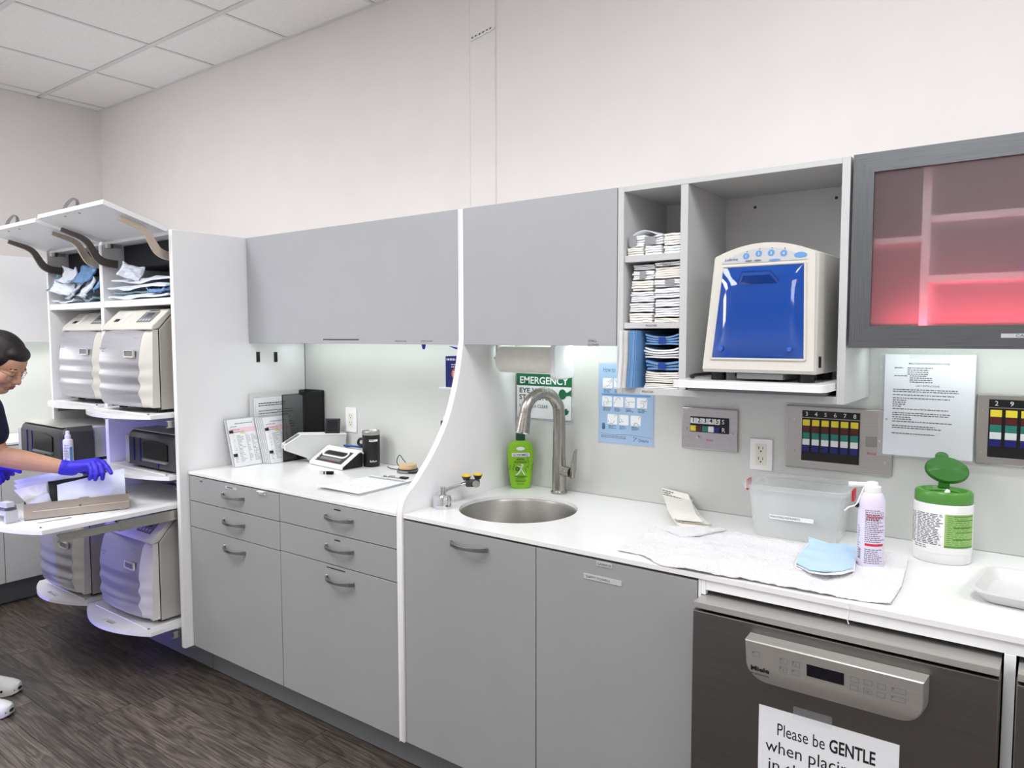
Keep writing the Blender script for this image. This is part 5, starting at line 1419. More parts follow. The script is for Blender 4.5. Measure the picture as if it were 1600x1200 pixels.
# leaning bundles with a blue film side
def leaning(x0b, x0t, th, m, lb, y0, mside=None):
    bm = new(); n = 6
    for k in range(n):
        a = th * k / n; b = th * (k + 0.8) / n; jy = RND.uniform(0, 0.004)
        R_ = []
        for yv in (y0 + jy, -0.06):
            R_.append([Vector((x0b + a, yv, z3s)), Vector((x0b + b, yv, z3s)), Vector(((x0b + x0t) / 2 + b + 0.003, yv, z3s + 0.09)), Vector((x0t + b, yv, z3s + 0.170)), Vector((x0t + a, yv, z3s + 0.170)), Vector(((x0b + x0t) / 2 + a + 0.003, yv, z3s + 0.09))])
        loft(bm, R_)
    return solo('pouch_bundle', bm, m, lb, 'pouch bundle', glow, smooth=False)
leaning(-0.1715, -0.1655, 0.009, 'paper', 'outermost white bundle standing on edge on the lowest shelf', -0.352)
leaning(-0.1610, -0.1540, 0.009, 'paper_warm', 'second white bundle standing on edge on the lowest shelf', -0.345)
leaning(-0.1500, -0.1420, 0.024, 'pouch_blue', 'blue film bundle standing on edge on the lowest shelf', -0.336)

# ================================================================== things on the sink counter
# terry towel
zz = ZCT + 0.001
def c_(px, py, dz=0.0):
    p = at(px, py, 'Z', ZCT); return Vector((p.x, p.y, zz + 0.004 + dz))
Bp = [c_(964, 862), c_(1000, 868), c_(1030, 884), c_(1100, 898), c_(1180, 911), c_(1260, 927), c_(1335, 939), c_(1391, 947)]
Tp = [c_(1024, 828), c_(1080, 829), c_(1135, 832), c_(1200, 847.5), c_(1290, 858), c_(1400, 869), c_(1419, 880)]
Lp = [Bp[0], c_(990, 846), Tp[0]]
Rp = [Bp[-1], c_(1408, 920), Tp[-1]]
g = coons(Bp, Rp, Tp, Lp, 110, 60)
for r_ in g:
    for p in r_:
        e = noise.noise(p * 13.0) * 0.0055 + noise.noise(p * 40.0) * 0.0025 + noise.noise(p * 170.0) * 0.0016
        p.z += 0.002 + e
        p.z = max(p.z, zz + 0.0025)
bm = new(); grid_solid(bm, g, 0.0022)
for v in bm.verts: v.co.z = max(v.co.z, ZCT + 0.0006)
t = thing('towel', 'rumpled white terry towel spread over the counter edge', 'towel', (0.28, -0.42, ZCT + 0.0006))
mk('cloth', bm, 'towel', t, ang=80)
B2 = [c_(1046, 838, 0.012), c_(1062, 845, 0.011), c_(1090, 844, 0.011), c_(1112, 838, 0.010)]; T2 = [c_(1024, 828, 0.006), c_(1060, 829.5, 0.010), c_(1100, 830, 0.010), c_(1136, 832, 0.006)]
g = coons(B2, [B2[-1], T2[-1]], T2, [B2[0], T2[0]], 24, 10)
for r_ in g:
    for p in r_: p.z += noise.noise(p * 40.0) * 0.003
bm = new(); grid_solid(bm, g, 0.005); mk('folded_corner', bm, 'towel', t, ang=80)
# gauze envelopes: three flat, two with their flaps up against the wall
def envelope(k, rows, lb):
    A = rows[0][0]
    t = thing('gauze_envelope', lb, 'envelope', (A.x, A.y, ZCT), 0, 'gauze envelopes on the counter')
    L_ = [a_.lerp(b_, k_ / 4) for a_, b_ in zip([r_[0] for r_ in rows][:-1], [r_[0] for r_ in rows][1:]) for k_ in range(4)] + [rows[-1][0]]; R_ = [a_.lerp(b_, k_ / 4) for a_, b_ in zip([r_[1] for r_ in rows][:-1], [r_[1] for r_ in rows][1:]) for k_ in range(4)] + [rows[-1][1]]
    g = [[a_.lerp(b_, i / 6) for i in range(7)] for a_, b_ in zip(L_, R_)]
    bm = new(); grid_solid(bm, g, 0.0022, up=Vector((0, -0.7, 0.714)) if len(rows) > 3 else Z); en = mk('envelope', bm, 'paper_warm', t, ang=60)
    d = (rows[0][1] - rows[0][0])
    bm = new()
    for q in (0.03, 0.92): quad(bm, rows[0][0] + d * q + Z * 0.0006 + Y * 0.004, d, Y, 0, 0.005, -0.002, 0.002)
    mk('corner_mark', bm, 'ink', en, smooth=False)
    if len(rows) > 3:
        n_ = (g[-1][0] - g[-2][0]).normalized(); dd_ = (g[-1][-1] - g[-1][0])
        bm = dashes(new(), g[-1][0] - n_ * 0.008 - Y * 0.003 + dd_ * 0.03, dd_, n_, dd_.length * 0.9, 3, 0.007, 0.0026, 3, (0.3, 1.0)); mk('print', bm, 'ink', en, smooth=False)
def zpt(px, py, z): return at(px, py, 'Z', z)
for k in range(3):
    z = ZCT + 0.0032 + 0.0042 * k
    envelope(k, [[zpt(1061 + k, 826 - 1.5 * k, z), zpt(1112 - k, 829 - 1.5 * k, z)], [zpt(1050, 808, z), zpt(1099, 813, z)], [zpt(1042 + k, 794, z), zpt(1089, 800, z)]], 'white gauze envelope lying flat, %s of the three below the raised flaps' % ('lowest', 'middle', 'upper')[k])
z = ZCT + 0.0160
def yw(px, py, y, z=None):
    p = at(px, py, 'Y', y); return p if z is None else Vector((p.x, p.y, z))
envelope(3, [[zpt(1064, 816, z), zpt(1112, 820, z)], [zpt(1052, 800, z + 0.004), zpt(1094, 804, z + 0.004)], [yw(1042, 786, -0.011, z + 0.007), yw(1082, 792, -0.011, z + 0.007)], [yw(1041, 772, -0.0075), yw(1083, 781, -0.0075)]], 'white gauze envelope with its flap raised behind the printed one')
z = ZCT + 0.0242
envelope(4, [[zpt(1052, 811, z), zpt(1100, 816, z)], [zpt(1044, 798, z + 0.007), zpt(1088, 804, z + 0.007)], [yw(1036, 784, -0.022, z + 0.009), yw(1079, 791, -0.022, z + 0.009)], [yw(1034, 762, -0.0135), yw(1075, 772, -0.0135)]], 'topmost gauze envelope with a printed flap raised against the wall')
# clear bin
BA = math.radians(3.0)
Mb = Matrix.Translation(Vector((0.300, -0.124, ZCT + 0.001))) @ Matrix.Rotation(BA, 4, 'Z')
t = thing('plastic_bin', 'clear plastic bin for instruments with red latches beside the towel', 'bin', (0.300, -0.124, ZCT + 0.001), BA)
def rr3(hx, hy, z, r, n=4): return [Vector((a, b, z)) for a, b in rrect(-hx, hx, -hy, hy, r, n)]
bm = new(); loft(bm, [rr3(0.110, 0.076, 0.0, 0.022), rr3(0.113, 0.079, 0.004, 0.024), rr3(0.127, 0.092, 0.138, 0.026), rr3(0.125, 0.090, 0.138, 0.025), rr3(0.111, 0.077, 0.006, 0.022)], cap=False)
bd = mk('tub', bm, 'clear_plastic', t, W=False, ang=50)
bm = new(); loft(bm, [rr3(0.126, 0.091, 0.1385, 0.026), rr3(0.138, 0.103, 0.1385, 0.030), rr3(0.141, 0.106, 0.150, 0.032), rr3(0.136, 0.101, 0.152, 0.03), rr3(0.125, 0.09, 0.146, 0.026)]); mk('lid', bm, 'clear_plastic', t, W=False, ang=40)
for s in (-1, 1):
    bm = new(); box(bm, s * 0.1425 - 0.003, s * 0.1425 + 0.003, -0.030, 0.010, 0.118, 0.150); mk('latch', bm, 'red', t, bev=0.002, W=False)
lb = mk('label_strip', bx(-0.062, 0.055, -0.0905, -0.0897, 0.058, 0.070), 'paper', bd, smooth=False, W=False)
lettering([('NON-STERILE INSTRUMENTS', 0.0085, (-0.060, -0.0910, 0.0612), X, Z, {'fit': 0.080})], 'ink', lb, W=False)
# spray can
CB = Vector((0.5235, -0.330, ZCT + 0.0075)); 
t = thing('spray_can', 'lavender aerosol can with a white nozzle and hose standing on the towel', 'spray can', CB, math.radians(10))
bm = new(); lathe(bm, [(0.0295, 0.0), (0.0305, 0.003), (0.0305, 0.155), (0.0290, 0.168), (0.0245, 0.178), (0.020, 0.183)], (0, 0, 0), 36); bd = mk('can', bm, 'lavender', t, W=False, ang=50)
bm = new(); lathe(bm, [(0.0205, 0.183), (0.0205, 0.196), (0.015, 0.198), (0.013, 0.206), (0.008, 0.208)], (0, 0, 0), 28); nz_ = mk('actuator', bm, 'plastic_white', t, W=False)
bm = new(); cyl(bm, (-0.012, -0.004, 0.1995), (-0.052, -0.012, 0.199), 0.006, 0.0065, 14); mk('nozzle', bm, 'plastic_white', nz_, W=False)
bm = new(); tube(bm, smoothline([(-0.018, -0.010, 0.194), (-0.026, -0.014, 0.170), (-0.035, -0.016, 0.150), (-0.050, -0.016, 0.142), (-0.060, -0.014, 0.132)], 6), 0.0018, 8); mk('hose', bm, 'plastic_white', t, W=False)
bm = new(); cyl(bm, (-0.036, -0.012, 0.150), (-0.030, -0.010, 0.147), 0.006, 0.006, 10); mk('hose_clip', bm, 'black', t, W=False)
def wrapq(bm, r_, a0, a1, z0, z1, n=6, sy=1.0):
    for i in range(n):
        p = a0 + (a1 - a0) * i / n; q = a0 + (a1 - a0) * (i + 1) / n
        bm.faces.new([bm.verts.new((r_ * math.sin(p), -sy * r_ * math.cos(p), z0)), bm.verts.new((r_ * math.sin(q), -sy * r_ * math.cos(q), z0)), bm.verts.new((r_ * math.sin(q), -sy * r_ * math.cos(q), z1)), bm.verts.new((r_ * math.sin(p), -sy * r_ * math.cos(p), z1))])
def wrap_text(bm, r_, a0, a1, z0, z1, pitch, h, seed, sy=1.0, fill=(0.6, 1.0)):
    rr_ = random.Random(seed); z = z1
    while z > z0:
        a = a0; e = a0 + (a1 - a0) * rr_.uniform(*fill)
        while a < e:
            l = min(rr_.uniform(0.08, 0.26), e - a)
            if l < 0.02: break
            wrapq(bm, r_, a, a + l, z - h, z, 2, sy); a += l + 0.05
        z -= pitch
bm = new(); wrap_text(bm, 0.0308, -0.45, 1.15, 0.062, 0.142, 0.0048, 0.0022, 4); wrap_text(bm, 0.0308, -0.45, 1.15, 0.008, 0.046, 0.0048, 0.0022, 5); wrap_text(bm, 0.0308, -1.2, -0.6, 0.02, 0.10, 0.006, 0.002, 9, fill=(0.2, 0.6)); mk('print', bm, 'ink_grey', bd, smooth=False, W=False)
bm = new(); wrapq(bm, 0.0309, -0.43, 1.05, 0.0535, 0.0595); mk('warning_band', bm, 'red', bd, smooth=False, W=False)
bm = new(); wrap_text(bm, 0.03095, -0.35, 0.9, 0.118, 0.131, 0.0055, 0.0024, 8, fill=(0.7, 1)); mk('print', bm, 'ink_red', bd, smooth=False, W=False)
bm = new()
for k in range(7): wrapq(bm, 0.0308, -1.05, -0.78, 0.018 + k * 0.004, 0.0205 + k * 0.004, 2)
mk('bar_print', bm, 'ink_grey', bd, smooth=False, W=False)
# wipes canister
WC = Vector((0.658, -0.150, ZCT + 0.0005))
t = thing('wipes_canister', 'white wipes canister with an open green flip lid by the wall', 'canister', WC, math.radians(6))
RX, SYW = 0.0665, 0.82
bm = new(); lathe(bm, [(RX - 0.005, 0.0), (RX - 0.002, 0.003), (RX - 0.001, 0.026), (RX, 0.0265), (RX, 0.148), (RX - 0.002, 0.150)], (0, 0, 0), 48, 1, SYW); bd = mk('canister', bm, 'plastic_white', t, W=False, ang=40)
bm = new(); lathe(bm, [(RX - 0.003, 0.1505), (RX - 0.001, 0.153), (RX - 0.0015, 0.176), (RX - 0.006, 0.181), (RX - 0.014, 0.181), (RX - 0.019, 0.172), (0.001, 0.170)], (0, 0, 0), 48, 1, SYW, cap=False); ld = mk('lid_ring', bm, 'green_plastic', t, W=False, ang=45)
bm = new(); tube(bm, [(0.036 * math.cos(q), 0.028 * math.sin(q), 0.174) for q in (2 * math.pi * i / 28 for i in range(28))], 0.0025, 6, closed=True); mk('inner_ring', bm, 'green_plastic', ld, W=False)
bm = new(); cyl(bm, (0.006, -0.004, 0.171), (0.010, 0.000, 0.180), 0.007, 0.005, 10); mk('wipe_tip', bm, 'paper', t, W=False)
# flip cap stands tilted back on its hinge
Mc = Matrix.Translation(Vector((0.004, 0.040, 0.188))) @ Matrix.Rotation(math.radians(52), 4, 'X') @ Matrix.Rotation(math.radians(10), 4, 'Y')
bm = new(); lathe(bm, [(0.048, 0.0), (0.051, 0.002), (0.051, 0.008), (0.047, 0.012), (0.001, 0.013)], (0, 0.038, 0), 40, 1, 0.74, M=Mc); lathe(bm, [(0.012, 0.003), (0.016, 0.004), (0.016, 0.008), (0.010, 0.010)], (-0.012, 0.076, 0), 20, 1, 0.8, M=Mc)
fc = mk('flip_cap', bm, 'green_dark', t, W=False, ang=45)
bm = new(); tube(bm, [Mc @ Vector((0.036 * math.cos(q), 0.040 + 0.028 * math.sin(q), 0.0)) for q in (2 * math.pi * i / 28 for i in range(28))], 0.002, 6, closed=True); mk('cap_rib', bm, 'green_dark', fc, W=False)
bm = new(); box(bm, -0.013, 0.013, 0.038, 0.047, 0.176, 0.192); mk('hinge', bm, 'green_dark', t, bev=0.002, W=False)
bm = new(); wrap_text(bm, RX + 0.0004, -1.45, -1.0, 0.048, 0.124, 0.0042, 0.0022, 14, SYW, (0.8, 1)); wrap_text(bm, RX + 0.0004, -0.98, 0.02, 0.048, 0.126, 0.0042, 0.0022, 15, SYW, (0.75, 1)); wrap_text(bm, RX + 0.0004, -1.1, 0.0, 0.034, 0.044, 0.005, 0.0022, 16, SYW, (0.3, 0.8)); mk('print', bm, 'ink_grey', bd, smooth=False, W=False)
bm = new(); wrapq(bm, RX + 0.0004, 0.06, 1.28, 0.044, 0.128, 10, SYW); gl = mk('green_label', bm, 'green_label', bd, smooth=False, W=False)
bm = new(); wrapq(bm, RX + 0.0007, 0.06, 1.28, 0.044, 0.049, 10, SYW)
for k, z in enumerate((0.064, 0.082, 0.094, 0.112, 0.122)): wrapq(bm, RX + 0.0007, 0.35 + 0.1 * (k % 2), 1.22, z, z + 0.003, 8, SYW)
wrap_text(bm, RX + 0.0007, 0.14, 1.15, 0.052, 0.124, 0.005, 0.0015, 18, SYW, (0.5, 1)); mk('print', bm, 'green_plastic', gl, smooth=False, W=False)
# face mask
def k_(px, py, dz): p = at(px, py, 'Z', ZCT + dz + 0.0015); return p
Bm_ = [k_(1243, 878, 0.013), k_(1265, 890, 0.020), k_(1290, 893, 0.026), k_(1318, 891, 0.022), k_(1334, 887, 0.014)]
Tm = [k_(1264, 848, 0.020), k_(1290, 850, 0.024), k_(1315, 851, 0.026), k_(1338, 854, 0.018)]
g = coons(Bm_, [Bm_[-1], Tm[-1]], Tm, [Bm_[0], k_(1254, 860, 0.018), Tm[0]], 26, 16)
for j, r_ in enumerate(g):
    for p in r_: p.z += 0.0022 * (1 if (j // 3) % 2 else 0) + noise.noise(p * 50) * 0.002
t = thing('face_mask', 'pale blue pleated face mask lying on the towel beside the spray can', 'mask', (0.42, -0.37, ZCT + 0.008))
bm = new(); grid_solid(bm, g, 0.0016); fm = mk('mask_body', bm, 'mask_blue', t, ang=60)
g2 = [[p - Z * 0.0045 + Vector((0.004, -0.008, 0)) for p in r_] for r_ in g]
bm = new(); grid_solid(bm, g2, 0.0015); mk('inner_layer', bm, 'paper', t, ang=60)
Tw = [k_(1263, 838, 0.028), k_(1283, 845, 0.028), k_(1300, 850, 0.026)]; Bw = [Tm[0] + Z * 0.001, k_(1280, 849.5, 0.023), k_(1300, 852, 0.024)]
g = coons(Bw, [Bw[-1], Tw[-1]], Tw, [Bw[0], Tw[0]], 10, 3)
bm = new(); grid_solid(bm, g, 0.001); mk('printed_edge', bm, 'mask_blue', t)
bm = new(); tube(bm, smoothline([g[0][0], k_(1250, 866, 0.012), k_(1243, 884, 0.012), k_(1252, 890, 0.012)], 6), 0.0014, 6); mk('ear_loop', bm, 'paper', t)
# white tray at the end of the counter
t = thing('serving_tray', 'shallow white plastic tray with a rim lying near the wipes canister', 'tray', (0.93, -0.37, ZCT + 0.0005), math.radians(-6))
bm = new(); loft(bm, [rr3(0.152, 0.084, 0.0, 0.02), rr3(0.158, 0.090, 0.002, 0.026), rr3(0.176, 0.106, 0.024, 0.034), rr3(0.184, 0.114, 0.026, 0.040), rr3(0.184, 0.114, 0.0285, 0.040), rr3(0.174, 0.104, 0.0285, 0.034), rr3(0.160, 0.092, 0.0055, 0.026), rr3(0.154, 0.086, 0.004, 0.02)])
mk('tray_shell', bm, 'tray_plastic', t, W=False, ang=24)
# ================================================================== things on the clipboard counter
zk = ZCT + 0.0008
def lean_board(xb, xt, y0, y1, H=0.216, th=0.004):
    """frame for a sheet standing on the counter and leaning towards -x"""
    a = Vector((xb, y0, zk + 0.0006)); ux = Vector((0, 1, 0)); lz = math.sqrt(max(1e-6, H * H - (xb - xt) ** 2)); uz = Vector((xt - xb, 0, lz)).normalized(); n = ux.cross(uz).normalized()
    return a, ux, uz, n
def slab(bm, a, ux, uz, n, w, h, d0, d1):
    loft(bm, [[a + ux * p + uz * q + n * d0 for p, q in ((0, 0), (w, 0), (w, h), (0, h))], [a + ux * p + uz * q + n * d1 for p, q in ((0, 0), (w, 0), (w, h), (0, h))]])
def clipboard(xb, xt, y0, w, page, label, seed):
    a, ux, uz, n = lean_board(xb, xt, y0, y0 + w)
    t = thing('clipboard', label, 'clipboard', a, 0, 'clipboards standing on the counter')
    bm = new(); slab(bm, a, ux, uz, n, w, 0.216, -0.0035, 0.0); bd = mk('board', bm, 'pale_grey', t, smooth=False)
    bm = new(); slab(bm, a, ux, uz, n, w - 0.004, 0.212, 0.0002, 0.0016); pg = mk('page', bm, 'paper', t, smooth=False)
    o = a + n * 0.0019
    if page:
        bm = new(); quad(bm, o, ux, uz, 0.008, w - 0.010, 0.150, 0.172); mk('pink_band', bm, 'pink', pg, smooth=False)
        bm = new(); quad(bm, o, ux, uz, 0.055, 0.080, 0.145, 0.1492); mk('highlight', bm, 'highlight', pg, smooth=False)
        bm = dashes(new(), o + ux * 0.035 + uz * 0.190 + n * 0.0002, ux, uz, w - 0.05, 1, 0.01, 0.0032, seed, (1, 1)); dashes(bm, o + ux * 0.012 + uz * 0.178 + n * 0.0002, ux, uz, 0.05, 1, 0.01, 0.0028, seed + 1)
        dashes(bm, o + ux * 0.012 + uz * 0.163 + n * 0.0002, ux, uz, 0.07, 2, 0.010, 0.0024, seed + 2)
        for c0, cw in ((0.010, 0.016), (0.034, 0.036), (0.078, 0.022), (0.105, 0.026)): dashes(bm, o + ux * c0 + uz * 0.136, ux, uz, cw, 21, 0.0058, 0.002, seed + int(c0 * 1000), (0.3, 1.0), (0.003, 0.008))
        mk('print', bm, 'ink_grey', pg, smooth=False)
        bm = new(); c0 = a + n * 0.004 + ux * 0.008
        rings = [[c0 + uz * q + ux * (0.010 * math.cos(k)) + n * (0.004 * math.sin(k)) for k in (0.0, 1.2, 2.4, 3.14)] for q in (0.045, 0.155)]
        slab(bm, a + ux * 0.004 + uz * 0.050, ux, uz, n, 0.012, 0.10, 0.0025, 0.006); cl = mk('clip_bar', bm, 'plastic_white', t, bev=0.001)
        for q in (0.046, 0.150):
            bm = new(); slab(bm, a + ux * 0.002 + uz * q, ux, uz, n, 0.016, 0.012, 0.0022, 0.008); mk('clip_end', bm, 'black', cl, bev=0.001)
    return t
clipboard(-1.996, -2.058, -0.458, 0.140, False, 'clipboard at the very back of the thin outer set', 1)
clipboard(-1.983, -2.046, -0.455, 0.140, True, 'front clipboard of the thin outer set with a pink banded form', 2)
for k in range(5):
    clipboard(-1.970 + 0.0085 * k, -2.033 + 0.0085 * k, -0.322 + 0.004 * k, 0.140, k == 4, 'clipboard with a pink banded form fronting the thick set by the mesh file' if k == 4 else '%s clipboard from the rear of the thick set by the mesh file' % ('rearmost', 'second', 'third', 'fourth')[k], 10 + 3 * k)
# mesh file holder
fx0, fx1, fy0, fy1, fzt = -2.066, -1.930, -0.245, -0.012, 1.212
t = thing('mesh_file_holder', 'black wire mesh file holder with papers in the counter corner', 'file holder', ((fx0 + fx1) / 2, -0.13, zk))
bm = new()
fr_ = [[(fx0, fy0, zk + 0.003), (fx0, fy0, fzt), (fx0, fy1, fzt), (fx0, fy1, zk + 0.003)], [(fx1, fy0, zk + 0.003), (fx1, fy0, fzt - 0.006), (fx1, fy1, fzt), (fx1, fy1, zk + 0.003)], [(fx0, fy1, fzt), (fx1, fy1, fzt)], [(fx0, fy1, zk + 0.003), (fx1, fy1, zk + 0.003)], [(fx0, fy0, zk + 0.003), (fx0, fy1, zk + 0.003)], [(fx1, fy0, zk + 0.003), (fx1, fy1, zk + 0.003)]]
for p in fr_: tube(bm, p, 0.0028, 8)
mk('wire_frame', bm, 'black', t)
mk('mesh_panel', bx(fx0 - 0.0006, fx0 + 0.0006, fy0, fy1, zk + 0.004, fzt), 'mesh_black', t, smooth=False)
mk('mesh_panel', bx(fx1 - 0.0006, fx1 + 0.0006, fy0, fy1, zk + 0.004, fzt - 0.004), 'mesh_black', t, smooth=False)
mk('mesh_panel', bx(fx0, fx1, fy1 - 0.0006, fy1 + 0.0006, zk + 0.004, fzt), 'mesh_black', t, smooth=False)
mk('mesh_panel', bx(fx0, fx1, fy0, fy1, zk - 0.0005, zk + 0.0002), 'mesh_black', t, smooth=False)
for k, (y0, y1, x, z1) in enumerate(((-0.330, -0.06, -2.0545, 1.215), (-0.312, -0.05, -2.0500, 1.190), (-0.304, -0.045, -2.0465, 1.186))):
    mm = ('milky_plastic', 'paper', 'paper')[k]
    t2 = thing('document', ('grey clear folder at the back of the mesh file', 'white printed page in the mesh file behind the folder front', 'white printed page at the front of the mesh file')[k], 'document', (x, (y0 + y1) / 2, zk + 0.0006))
    M_ = Matrix.Translation(Vector((x, 0, zk + 0.003)))
    sh = mk('sheet', bx(x - 0.0008, x + 0.0008, y0, y1, zk + 0.0006, z1), mm, t2, smooth=False)
    if k == 2:
        bm = dashes(new(), (x + 0.0011, y0 + 0.014, z1 - 0.024), Y, Z, 0.20, 2, 0.010, 0.004, 5, (0.5, 0.9)); dashes(bm, (x + 0.0011, y0 + 0.014, z1 - 0.058), Y, Z, 0.20, 9, 0.012, 0.003, 6, (0.7, 1.0)); mk('print', bm, 'ink', sh, smooth=False)
# ingredient bin with a slanting hatch
BP0 = Vector((-1.872, -0.268, 0)); be = Vector((0.105, 0.225, 0)).normalized(); bn = Vector((be.y, -be.x, 0))   # bn points to the camera side
def pb_(px, py):
    d = CW + CR * ((px - 800.0) / F) - CU * ((py - 600.0) / F); tt = (BP0 - CP).dot(bn) / d.dot(bn); p = CP + d * tt
    return ((p - BP0).dot(be), max(p.z, zk + 0.002))
pf = [pb_(445, 703), pb_(445, 696), pb_(471, 679), pb_(541, 678), pb_(540, 683)]
prof = pf + [(pf[3][0] - 0.012, zk + 0.002), (pb_(497, 720)[0], zk + 0.002)]
def bw(s_, e_, z_): q = BP0 + be * s_ - bn * e_; return Vector((q.x, q.y, z_))
BWD = 0.056
t = thing('storage_bin', 'milky white storage bin with a slanting clear hatch behind the label sealer', 'bin', (-1.84, -0.16, zk))
bm = new(); loft(bm, [[bw(a_, 0, b_) for a_, b_ in prof], [bw(a_, BWD, b_) for a_, b_ in prof]]); bd = mk('bin_body', bm, 'milky_plastic', t, bev=0.003, ang=40)
q0 = Vector((pf[1][0], pf[1][1])).lerp(Vector((pf[2][0], pf[2][1])), 0.12); q1 = Vector((pf[1][0], pf[1][1])).lerp(Vector((pf[2][0], pf[2][1])), 0.88)
bm = new(); loft(bm, [[bw(a_[0], e_, a_[1] + h_) for a_, e_ in ((q0, 0.010), (q1, 0.010), (q1, BWD - 0.010), (q0, BWD - 0.010))] for h_ in (0.002, 0.004)]); mk('hatch', bm, 'hatch_plastic', t, smooth=False)
bm = new()
for e_ in (0.0, BWD): tube(bm, [bw(p[0], e_, p[1]) for p in (pf[0], pf[1], pf[2], pf[3])], 0.0032, 8)
for p in (pf[1], pf[2], pf[3]): tube(bm, [bw(p[0], 0, p[1]), bw(p[0], BWD, p[1])], 0.003, 8)
mk('rim', bm, 'plastic_white', t)
for k in range(6):
    c = bw(0.10 + 0.03 * (k % 3), 0.018 + 0.020 * (k // 3), zk + 0.014 + 0.004 * k)
    bm = pouch(c, 0.022, 0.018, RND.uniform(-1, 1), 0.15, 70 + k, 'paper', 0.005, 0, 0.01); mk('wrapped_tip', bm, 'paper', t)
Zt = pf[3][1]
c0, c1 = pb_(512, 672), pb_(534, 673)
a = bw(c0[0] - 0.004, 0.030, Zt + 0.0045); ux = (Vector((0.80, 0.60, 0))).normalized(); uz = Vector((-0.10, 0.22, 0.95)).normalized(); uz = (uz - ux * uz.dot(ux)).normalized(); n = ux.cross(uz).normalized()
t = thing('phone', 'small black phone propped up on the storage bin by the outlet', 'phone', a)
bm = new(); slab(bm, a, ux, uz, n, 0.062, 0.068, -0.008, 0.0); mk('phone_case', bm, 'black', t, bev=0.003)
bm = new(); quad(bm, a + n * 0.0006, ux, uz, 0.007, 0.055, 0.007, 0.060); mk('screen', bm, 'display', t, smooth=False)
bm = new(); slab(bm, a - n * 0.009 + ux * 0.02, ux, (uz - n * 0.8).normalized(), n, 0.02, 0.03, -0.002, 0.0); mk('kickstand', bm, 'black', t)
# label sealer
sA = at(486, 725, 'Z', ZCT); sB = at(535, 735.5, 'Z', ZCT)
dx = Vector((sB.x - sA.x, sB.y - sA.y, 0)); L_ = dx.length; rz_ = math.atan2(dx.y, dx.x)
t = thing('pouch_sealer', 'white and black desktop sealer with a slotted sloping front', 'sealer', (sA.x, sA.y, zk), rz_)
D_ = 0.112
bm = new(); prism(bm, [(0.0, 0.001), (0.0, 0.014), (0.088, 0.066), (0.100, 0.068), (D_, 0.058), (D_, 0.001)], 'yz', 0.008, L_ - 0.008); mk('side_case', bm, 'black', t, W=False, bev=0.002)
bm = new(); prism(bm, [(-0.004, 0.001), (-0.006, 0.014), (0.086, 0.071), (0.100, 0.074), (D_, 0.063), (D_, 0.056), (0.1, 0.066), (0.087, 0.063), (0.003, 0.011), (0.003, 0.001)], 'yz', 0.0, L_); tp = mk('white_shell', bm, 'plastic_white', t, W=False, bev=0.002)
e = Vector((0, 0.092, 0.057)).normalized(); nn = Vector((0, -e.z, e.y)); o = Vector((0, -0.006, 0.014)) + nn * 0.0006
bm = new(); quad(bm, o, X, e, 0.020, L_ - 0.020, 0.014, 0.094); mk('face_panel', bm, 'dark_grey', tp, smooth=False, W=False)
bm = new(); pts = [o + X * a_ + e * b_ + nn * 0.003 for a_, b_ in rrect(0.035, L_ - 0.035, 0.050, 0.088, 0.017, 5)]; tube(bm, pts, 0.0042, 8, closed=True); mk('slot_frame', bm, 'plastic_white', tp, W=False)
bm = new(); quad(bm, o + nn * 0.001, X, e, 0.048, L_ - 0.048, 0.066, 0.080); mk('slot', bm, 'black', tp, smooth=False, W=False)
bm = new(); quad(bm, o + nn * 0.001, X, e, 0.045, L_ - 0.045, 0.026, 0.044); mk('strip', bm, 'mid_grey', tp, smooth=False, W=False)
bm = new(); dashes(bm, o + nn * 0.0016 + X * 0.12 + e * 0.018, X, e, 0.05, 1, 0.01, 0.004, 3, (1, 1)); mk('print', bm, 'ink_red', tp, smooth=False, W=False)
for q in (0.02, 0.034):
    bm = new(); c = o + X * 0.028 + e * q + nn * 0.001; cyl(bm, c, c + nn * 0.002, 0.005, 0.005, 12); mk('button', bm, 'pale_grey', tp, W=False)
pen = mk('marker_pen', new(), None) if False else None
bm = new(); cyl(bm, (0, 0, 0), (0.085, 0.012, 0), 0.0045, 0.0045, 12); cyl(bm, (0.085, 0.012, 0), (0.11, 0.0155, 0), 0.0052, 0.0052, 12)
o_ = mk('marker_pen', bm, 'tape_blue'); o_.location = (sA.x + 0.10, sA.y + 0.105, zk + 0.079); tag(o_, 'dark blue marker pen lying on top of the sealer', 'pen')
# tumbler with a handle
TB = Vector((-1.533, -0.0775, zk))
t = thing('tumbler', 'black insulated tumbler with a steel rim and side handle', 'tumbler', TB, math.radians(32))
bm = new(); lathe(bm, [(0.034, 0.0), (0.0365, 0.003), (0.0365, 0.012), (0.0375, 0.014), (0.0385, 0.139), (0.038, 0.1395)], (0, 0, 0), 40); bd = mk('cup', bm, 'black', t, W=False)
bm = new(); lathe(bm, [(0.0388, 0.1395), (0.039, 0.154), (0.037, 0.157), (0.035, 0.152), (0.001, 0.150)], (0, 0, 0), 40, cap=False); mk('steel_rim', bm, 'steel', t, W=False)
bm = new(); tube(bm, smoothline([(-0.036, 0.01, 0.118), (-0.055, 0.016, 0.116), (-0.063, 0.018, 0.104), (-0.060, 0.017, 0.092), (-0.0365, 0.01, 0.088)], 5), 0.006, 10); mk('handle', bm, 'black', t, W=False)
bm = new(); wrapq(bm, 0.0391, 0.05, 1.05, 0.112, 0.121, 8); lb = mk('name_label', bm, 'paper', bd, smooth=False, W=False)
bm = new(); wrap_text(bm, 0.0393, 0.12, 0.8, 0.113, 0.119, 0.01, 0.003, 3); mk('print', bm, 'ink', lb, smooth=False, W=False)
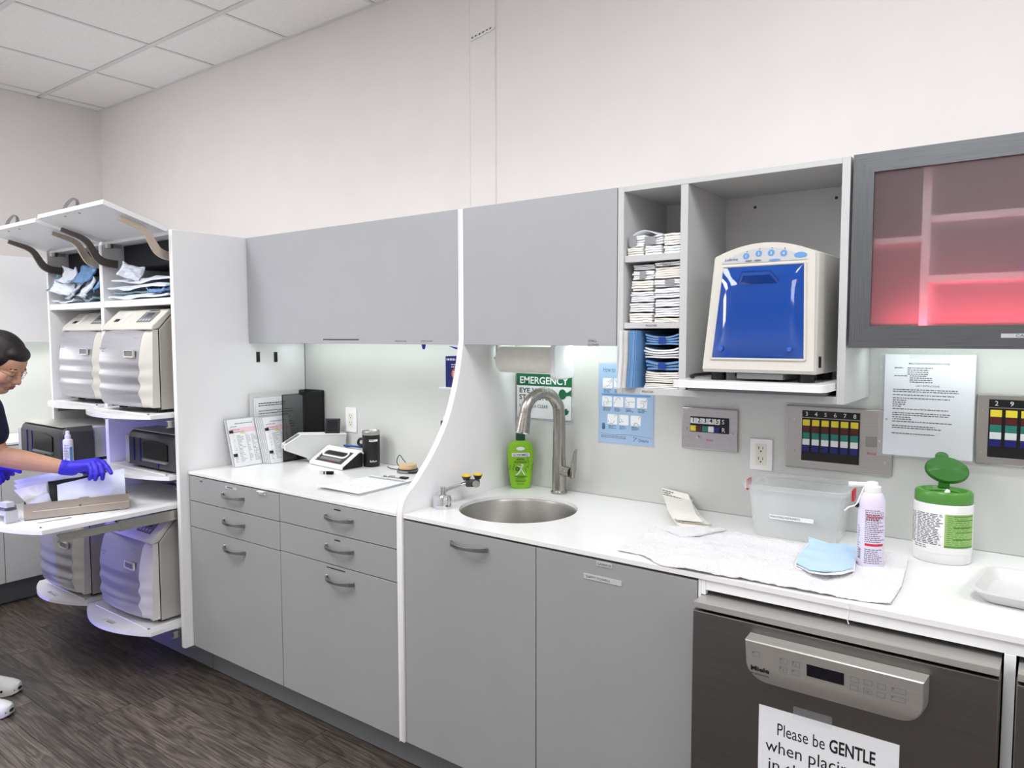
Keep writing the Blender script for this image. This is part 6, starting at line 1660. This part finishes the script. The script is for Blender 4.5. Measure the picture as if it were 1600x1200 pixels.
bm = new(); tube(bm, smoothline([(0.0385 * math.sin(a_), -0.0385 * math.cos(a_), z_) for a_, z_ in ((0.10, 0.022), (0.16, 0.031), (0.22, 0.021), (0.30, 0.027), (0.38, 0.022), (0.46, 0.031), (0.54, 0.022), (0.62, 0.027), (0.72, 0.022), (0.82, 0.028), (0.9, 0.023))], 4), 0.0007, 5); mk('script_mark', bm, 'paper', bd, W=False)
# bamboo charger and cable
CC = Vector((-1.300, -0.088, zk))
t = thing('wireless_charger', 'round bamboo topped charging pad with a black cable near the curved divider', 'charger', CC)
bm = new(); lathe(bm, [(0.040, 0.0), (0.047, 0.002), (0.044, 0.009), (0.040, 0.012)], CC, 40); mk('base', bm, 'mid_grey', t)
bm = new(); lathe(bm, [(0.042, 0.0122), (0.042, 0.015), (0.040, 0.0152)], CC, 40); mk('gasket', bm, 'black', t)
bm = new(); lathe(bm, [(0.038, 0.0153), (0.0385, 0.017), (0.037, 0.032), (0.035, 0.0335)], CC, 40); mk('bamboo_top', bm, 'bamboo', t)
bm = new(); pts = [CC + Vector((-0.035, 0.02, 0.02)), at(625, 712, 'Y', -0.02), at(612, 730, 'Y', -0.05)]
c1 = at(598, 722, 'Y', -0.085); pts = smoothline([CC + Vector((-0.030, 0.020, 0.032)), at(630, 718, 'Y', -0.06), at(624, 711, 'Y', -0.055), at(620, 722, 'Y', -0.055), Vector((-1.36, -0.07, zk + 0.003)), Vector((-1.40, -0.085, zk + 0.003)), Vector((-1.445, -0.066, zk + 0.004))], 6)
tube(bm, pts, 0.0018, 8); mk('cable', bm, 'black', t)
bm = new(); tube(bm, smoothline([CC + Vector((0.03, -0.03, 0.006)), CC + Vector((0.056, -0.012, 0.006)), CC + Vector((0.058, 0.015, 0.008))], 5), 0.004, 8); mk('plug', bm, 'black', t)
# usb stick
p = at(511, 741, 'Z', ZCT)
t = thing('usb_stick', 'small black and chrome memory stick on the counter in front of the sealer', 'memory stick', (p.x, p.y, zk), math.radians(28))
mk('case', bx(-0.012, 0.028, -0.009, 0.009, 0.0, 0.012), 'black_gloss', t, bev=0.003, W=False); mk('cap', bx(-0.030, -0.0125, -0.008, 0.008, 0.001, 0.011), 'chrome', t, bev=0.002, W=False)
mk('ring', bx(-0.006, 0.0, -0.0095, 0.0095, -0.0, 0.0125), 'chrome', t, bev=0.001, W=False)
# clipboard lying flat with a calendar
cL, cB, cR = Vector((-1.328, -0.540, 0)), Vector((-1.120, -0.528, 0)), Vector((-1.128, -0.225, 0))
ux = (cB - cL).normalized(); rz_ = math.atan2(ux.y, ux.x)
t = thing('clipboard', 'clipboard with a calendar sheet lying flat on the counter', 'clipboard', (cL.x, cL.y, zk), rz_)
mk('board', bx(0, 0.215, 0, 0.315, 0.0, 0.003), 'pale_grey', t, bev=0.001, W=False)
mk('page', bx(0.006, 0.211, 0.012, 0.292, 0.0035, 0.0042), 'paper', t, smooth=False, W=False)
g = [[Vector((0.002 + 0.209 * i / 8, -0.008 + 0.297 * j / 10 + 0.01 * (i / 8), 0.0065 + 0.004 * max(0, 1 - j / 4) * (1 - i / 8) + 0.006 * max(0, (3 - j) / 3) * (1 - i / 10))) for i in range(9)] for j in range(11)]
bm = new(); grid_solid(bm, g, 0.0008); pg = mk('page', bm, 'paper', t, W=False, ang=60)
bm = new()
for i in range(7):
    for j in range(5):
        o = Vector((0.014 + i * 0.027, 0.055 + j * 0.040, 0.0082 if j > 0 else 0.0125))
        dashes(bm, o + Y * 0.020, X, Y, 0.018, 3, 0.007, 0.003, i * 7 + j, (0.4, 1.0), (0.003, 0.007), 0.002)
mk('print', bm, 'pale_grey', pg, smooth=False, W=False)
bm = new(); quad(bm, Vector((0, 0, 0.0084)), X, Y, 0.012, 0.2, 0.252, 0.272); mk('header', bm, 'pale_grey', pg, smooth=False, W=False)
bm = new(); box(bm, 0.055, 0.165, 0.298, 0.312, 0.0035, 0.008); cl = mk('clip', bm, 'steel', t, bev=0.001, W=False)
bm = new(); tube(bm, smoothline([(0.06, 0.30, 0.009), (0.09, 0.284, 0.013), (0.11, 0.300, 0.014), (0.135, 0.286, 0.013), (0.16, 0.30, 0.009)], 5), 0.0018, 6); mk('clip_spring', bm, 'steel', cl, W=False)
bm = new(); box(bm, 0.150, 0.185, 0.290, 0.308, 0.0085, 0.016); mk('clip_end', bm, 'black', cl, bev=0.002, W=False)
# glove box on its shelf, glove tips below the cabinet, dispenser
solo('bracket_shelf', bx(-1.098, -0.8205, -0.115, -0.0034, 1.2635, 1.2695), 'white_edge', 'thin white bracket shelf under the blue glove box', 'shelf', bev=0.001)
t = thing('glove_box', 'dark blue glove box with an orange dot on the bracket shelf', 'glove box', (-0.95, -0.06, 1.27))
bd = mk('carton', bx(-1.066, -0.83, -0.108, -0.012, 1.270, 1.393), 'glove_box', t, bev=0.001)
bm = new(); cyl(bm, (-1.014, -0.1083, 1.324), (-1.014, -0.1087, 1.324), 0.021, 0.021, 28); dt = mk('orange_dot', bm, 'orange', bd)
bm = dashes(new(), (-1.060, -0.1085, 1.376), X, Z, 0.045, 1, 0.01, 0.008, 4, (1, 1)); dashes(bm, (-1.036, -0.1085, 1.358), X, Z, 0.05, 2, 0.009, 0.004, 5, (0.8, 1)); dashes(bm, (-1.028, -0.1089, 1.330), X, Z, 0.028, 3, 0.008, 0.004, 6, (0.8, 1)); mk('print', bm, 'paper', bd, smooth=False)
p = at(662, 538, 'Y', -0.20)
bm = new(); loft(bm, [[Vector((p.x + a_ * w_, -0.20 + b_ * 0.004, z_)) for a_, b_ in ((-1, 0), (-0.5, -1), (0.5, -1), (1, 0), (0.5, 1), (-0.5, 1))] for w_, z_ in ((0.011, ZUB - 0.0005), (0.010, ZUB - 0.010), (0.006, ZUB - 0.018), (0.002, ZUB - 0.021))])
solo('glove', bm, 'glove', 'tip of a violet glove hanging out below the wide wall cabinet', 'glove')
p = at(705, 545, 'Y', -0.16)
g = [[Vector((p.x + 0.10 * i / 5 - 0.004 * j, -0.17 + 0.05 * j / 3, ZUB - 0.008 - 0.004 * j - 0.018 * (i / 5) ** 1.3 * (1 - j / 3))) for i in range(6)] for j in range(4)]
bm = new(); grid_solid(bm, g, 0.0012); solo('glove', bm, 'glove', 'violet glove cuff hanging below the cabinet above the glove box', 'glove', ang=60)
p = at(688, 657, 'Y', -0.075)
t = thing('soap_dispenser', 'black wall dispenser with a white top partly behind the curved divider', 'dispenser', (p.x + 0.04, -0.04, 1.08))
mk('body', bx(p.x, p.x + 0.09, -0.075, -0.0036, p.z - 0.065, p.z), 'black', t, bev=0.004); mk('top', bx(p.x + 0.01, p.x + 0.09, -0.07, -0.0036, p.z + 0.0003, p.z + 0.018), 'plastic_white', t, bev=0.003)
for k, (px, lb) in enumerate(((403, 'black hook strip on the tall side panel nearer the wide cabinet door'), (430.5, 'black hook strip on the tall side panel nearer the back wall'))):
    p = at(px, 558 - 0.0 * k, 'X', TR1 + 0.0012)
    solo('hook_strip', bx(TR1 + 0.0003, TR1 + 0.003, p.y - 0.008, p.y + 0.010, p.z - 0.023, p.z + 0.024), 'black', lb, 'hook strip', bev=0.0006)
# ================================================================== work board: tins, pouches
ZW = 0.7605
def rp(px, py, t): return CP + (CW + CR * ((px - 800.0) / F) - CU * ((py - 600.0) / F)) * t
cA, cB_ = Vector((-2.325, -1.155, ZW)), Vector((-2.200, -0.812, ZW))
lx = (cB_ - cA).normalized(); rzc = math.atan2(lx.y, lx.x); Lc = (cB_ - cA).length
t = thing('metal_tray', 'worn metal instrument tray full of pouches on the long pull-out shelf', 'tray', cA, rzc)
Wc, Hc, th = 0.20, 0.062, 0.002      # local x along the long side, +y away from the camera
mk('floor_plate', bx(0, Lc, 0, Wc, 0.0, 0.002), 'tin', t, W=False)
sd = mk('side_wall', bx(0, Lc, 0, th, 0.002, Hc), 'tin', t, W=False, smooth=False)
mk('side_wall', bx(0, Lc, Wc - th, Wc, 0.002, Hc), 'tin', t, W=False, smooth=False)
mk('end_wall', bx(0, th, th, Wc - th, 0.002, Hc - 0.014), 'tin', t, W=False, smooth=False); mk('end_wall', bx(Lc - th, Lc, th, Wc - th, 0.002, Hc), 'tin', t, W=False, smooth=False)
bm = new(); tube(bm, [(0.03, -0.002, 0.030), (Lc, -0.002, 0.030)], 0.0018, 6); mk('bead', bm, 'tin', sd, W=False)
bm = new(); cyl(bm, (Lc * 0.52, -0.0005, 0.036), (Lc * 0.52, -0.006, 0.036), 0.006, 0.004, 14); mk('stud', bm, 'chrome', sd, W=False)
bm = new(); prism(bm, [(Lc * 0.50, Hc), (Lc * 0.62, Hc), (Lc * 0.60, Hc + 0.005), (Lc * 0.52, Hc + 0.005)], 'xz', 0.0, th); mk('lug', bm, 'tin', sd, W=False, smooth=False)
Mc_ = Matrix.Translation(cA) @ Matrix.Rotation(rzc, 4, 'Z')
# big white pouch held by the hand: a sheet with a filled belly
def sheet_between(bl, br, tl, tr, nu, nv, belly, seed, out):
    g = []
    for j in range(nv + 1):
        v = j / nv; row_ = []
        for i in range(nu + 1):
            u = i / nu
            p = (bl * (1 - u) + br * u) * (1 - v) + (tl * (1 - u) + tr * u) * v
            p = p + out * (belly * math.sin(math.pi * u) * math.sin(math.pi * min(1, v * 1.1))) + out * (noise.noise(p * 22 + Vector((seed, 0, 0))) * 0.011)
            row_.append(p)
        g.append(row_)
    return g
out = Vector((-lx.y, lx.x, 0)) * -1.0      # towards the camera side
def loc_(x, y, z): return Mc_ @ Vector((x, y, z))
bl, br, tl, tr = loc_(0.115, 0.020, 0.010), loc_(Lc - 0.008, 0.020, 0.010), loc_(0.115, 0.050, 0.118), loc_(Lc - 0.010, 0.045, 0.160)
g = sheet_between(bl, br, tl, tr, 22, 12, 0.012, 3.0, out)
t = thing('sterilization_pouch', 'large white pouch held upright in the metal tray by the gloved hand', 'pouch', (bl + br) / 2)
bm = new(); grid_solid(bm, g, 0.002, up=out); mk('pouch_paper', bm, 'pouch_paper', t, ang=60)
g2 = sheet_between(loc_(0.095, 0.060, 0.010), loc_(Lc - 0.03, 0.055, 0.010), loc_(0.085, 0.085, 0.128), loc_(Lc * 0.72, 0.075, 0.140), 12, 6, 0.004, 5.0, out)
bm = new(); grid_solid(bm, g2, 0.012, up=out); solo('instrument_cassette', bm, 'black', 'black cassette standing behind the large white pouch in the tray', 'cassette', ang=60)
specs = [((0.042, 0.058, 0.008), (0.084, 0.055, 0.006), (-0.030, 0.095, 0.105), (0.080, 0.085, 0.125), 'film', 'clear plastic pouch bulging over the end of the metal tray', 0.02),
         ((0.014, 0.030, 0.008), (0.108, 0.028, 0.006), (0.008, 0.046, 0.070), (0.085, 0.045, 0.090), 'pale_grey', 'grey folded pouch at the front end of the metal tray', 0.008),
         ((0.034, 0.118, 0.008), (0.20, 0.118, 0.008), (-0.03, 0.140, 0.120), (0.20, 0.140, 0.150), 'pouch_paper', 'white pouch standing behind the clear one in the tray', 0.01),
         ((0.034, 0.158, 0.008), (0.22, 0.158, 0.008), (-0.03, 0.178, 0.130), (0.21, 0.172, 0.165), 'pouch_paper', 'white pouch at the back of the metal tray', 0.01)]
for k, (a, b, c, d, mm, lb, bel) in enumerate(specs):
    g = sheet_between(loc_(*a), loc_(*b), loc_(*c), loc_(*d), 14, 8, bel, 8.0 + 3 * k, out)
    bm = new(); grid_solid(bm, g, 0.0022, up=out)
    solo('sterilization_pouch', bm, mm if mm != 'film' else 'milky_plastic', lb, 'pouch', 'pouches in the metal tray', ang=30)
# flat paper packet on the board
p0 = at(57, 812 + 37, 'Z', ZW); 
a, b = at(58, 817, 'Z', ZW), at(112, 808, 'Z', ZW); dv = (b - a); nv_ = Vector((-dv.y, dv.x, 0)).normalized() * 0.016
g = [[a + dv * (i / 8) + nv_ * (j / 3) + Z * (0.002 + 0.004 * math.sin(i * 0.6) * (j / 3)) for i in range(9)] for j in range(4)]
bm = new(); grid_solid(bm, g, 0.0012); solo('paper_packet', bm, 'paper', 'narrow white paper packet lying on the pull-out shelf before the tray', 'packet', ang=60)
# grey bracket device at the shelf end
q = at(20, 819, 'Z', ZW); q2 = at(0, 815, 'Z', ZW)
t = thing('pouch_holder', 'grey metal stand with a folded bar at the end of the pull-out shelf', 'stand', (-2.42, -1.205, ZW))
D0 = Vector((q.x - 0.03, q.y - 0.012, ZW)); ax = Vector((-0.42, -0.30, 0)).normalized(); ay = Vector((-ax.y, ax.x, 0))
def ob(bm, x0, x1, y0, y1, z0, z1):
    loft(bm, [[D0 + ax * a_ + ay * b_ + Z * c_ for a_, b_ in ((x0, y0), (x1, y0), (x1, y1), (x0, y1))] for c_ in (z0, z1)])
ax = Vector((-0.985, -0.17, 0)).normalized(); ay = Vector((ax.y, -ax.x, 0))   # ay points to +y side
if ay.y < 0: ay = -ay
bm = new(); ob(bm, 0.0, 0.012, 0.0, 0.045, 0.0, 0.036); ob(bm, 0.17, 0.182, 0.0, 0.045, 0.0, 0.036); ob(bm, 0.0, 0.182, 0.0, 0.045, 0.036, 0.044); mk('stand_frame', bm, 'pale_grey', t, smooth=False)
bm = new(); ob(bm, 0.015, 0.175, 0.006, 0.050, 0.0445, 0.060); mk('bar', bm, 'mid_grey', t, bev=0.002)
bm = new(); ob(bm, 0.0, 0.05, 0.004, 0.034, 0.0598, 0.078); mk('bracket', bm, 'pale_grey', t, bev=0.002)
bm = new(); ob(bm, 0.056, 0.165, 0.008, 0.036, 0.0598, 0.070); mk('bracket', bm, 'mid_grey', t, bev=0.002)
# spray bottle
SBp = Vector((-2.752, -0.812, 0.8835))
t = thing('spray_bottle', 'white spray bottle with a blue label beside the pulled forward steriliser', 'bottle', SBp, math.radians(62))
bm = new(); lathe(bm, [(0.019, 0.0), (0.021, 0.002), (0.021, 0.112), (0.019, 0.118), (0.011, 0.122)], (0, 0, 0), 28); bd = mk('bottle', bm, 'plastic_white', t, W=False)
bm = new(); lathe(bm, [(0.0125, 0.1222), (0.0125, 0.138), (0.0085, 0.141), (0.0085, 0.155), (0.006, 0.158)], (0, 0, 0), 20); mk('pump', bm, 'plastic_white', t, W=False)
bm = new(); wrapq(bm, 0.0213, 0.35, 0.95, 0.02, 0.085, 4); mk('blue_label', bm, 'poster_band', bd, smooth=False, W=False)
bm = new(); wrap_text(bm, 0.0213, -0.7, 0.25, 0.02, 0.095, 0.007, 0.0035, 6); mk('print', bm, 'ink_grey', bd, smooth=False, W=False)

# ================================================================== the person
fd = Vector((0.80, 0.60, 0)).normalized(); rd = Vector((fd.y, -fd.x, 0))
def cap(bm, a, b, r0, r1, n=14, m=5):
    """tapered capsule"""
    a = Vector(a); b = Vector(b); d = b - a; L = max(d.length, 1e-6); d = d / L; u, w = frame_of(d); rings = []
    for k in range(m): 
        q = -math.pi / 2 + (math.pi / 2) * (k + 0.15) / m
        rings.append((a + d * (r0 * math.sin(q)), r0 * math.cos(q)))
    rings.append((a, r0)); rings.append((b, r1))
    for k in range(m):
        q = (math.pi / 2) * (k + 0.85) / m
        rings.append((b + d * (r1 * math.sin(q)), r1 * math.cos(q)))
    loft(bm, [[c + (u * math.cos(2 * math.pi * i / n) + w * math.sin(2 * math.pi * i / n)) * r for i in range(n)] for c, r in rings])
def chain(bm, pts, rs):
    for i in range(len(pts) - 1): cap(bm, pts[i], pts[i + 1], rs[i], rs[i + 1])
def ell(bm, c, a1, a2, a3, r1, r2, r3, n=18, m=10):
    rings = []
    for k in range(m + 1):
        q = -math.pi / 2 + math.pi * (k + 0.02) / (m + 0.04)
        rings.append([Vector(c) + a1 * (r1 * math.cos(q) * math.cos(2 * math.pi * i / n)) + a2 * (r2 * math.cos(q) * math.sin(2 * math.pi * i / n)) + a3 * (r3 * math.sin(q)) for i in range(n)])
    loft(bm, rings)
def remeshed(name, bm, vox, m, parent, smooth_it=4, W=True):
    bmesh.ops.recalc_face_normals(bm, faces=bm.faces)
    me = bpy.data.meshes.new('tmp'); bm.to_mesh(me); bm.free()
    ob_ = bpy.data.objects.new('tmp', me); col.objects.link(ob_)
    r_ = ob_.modifiers.new('r', 'REMESH'); r_.mode = 'VOXEL'; r_.voxel_size = vox; r_.adaptivity = 0.0
    s_ = ob_.modifiers.new('s', 'SMOOTH'); s_.iterations = smooth_it; s_.factor = 0.5
    dg = bpy.context.evaluated_depsgraph_get()
    me2 = bpy.data.meshes.new_from_object(ob_.evaluated_get(dg))
    bpy.data.objects.remove(ob_); bpy.data.meshes.remove(me)
    me2.materials.clear()
    return finish(name, me2, m, parent, True, 180, W)
HD = rp(-1, 567, 2.95)
pit = math.radians(34)
hf = fd * math.cos(pit) - Z * math.sin(pit); hu = fd * math.sin(pit) + Z * math.cos(pit); hs = rd
def hp(f, u, s): return HD + hf * f + hu * u + hs * s
NK = rp(-40, 630, 2.98); SR_ = rp(-26, 640, 2.80); SL_ = rp(-52, 632, 3.15)
ELR = rp(-6, 712, 2.84); WRR = rp(104, 731, 2.945)
HNR = rp(142, 727, 2.975)
ELL = rp(-95, 716, 3.18); WRL = rp(-22, 736, 3.13)
PV = Vector((-2.80, -1.43, 0.84))
footR, footL = Vector((-2.346, -1.223, 0)), Vector((-2.526, -1.130, 0))
anR = footR - fd * 0.205 + Z * 0.085; anL = footL - fd * 0.205 + Z * 0.085
hipR, hipL = PV + rd * 0.085 - Z * 0.03, PV - rd * 0.085 - Z * 0.03
knR = (hipR + anR) / 2 + fd * 0.09; knL = (hipL + anL) / 2 + fd * 0.09
CH = PV.lerp(NK, 0.72)
pr_ = thing('person', 'person in navy scrubs and violet gloves leaning over the pull-out shelf', 'person', ((anR.x + anL.x) / 2, (anR.y + anL.y) / 2, 0.0))
pr_['category'] = 'person'
bm = new()
# head
ell(bm, hp(-0.015, 0.028, 0), hf, hs, hu, 0.098, 0.075, 0.088)
ell(bm, hp(0.030, -0.030, 0), hf, hs, hu, 0.060, 0.056, 0.075)
ell(bm, hp(0.045, 0.030, 0), hf, hs, hu, 0.044, 0.060, 0.052)
cap(bm, hp(0.062, -0.086, -0.010), hp(0.062, -0.086, 0.010), 0.021, 0.021)
cap(bm, hp(0.000, -0.062, 0.045), hp(0.055, -0.086, 0.018), 0.022, 0.019); cap(bm, hp(0.000, -0.062, -0.045), hp(0.055, -0.086, -0.018), 0.022, 0.019)
cap(bm, hp(0.086, 0.008, 0), hp(0.106, -0.026, 0), 0.008, 0.0105); cap(bm, hp(0.098, -0.031, -0.009), hp(0.098, -0.031, 0.009), 0.0085, 0.0085)
ell(bm, hp(0.080, 0.018, 0.026), hf, hs, hu, 0.010, 0.022, 0.008); ell(bm, hp(0.080, 0.018, -0.026), hf, hs, hu, 0.010, 0.022, 0.008)
for s in (-1, 1):
    ell(bm, hp(0.058, -0.024, 0.032 * s), hf, hs, hu, 0.030, 0.026, 0.032)
    ell(bm, hp(0.072, -0.001, 0.030 * s), hf, hs, hu, 0.014, 0.016, 0.010)
    ell(bm, hp(-0.010, -0.012, 0.076 * s), hf, hs, hu, 0.018, 0.008, 0.030)
cap(bm, hp(0.089, -0.051, -0.012), hp(0.089, -0.051, 0.012), 0.0078, 0.0078); cap(bm, hp(0.087, -0.063, -0.010), hp(0.087, -0.063, 0.010), 0.0080, 0.0080)
# neck, trunk, limbs
chain(bm, [hp(-0.035, -0.060, 0), NK + hu * 0.01], [0.052, 0.058])
chain(bm, [NK, CH, PV.lerp(NK, 0.35), PV], [0.075, 0.115, 0.105, 0.125])
cap(bm, CH + rd * 0.06, CH - rd * 0.06, 0.105, 0.105); cap(bm, PV + rd * 0.06, PV - rd * 0.06, 0.115, 0.115)
for S, E_, W_ in ((SR_, ELR, WRR), (SL_, ELL, WRL)):
    chain(bm, [NK.lerp(S, 0.3), S, S.lerp(E_, 0.55), E_, E_.lerp(W_, 0.35), W_, W_ + (W_ - E_).normalized() * 0.01], [0.055, 0.052, 0.044, 0.040, 0.040, 0.0265, 0.022])
for H_, K_, A_, F_ in ((hipR, knR, anR, footR), (hipL, knL, anL, footL)):
    chain(bm, [H_, K_, K_.lerp(A_, 0.35), A_, F_ - fd * 0.10 + Z * 0.045], [0.088, 0.060, 0.056, 0.040, 0.032])
body = remeshed('body', bm, 0.0042, 'skin', pr_, 5)
# clothes
bm = new()
chain(bm, [NK - hu * 0.035 + Z * 0.0, CH, PV.lerp(NK, 0.35), PV - Z * 0.02], [0.078, 0.130, 0.122, 0.142])
cap(bm, CH + rd * 0.07, CH - rd * 0.07, 0.118, 0.118); cap(bm, PV + rd * 0.07 - Z * 0.02, PV - rd * 0.07 - Z * 0.02, 0.142, 0.142); cap(bm, PV.lerp(NK, 0.2) + rd * 0.05, PV.lerp(NK, 0.2) - rd * 0.05, 0.132, 0.132)
for S, E_ in ((SR_, ELR), (SL_, ELL)):
    chain(bm, [NK.lerp(S, 0.35) - Z * 0.015, S, S.lerp(E_, 0.50)], [0.066, 0.066, 0.064])
remeshed('scrub_top', bm, 0.006, 'scrubs', pr_, 4)
bm = new()
cap(bm, PV + rd * 0.06 - Z * 0.02, PV - rd * 0.06 - Z * 0.02, 0.134, 0.134); cap(bm, PV + rd * 0.06 + Z * 0.04, PV - rd * 0.06 + Z * 0.04, 0.128, 0.128)
for H_, K_, A_ in ((hipR, knR, anR), (hipL, knL, anL)): chain(bm, [H_, K_, A_ + Z * 0.035], [0.108, 0.084, 0.066])
remeshed('scrub_trousers', bm, 0.006, 'scrubs', pr_, 4)
# gloves
def glove(W_, E_, palm, fingers, thumb):
    bm = new(); ad = (W_ - E_).normalized()
    chain(bm, [W_ - ad * 0.012, W_ + ad * 0.02], [0.031, 0.0285])
    for a, b, r0, r1 in palm: cap(bm, a, b, r0, r1)
    for f in fingers + [thumb]: chain(bm, f, [0.0108, 0.0100, 0.0092, 0.0082][:len(f)] if len(f) == 4 else [0.0108, 0.0098, 0.0085])
    return remeshed('glove', bm, 0.0026, 'glove', pr_, 3)
k1, k2, k3, k4 = rp(152, 720, 2.985), rp(150, 721, 2.968), rp(146, 724, 2.952), rp(140, 727, 2.940)
glove(WRR, ELR, [(WRR, k1, 0.0265, 0.0135), (WRR, k2, 0.026, 0.0135), (WRR, k3, 0.025, 0.013), (WRR, k4, 0.024, 0.0125), (k1, k4, 0.013, 0.012), (WRR.lerp(k2, 0.3) - Z * 0.012, k3 - Z * 0.012, 0.018, 0.013)],
      [[k1, rp(161, 722, 2.972), rp(168, 730, 2.958), rp(173.5, 739, 2.950)], [k2, rp(158, 728, 2.948), rp(161, 739, 2.938), rp(160, 748, 2.940)],
       [k3, rp(151, 731, 2.935), rp(152, 741, 2.926), rp(149, 749, 2.929)], [k4, rp(143, 734, 2.926), rp(143, 742, 2.920), rp(140, 748, 2.925)]],
      [rp(118, 734, 2.975), rp(133, 737, 3.01), rp(146, 739, 3.015)])
j1, j2, j3 = rp(2, 731, 3.11), rp(0, 734, 3.10), rp(-3, 737, 3.09)
glove(WRL, ELL, [(WRL, j1, 0.026, 0.0135), (WRL, j2, 0.025, 0.013), (WRL, j3, 0.024, 0.012)],
      [[j1, rp(10, 731, 3.12), rp(17, 735, 3.13), rp(20, 741, 3.13)], [j2, rp(8, 736, 3.11), rp(12, 742, 3.12), rp(12, 748, 3.12)], [j3, rp(4, 741, 3.09), rp(6, 747, 3.10), rp(4, 752, 3.10)], [rp(-6, 740, 3.08), rp(-1, 745, 3.08), rp(1, 750, 3.085), rp(0, 755, 3.09)]],
      [rp(-8, 730, 3.06), rp(14, 731, 3.05), rp(31, 737, 3.05)])
# hair: cap over the skull with a low bun
bm = new()
ell(bm, hp(-0.020, 0.040, 0), hf, hs, hu, 0.100, 0.081, 0.088)
ell(bm, hp(0.040, 0.070, 0), hf, hs, hu, 0.044, 0.058, 0.036)
ell(bm, hp(-0.050, -0.005, 0), hf, hs, hu, 0.068, 0.079, 0.070)
ell(bm, hp(0.012, 0.040, 0.045), hf, hs, hu, 0.045, 0.034, 0.036); ell(bm, hp(0.012, 0.040, -0.045), hf, hs, hu, 0.045, 0.034, 0.036)
ell(bm, hp(-0.125, 0.010, 0), hf, hs, hu, 0.040, 0.045, 0.045)
hr = remeshed('hair', bm, 0.0045, 'hair', pr_, 3)
# brows, lips
for s in (-1, 1):
    bm = new(); tube(bm, smoothline([hp(0.084, 0.021, 0.016 * s), hp(0.0845, 0.025, 0.030 * s), hp(0.074, 0.021, 0.046 * s)], 4), 0.0025, 6); mk('eyebrow', bm, 'hair', pr_)
    bm = new(); tube(bm, smoothline([hp(0.0855, -0.005, 0.018 * s), hp(0.0875, -0.008, 0.030 * s), hp(0.080, -0.006, 0.042 * s)], 4), 0.0016, 6); mk('eyelashes', bm, 'hair', pr_)
bm = new(); cap(bm, hp(0.0925, -0.0535, -0.011), hp(0.0925, -0.0535, 0.011), 0.0055, 0.0055); cap(bm, hp(0.0905, -0.0625, -0.009), hp(0.0905, -0.0625, 0.009), 0.0058, 0.0058)
mk('lips', bm, 'lip', pr_, ang=60)
# glasses
gl = None
for s in (-1, 1):
    c = hp(0.090, -0.007, 0.033 * s)
    bm = new(); ring_ = [c + hs * (0.023 * math.cos(q)) + hu * (0.016 * math.sin(q)) - hf * (0.006 * abs(math.cos(q))) for q in (2 * math.pi * i / 24 for i in range(24))]
    tube(bm, ring_, 0.0011, 6, closed=True); tube(bm, [hp(0.086, 0.002, 0.056 * s), hp(0.055, 0.006, 0.077 * s), hp(-0.005, 0.008, 0.082 * s), hp(-0.025, -0.006, 0.081 * s)], 0.0013, 6)
    o = mk('eyeglass_frame', bm, 'gold', pr_)
    bm = new(); bm.faces.new([bm.verts.new(p) for p in ring_]); mk('lens', bm, 'lens', o, smooth=False)
bm = new(); tube(bm, [hp(0.090, 0.0, -0.010), hp(0.098, 0.004, 0), hp(0.090, 0.0, 0.010)], 0.0011, 6); mk('bridge', bm, 'gold', pr_)
# shoes
def shoe(F_):
    bm = new(); rings = []; o = F_ - fd * 0.255
    for x, w, h, z0 in ((0.0, 0.022, 0.045, 0.004), (0.015, 0.032, 0.062, 0.0015), (0.06, 0.035, 0.070, 0.0015), (0.12, 0.038, 0.066, 0.0015), (0.17, 0.045, 0.055, 0.0015), (0.215, 0.045, 0.044, 0.002), (0.245, 0.034, 0.032, 0.006), (0.258, 0.016, 0.020, 0.010)):
        rings.append([o + fd * x + rd * (w * math.cos(q)) + Z * (z0 + (h * max(0, math.sin(q)) if math.sin(q) > 0 else 0.0) + 0.014 * (1 if math.sin(q) > -0.3 else 0)) for q in (2 * math.pi * i / 20 for i in range(20))])
    loft(bm, rings); s_ = mk('shoe', bm, 'shoe', pr_, ang=50)
    for x, h in ((0.19, 0.030), (0.212, 0.026), (0.17, 0.036)):
        bm = new(); c = o + fd * x + rd * 0.0435 + Z * h; cyl(bm, c, c + rd * 0.003, 0.005, 0.005, 10); mk('vent_hole', bm, 'black', s_)
    bm = new(); c = o + fd * 0.256; tube(bm, [c - rd * 0.024 + Z * 0.022 - fd * 0.010, c + Z * 0.025 + fd * 0.004, c + rd * 0.024 + Z * 0.022 - fd * 0.010], 0.006, 8); mk('toe_cap', bm, 'black', s_)
shoe(footR); shoe(footL)
# an unseen blue tube lamp on the opposite wall throws the blue reflections
t = thing('blue_lamp_tube', 'vertical blue tube lamp mounted on the wall facing the steriliser cabinet', 'lamp', (-1.55, ROOM_F + 0.02, 0.1))
mk('housing', bx(-1.61, -1.49, ROOM_F + 0.001, ROOM_F + 0.03, 0.10, 1.0), 'plastic_white', t, bev=0.004)
mk('tube', bx(-1.58, -1.52, ROOM_F + 0.031, ROOM_F + 0.05, 0.15, 0.95), 'led_blue', t, bev=0.004)
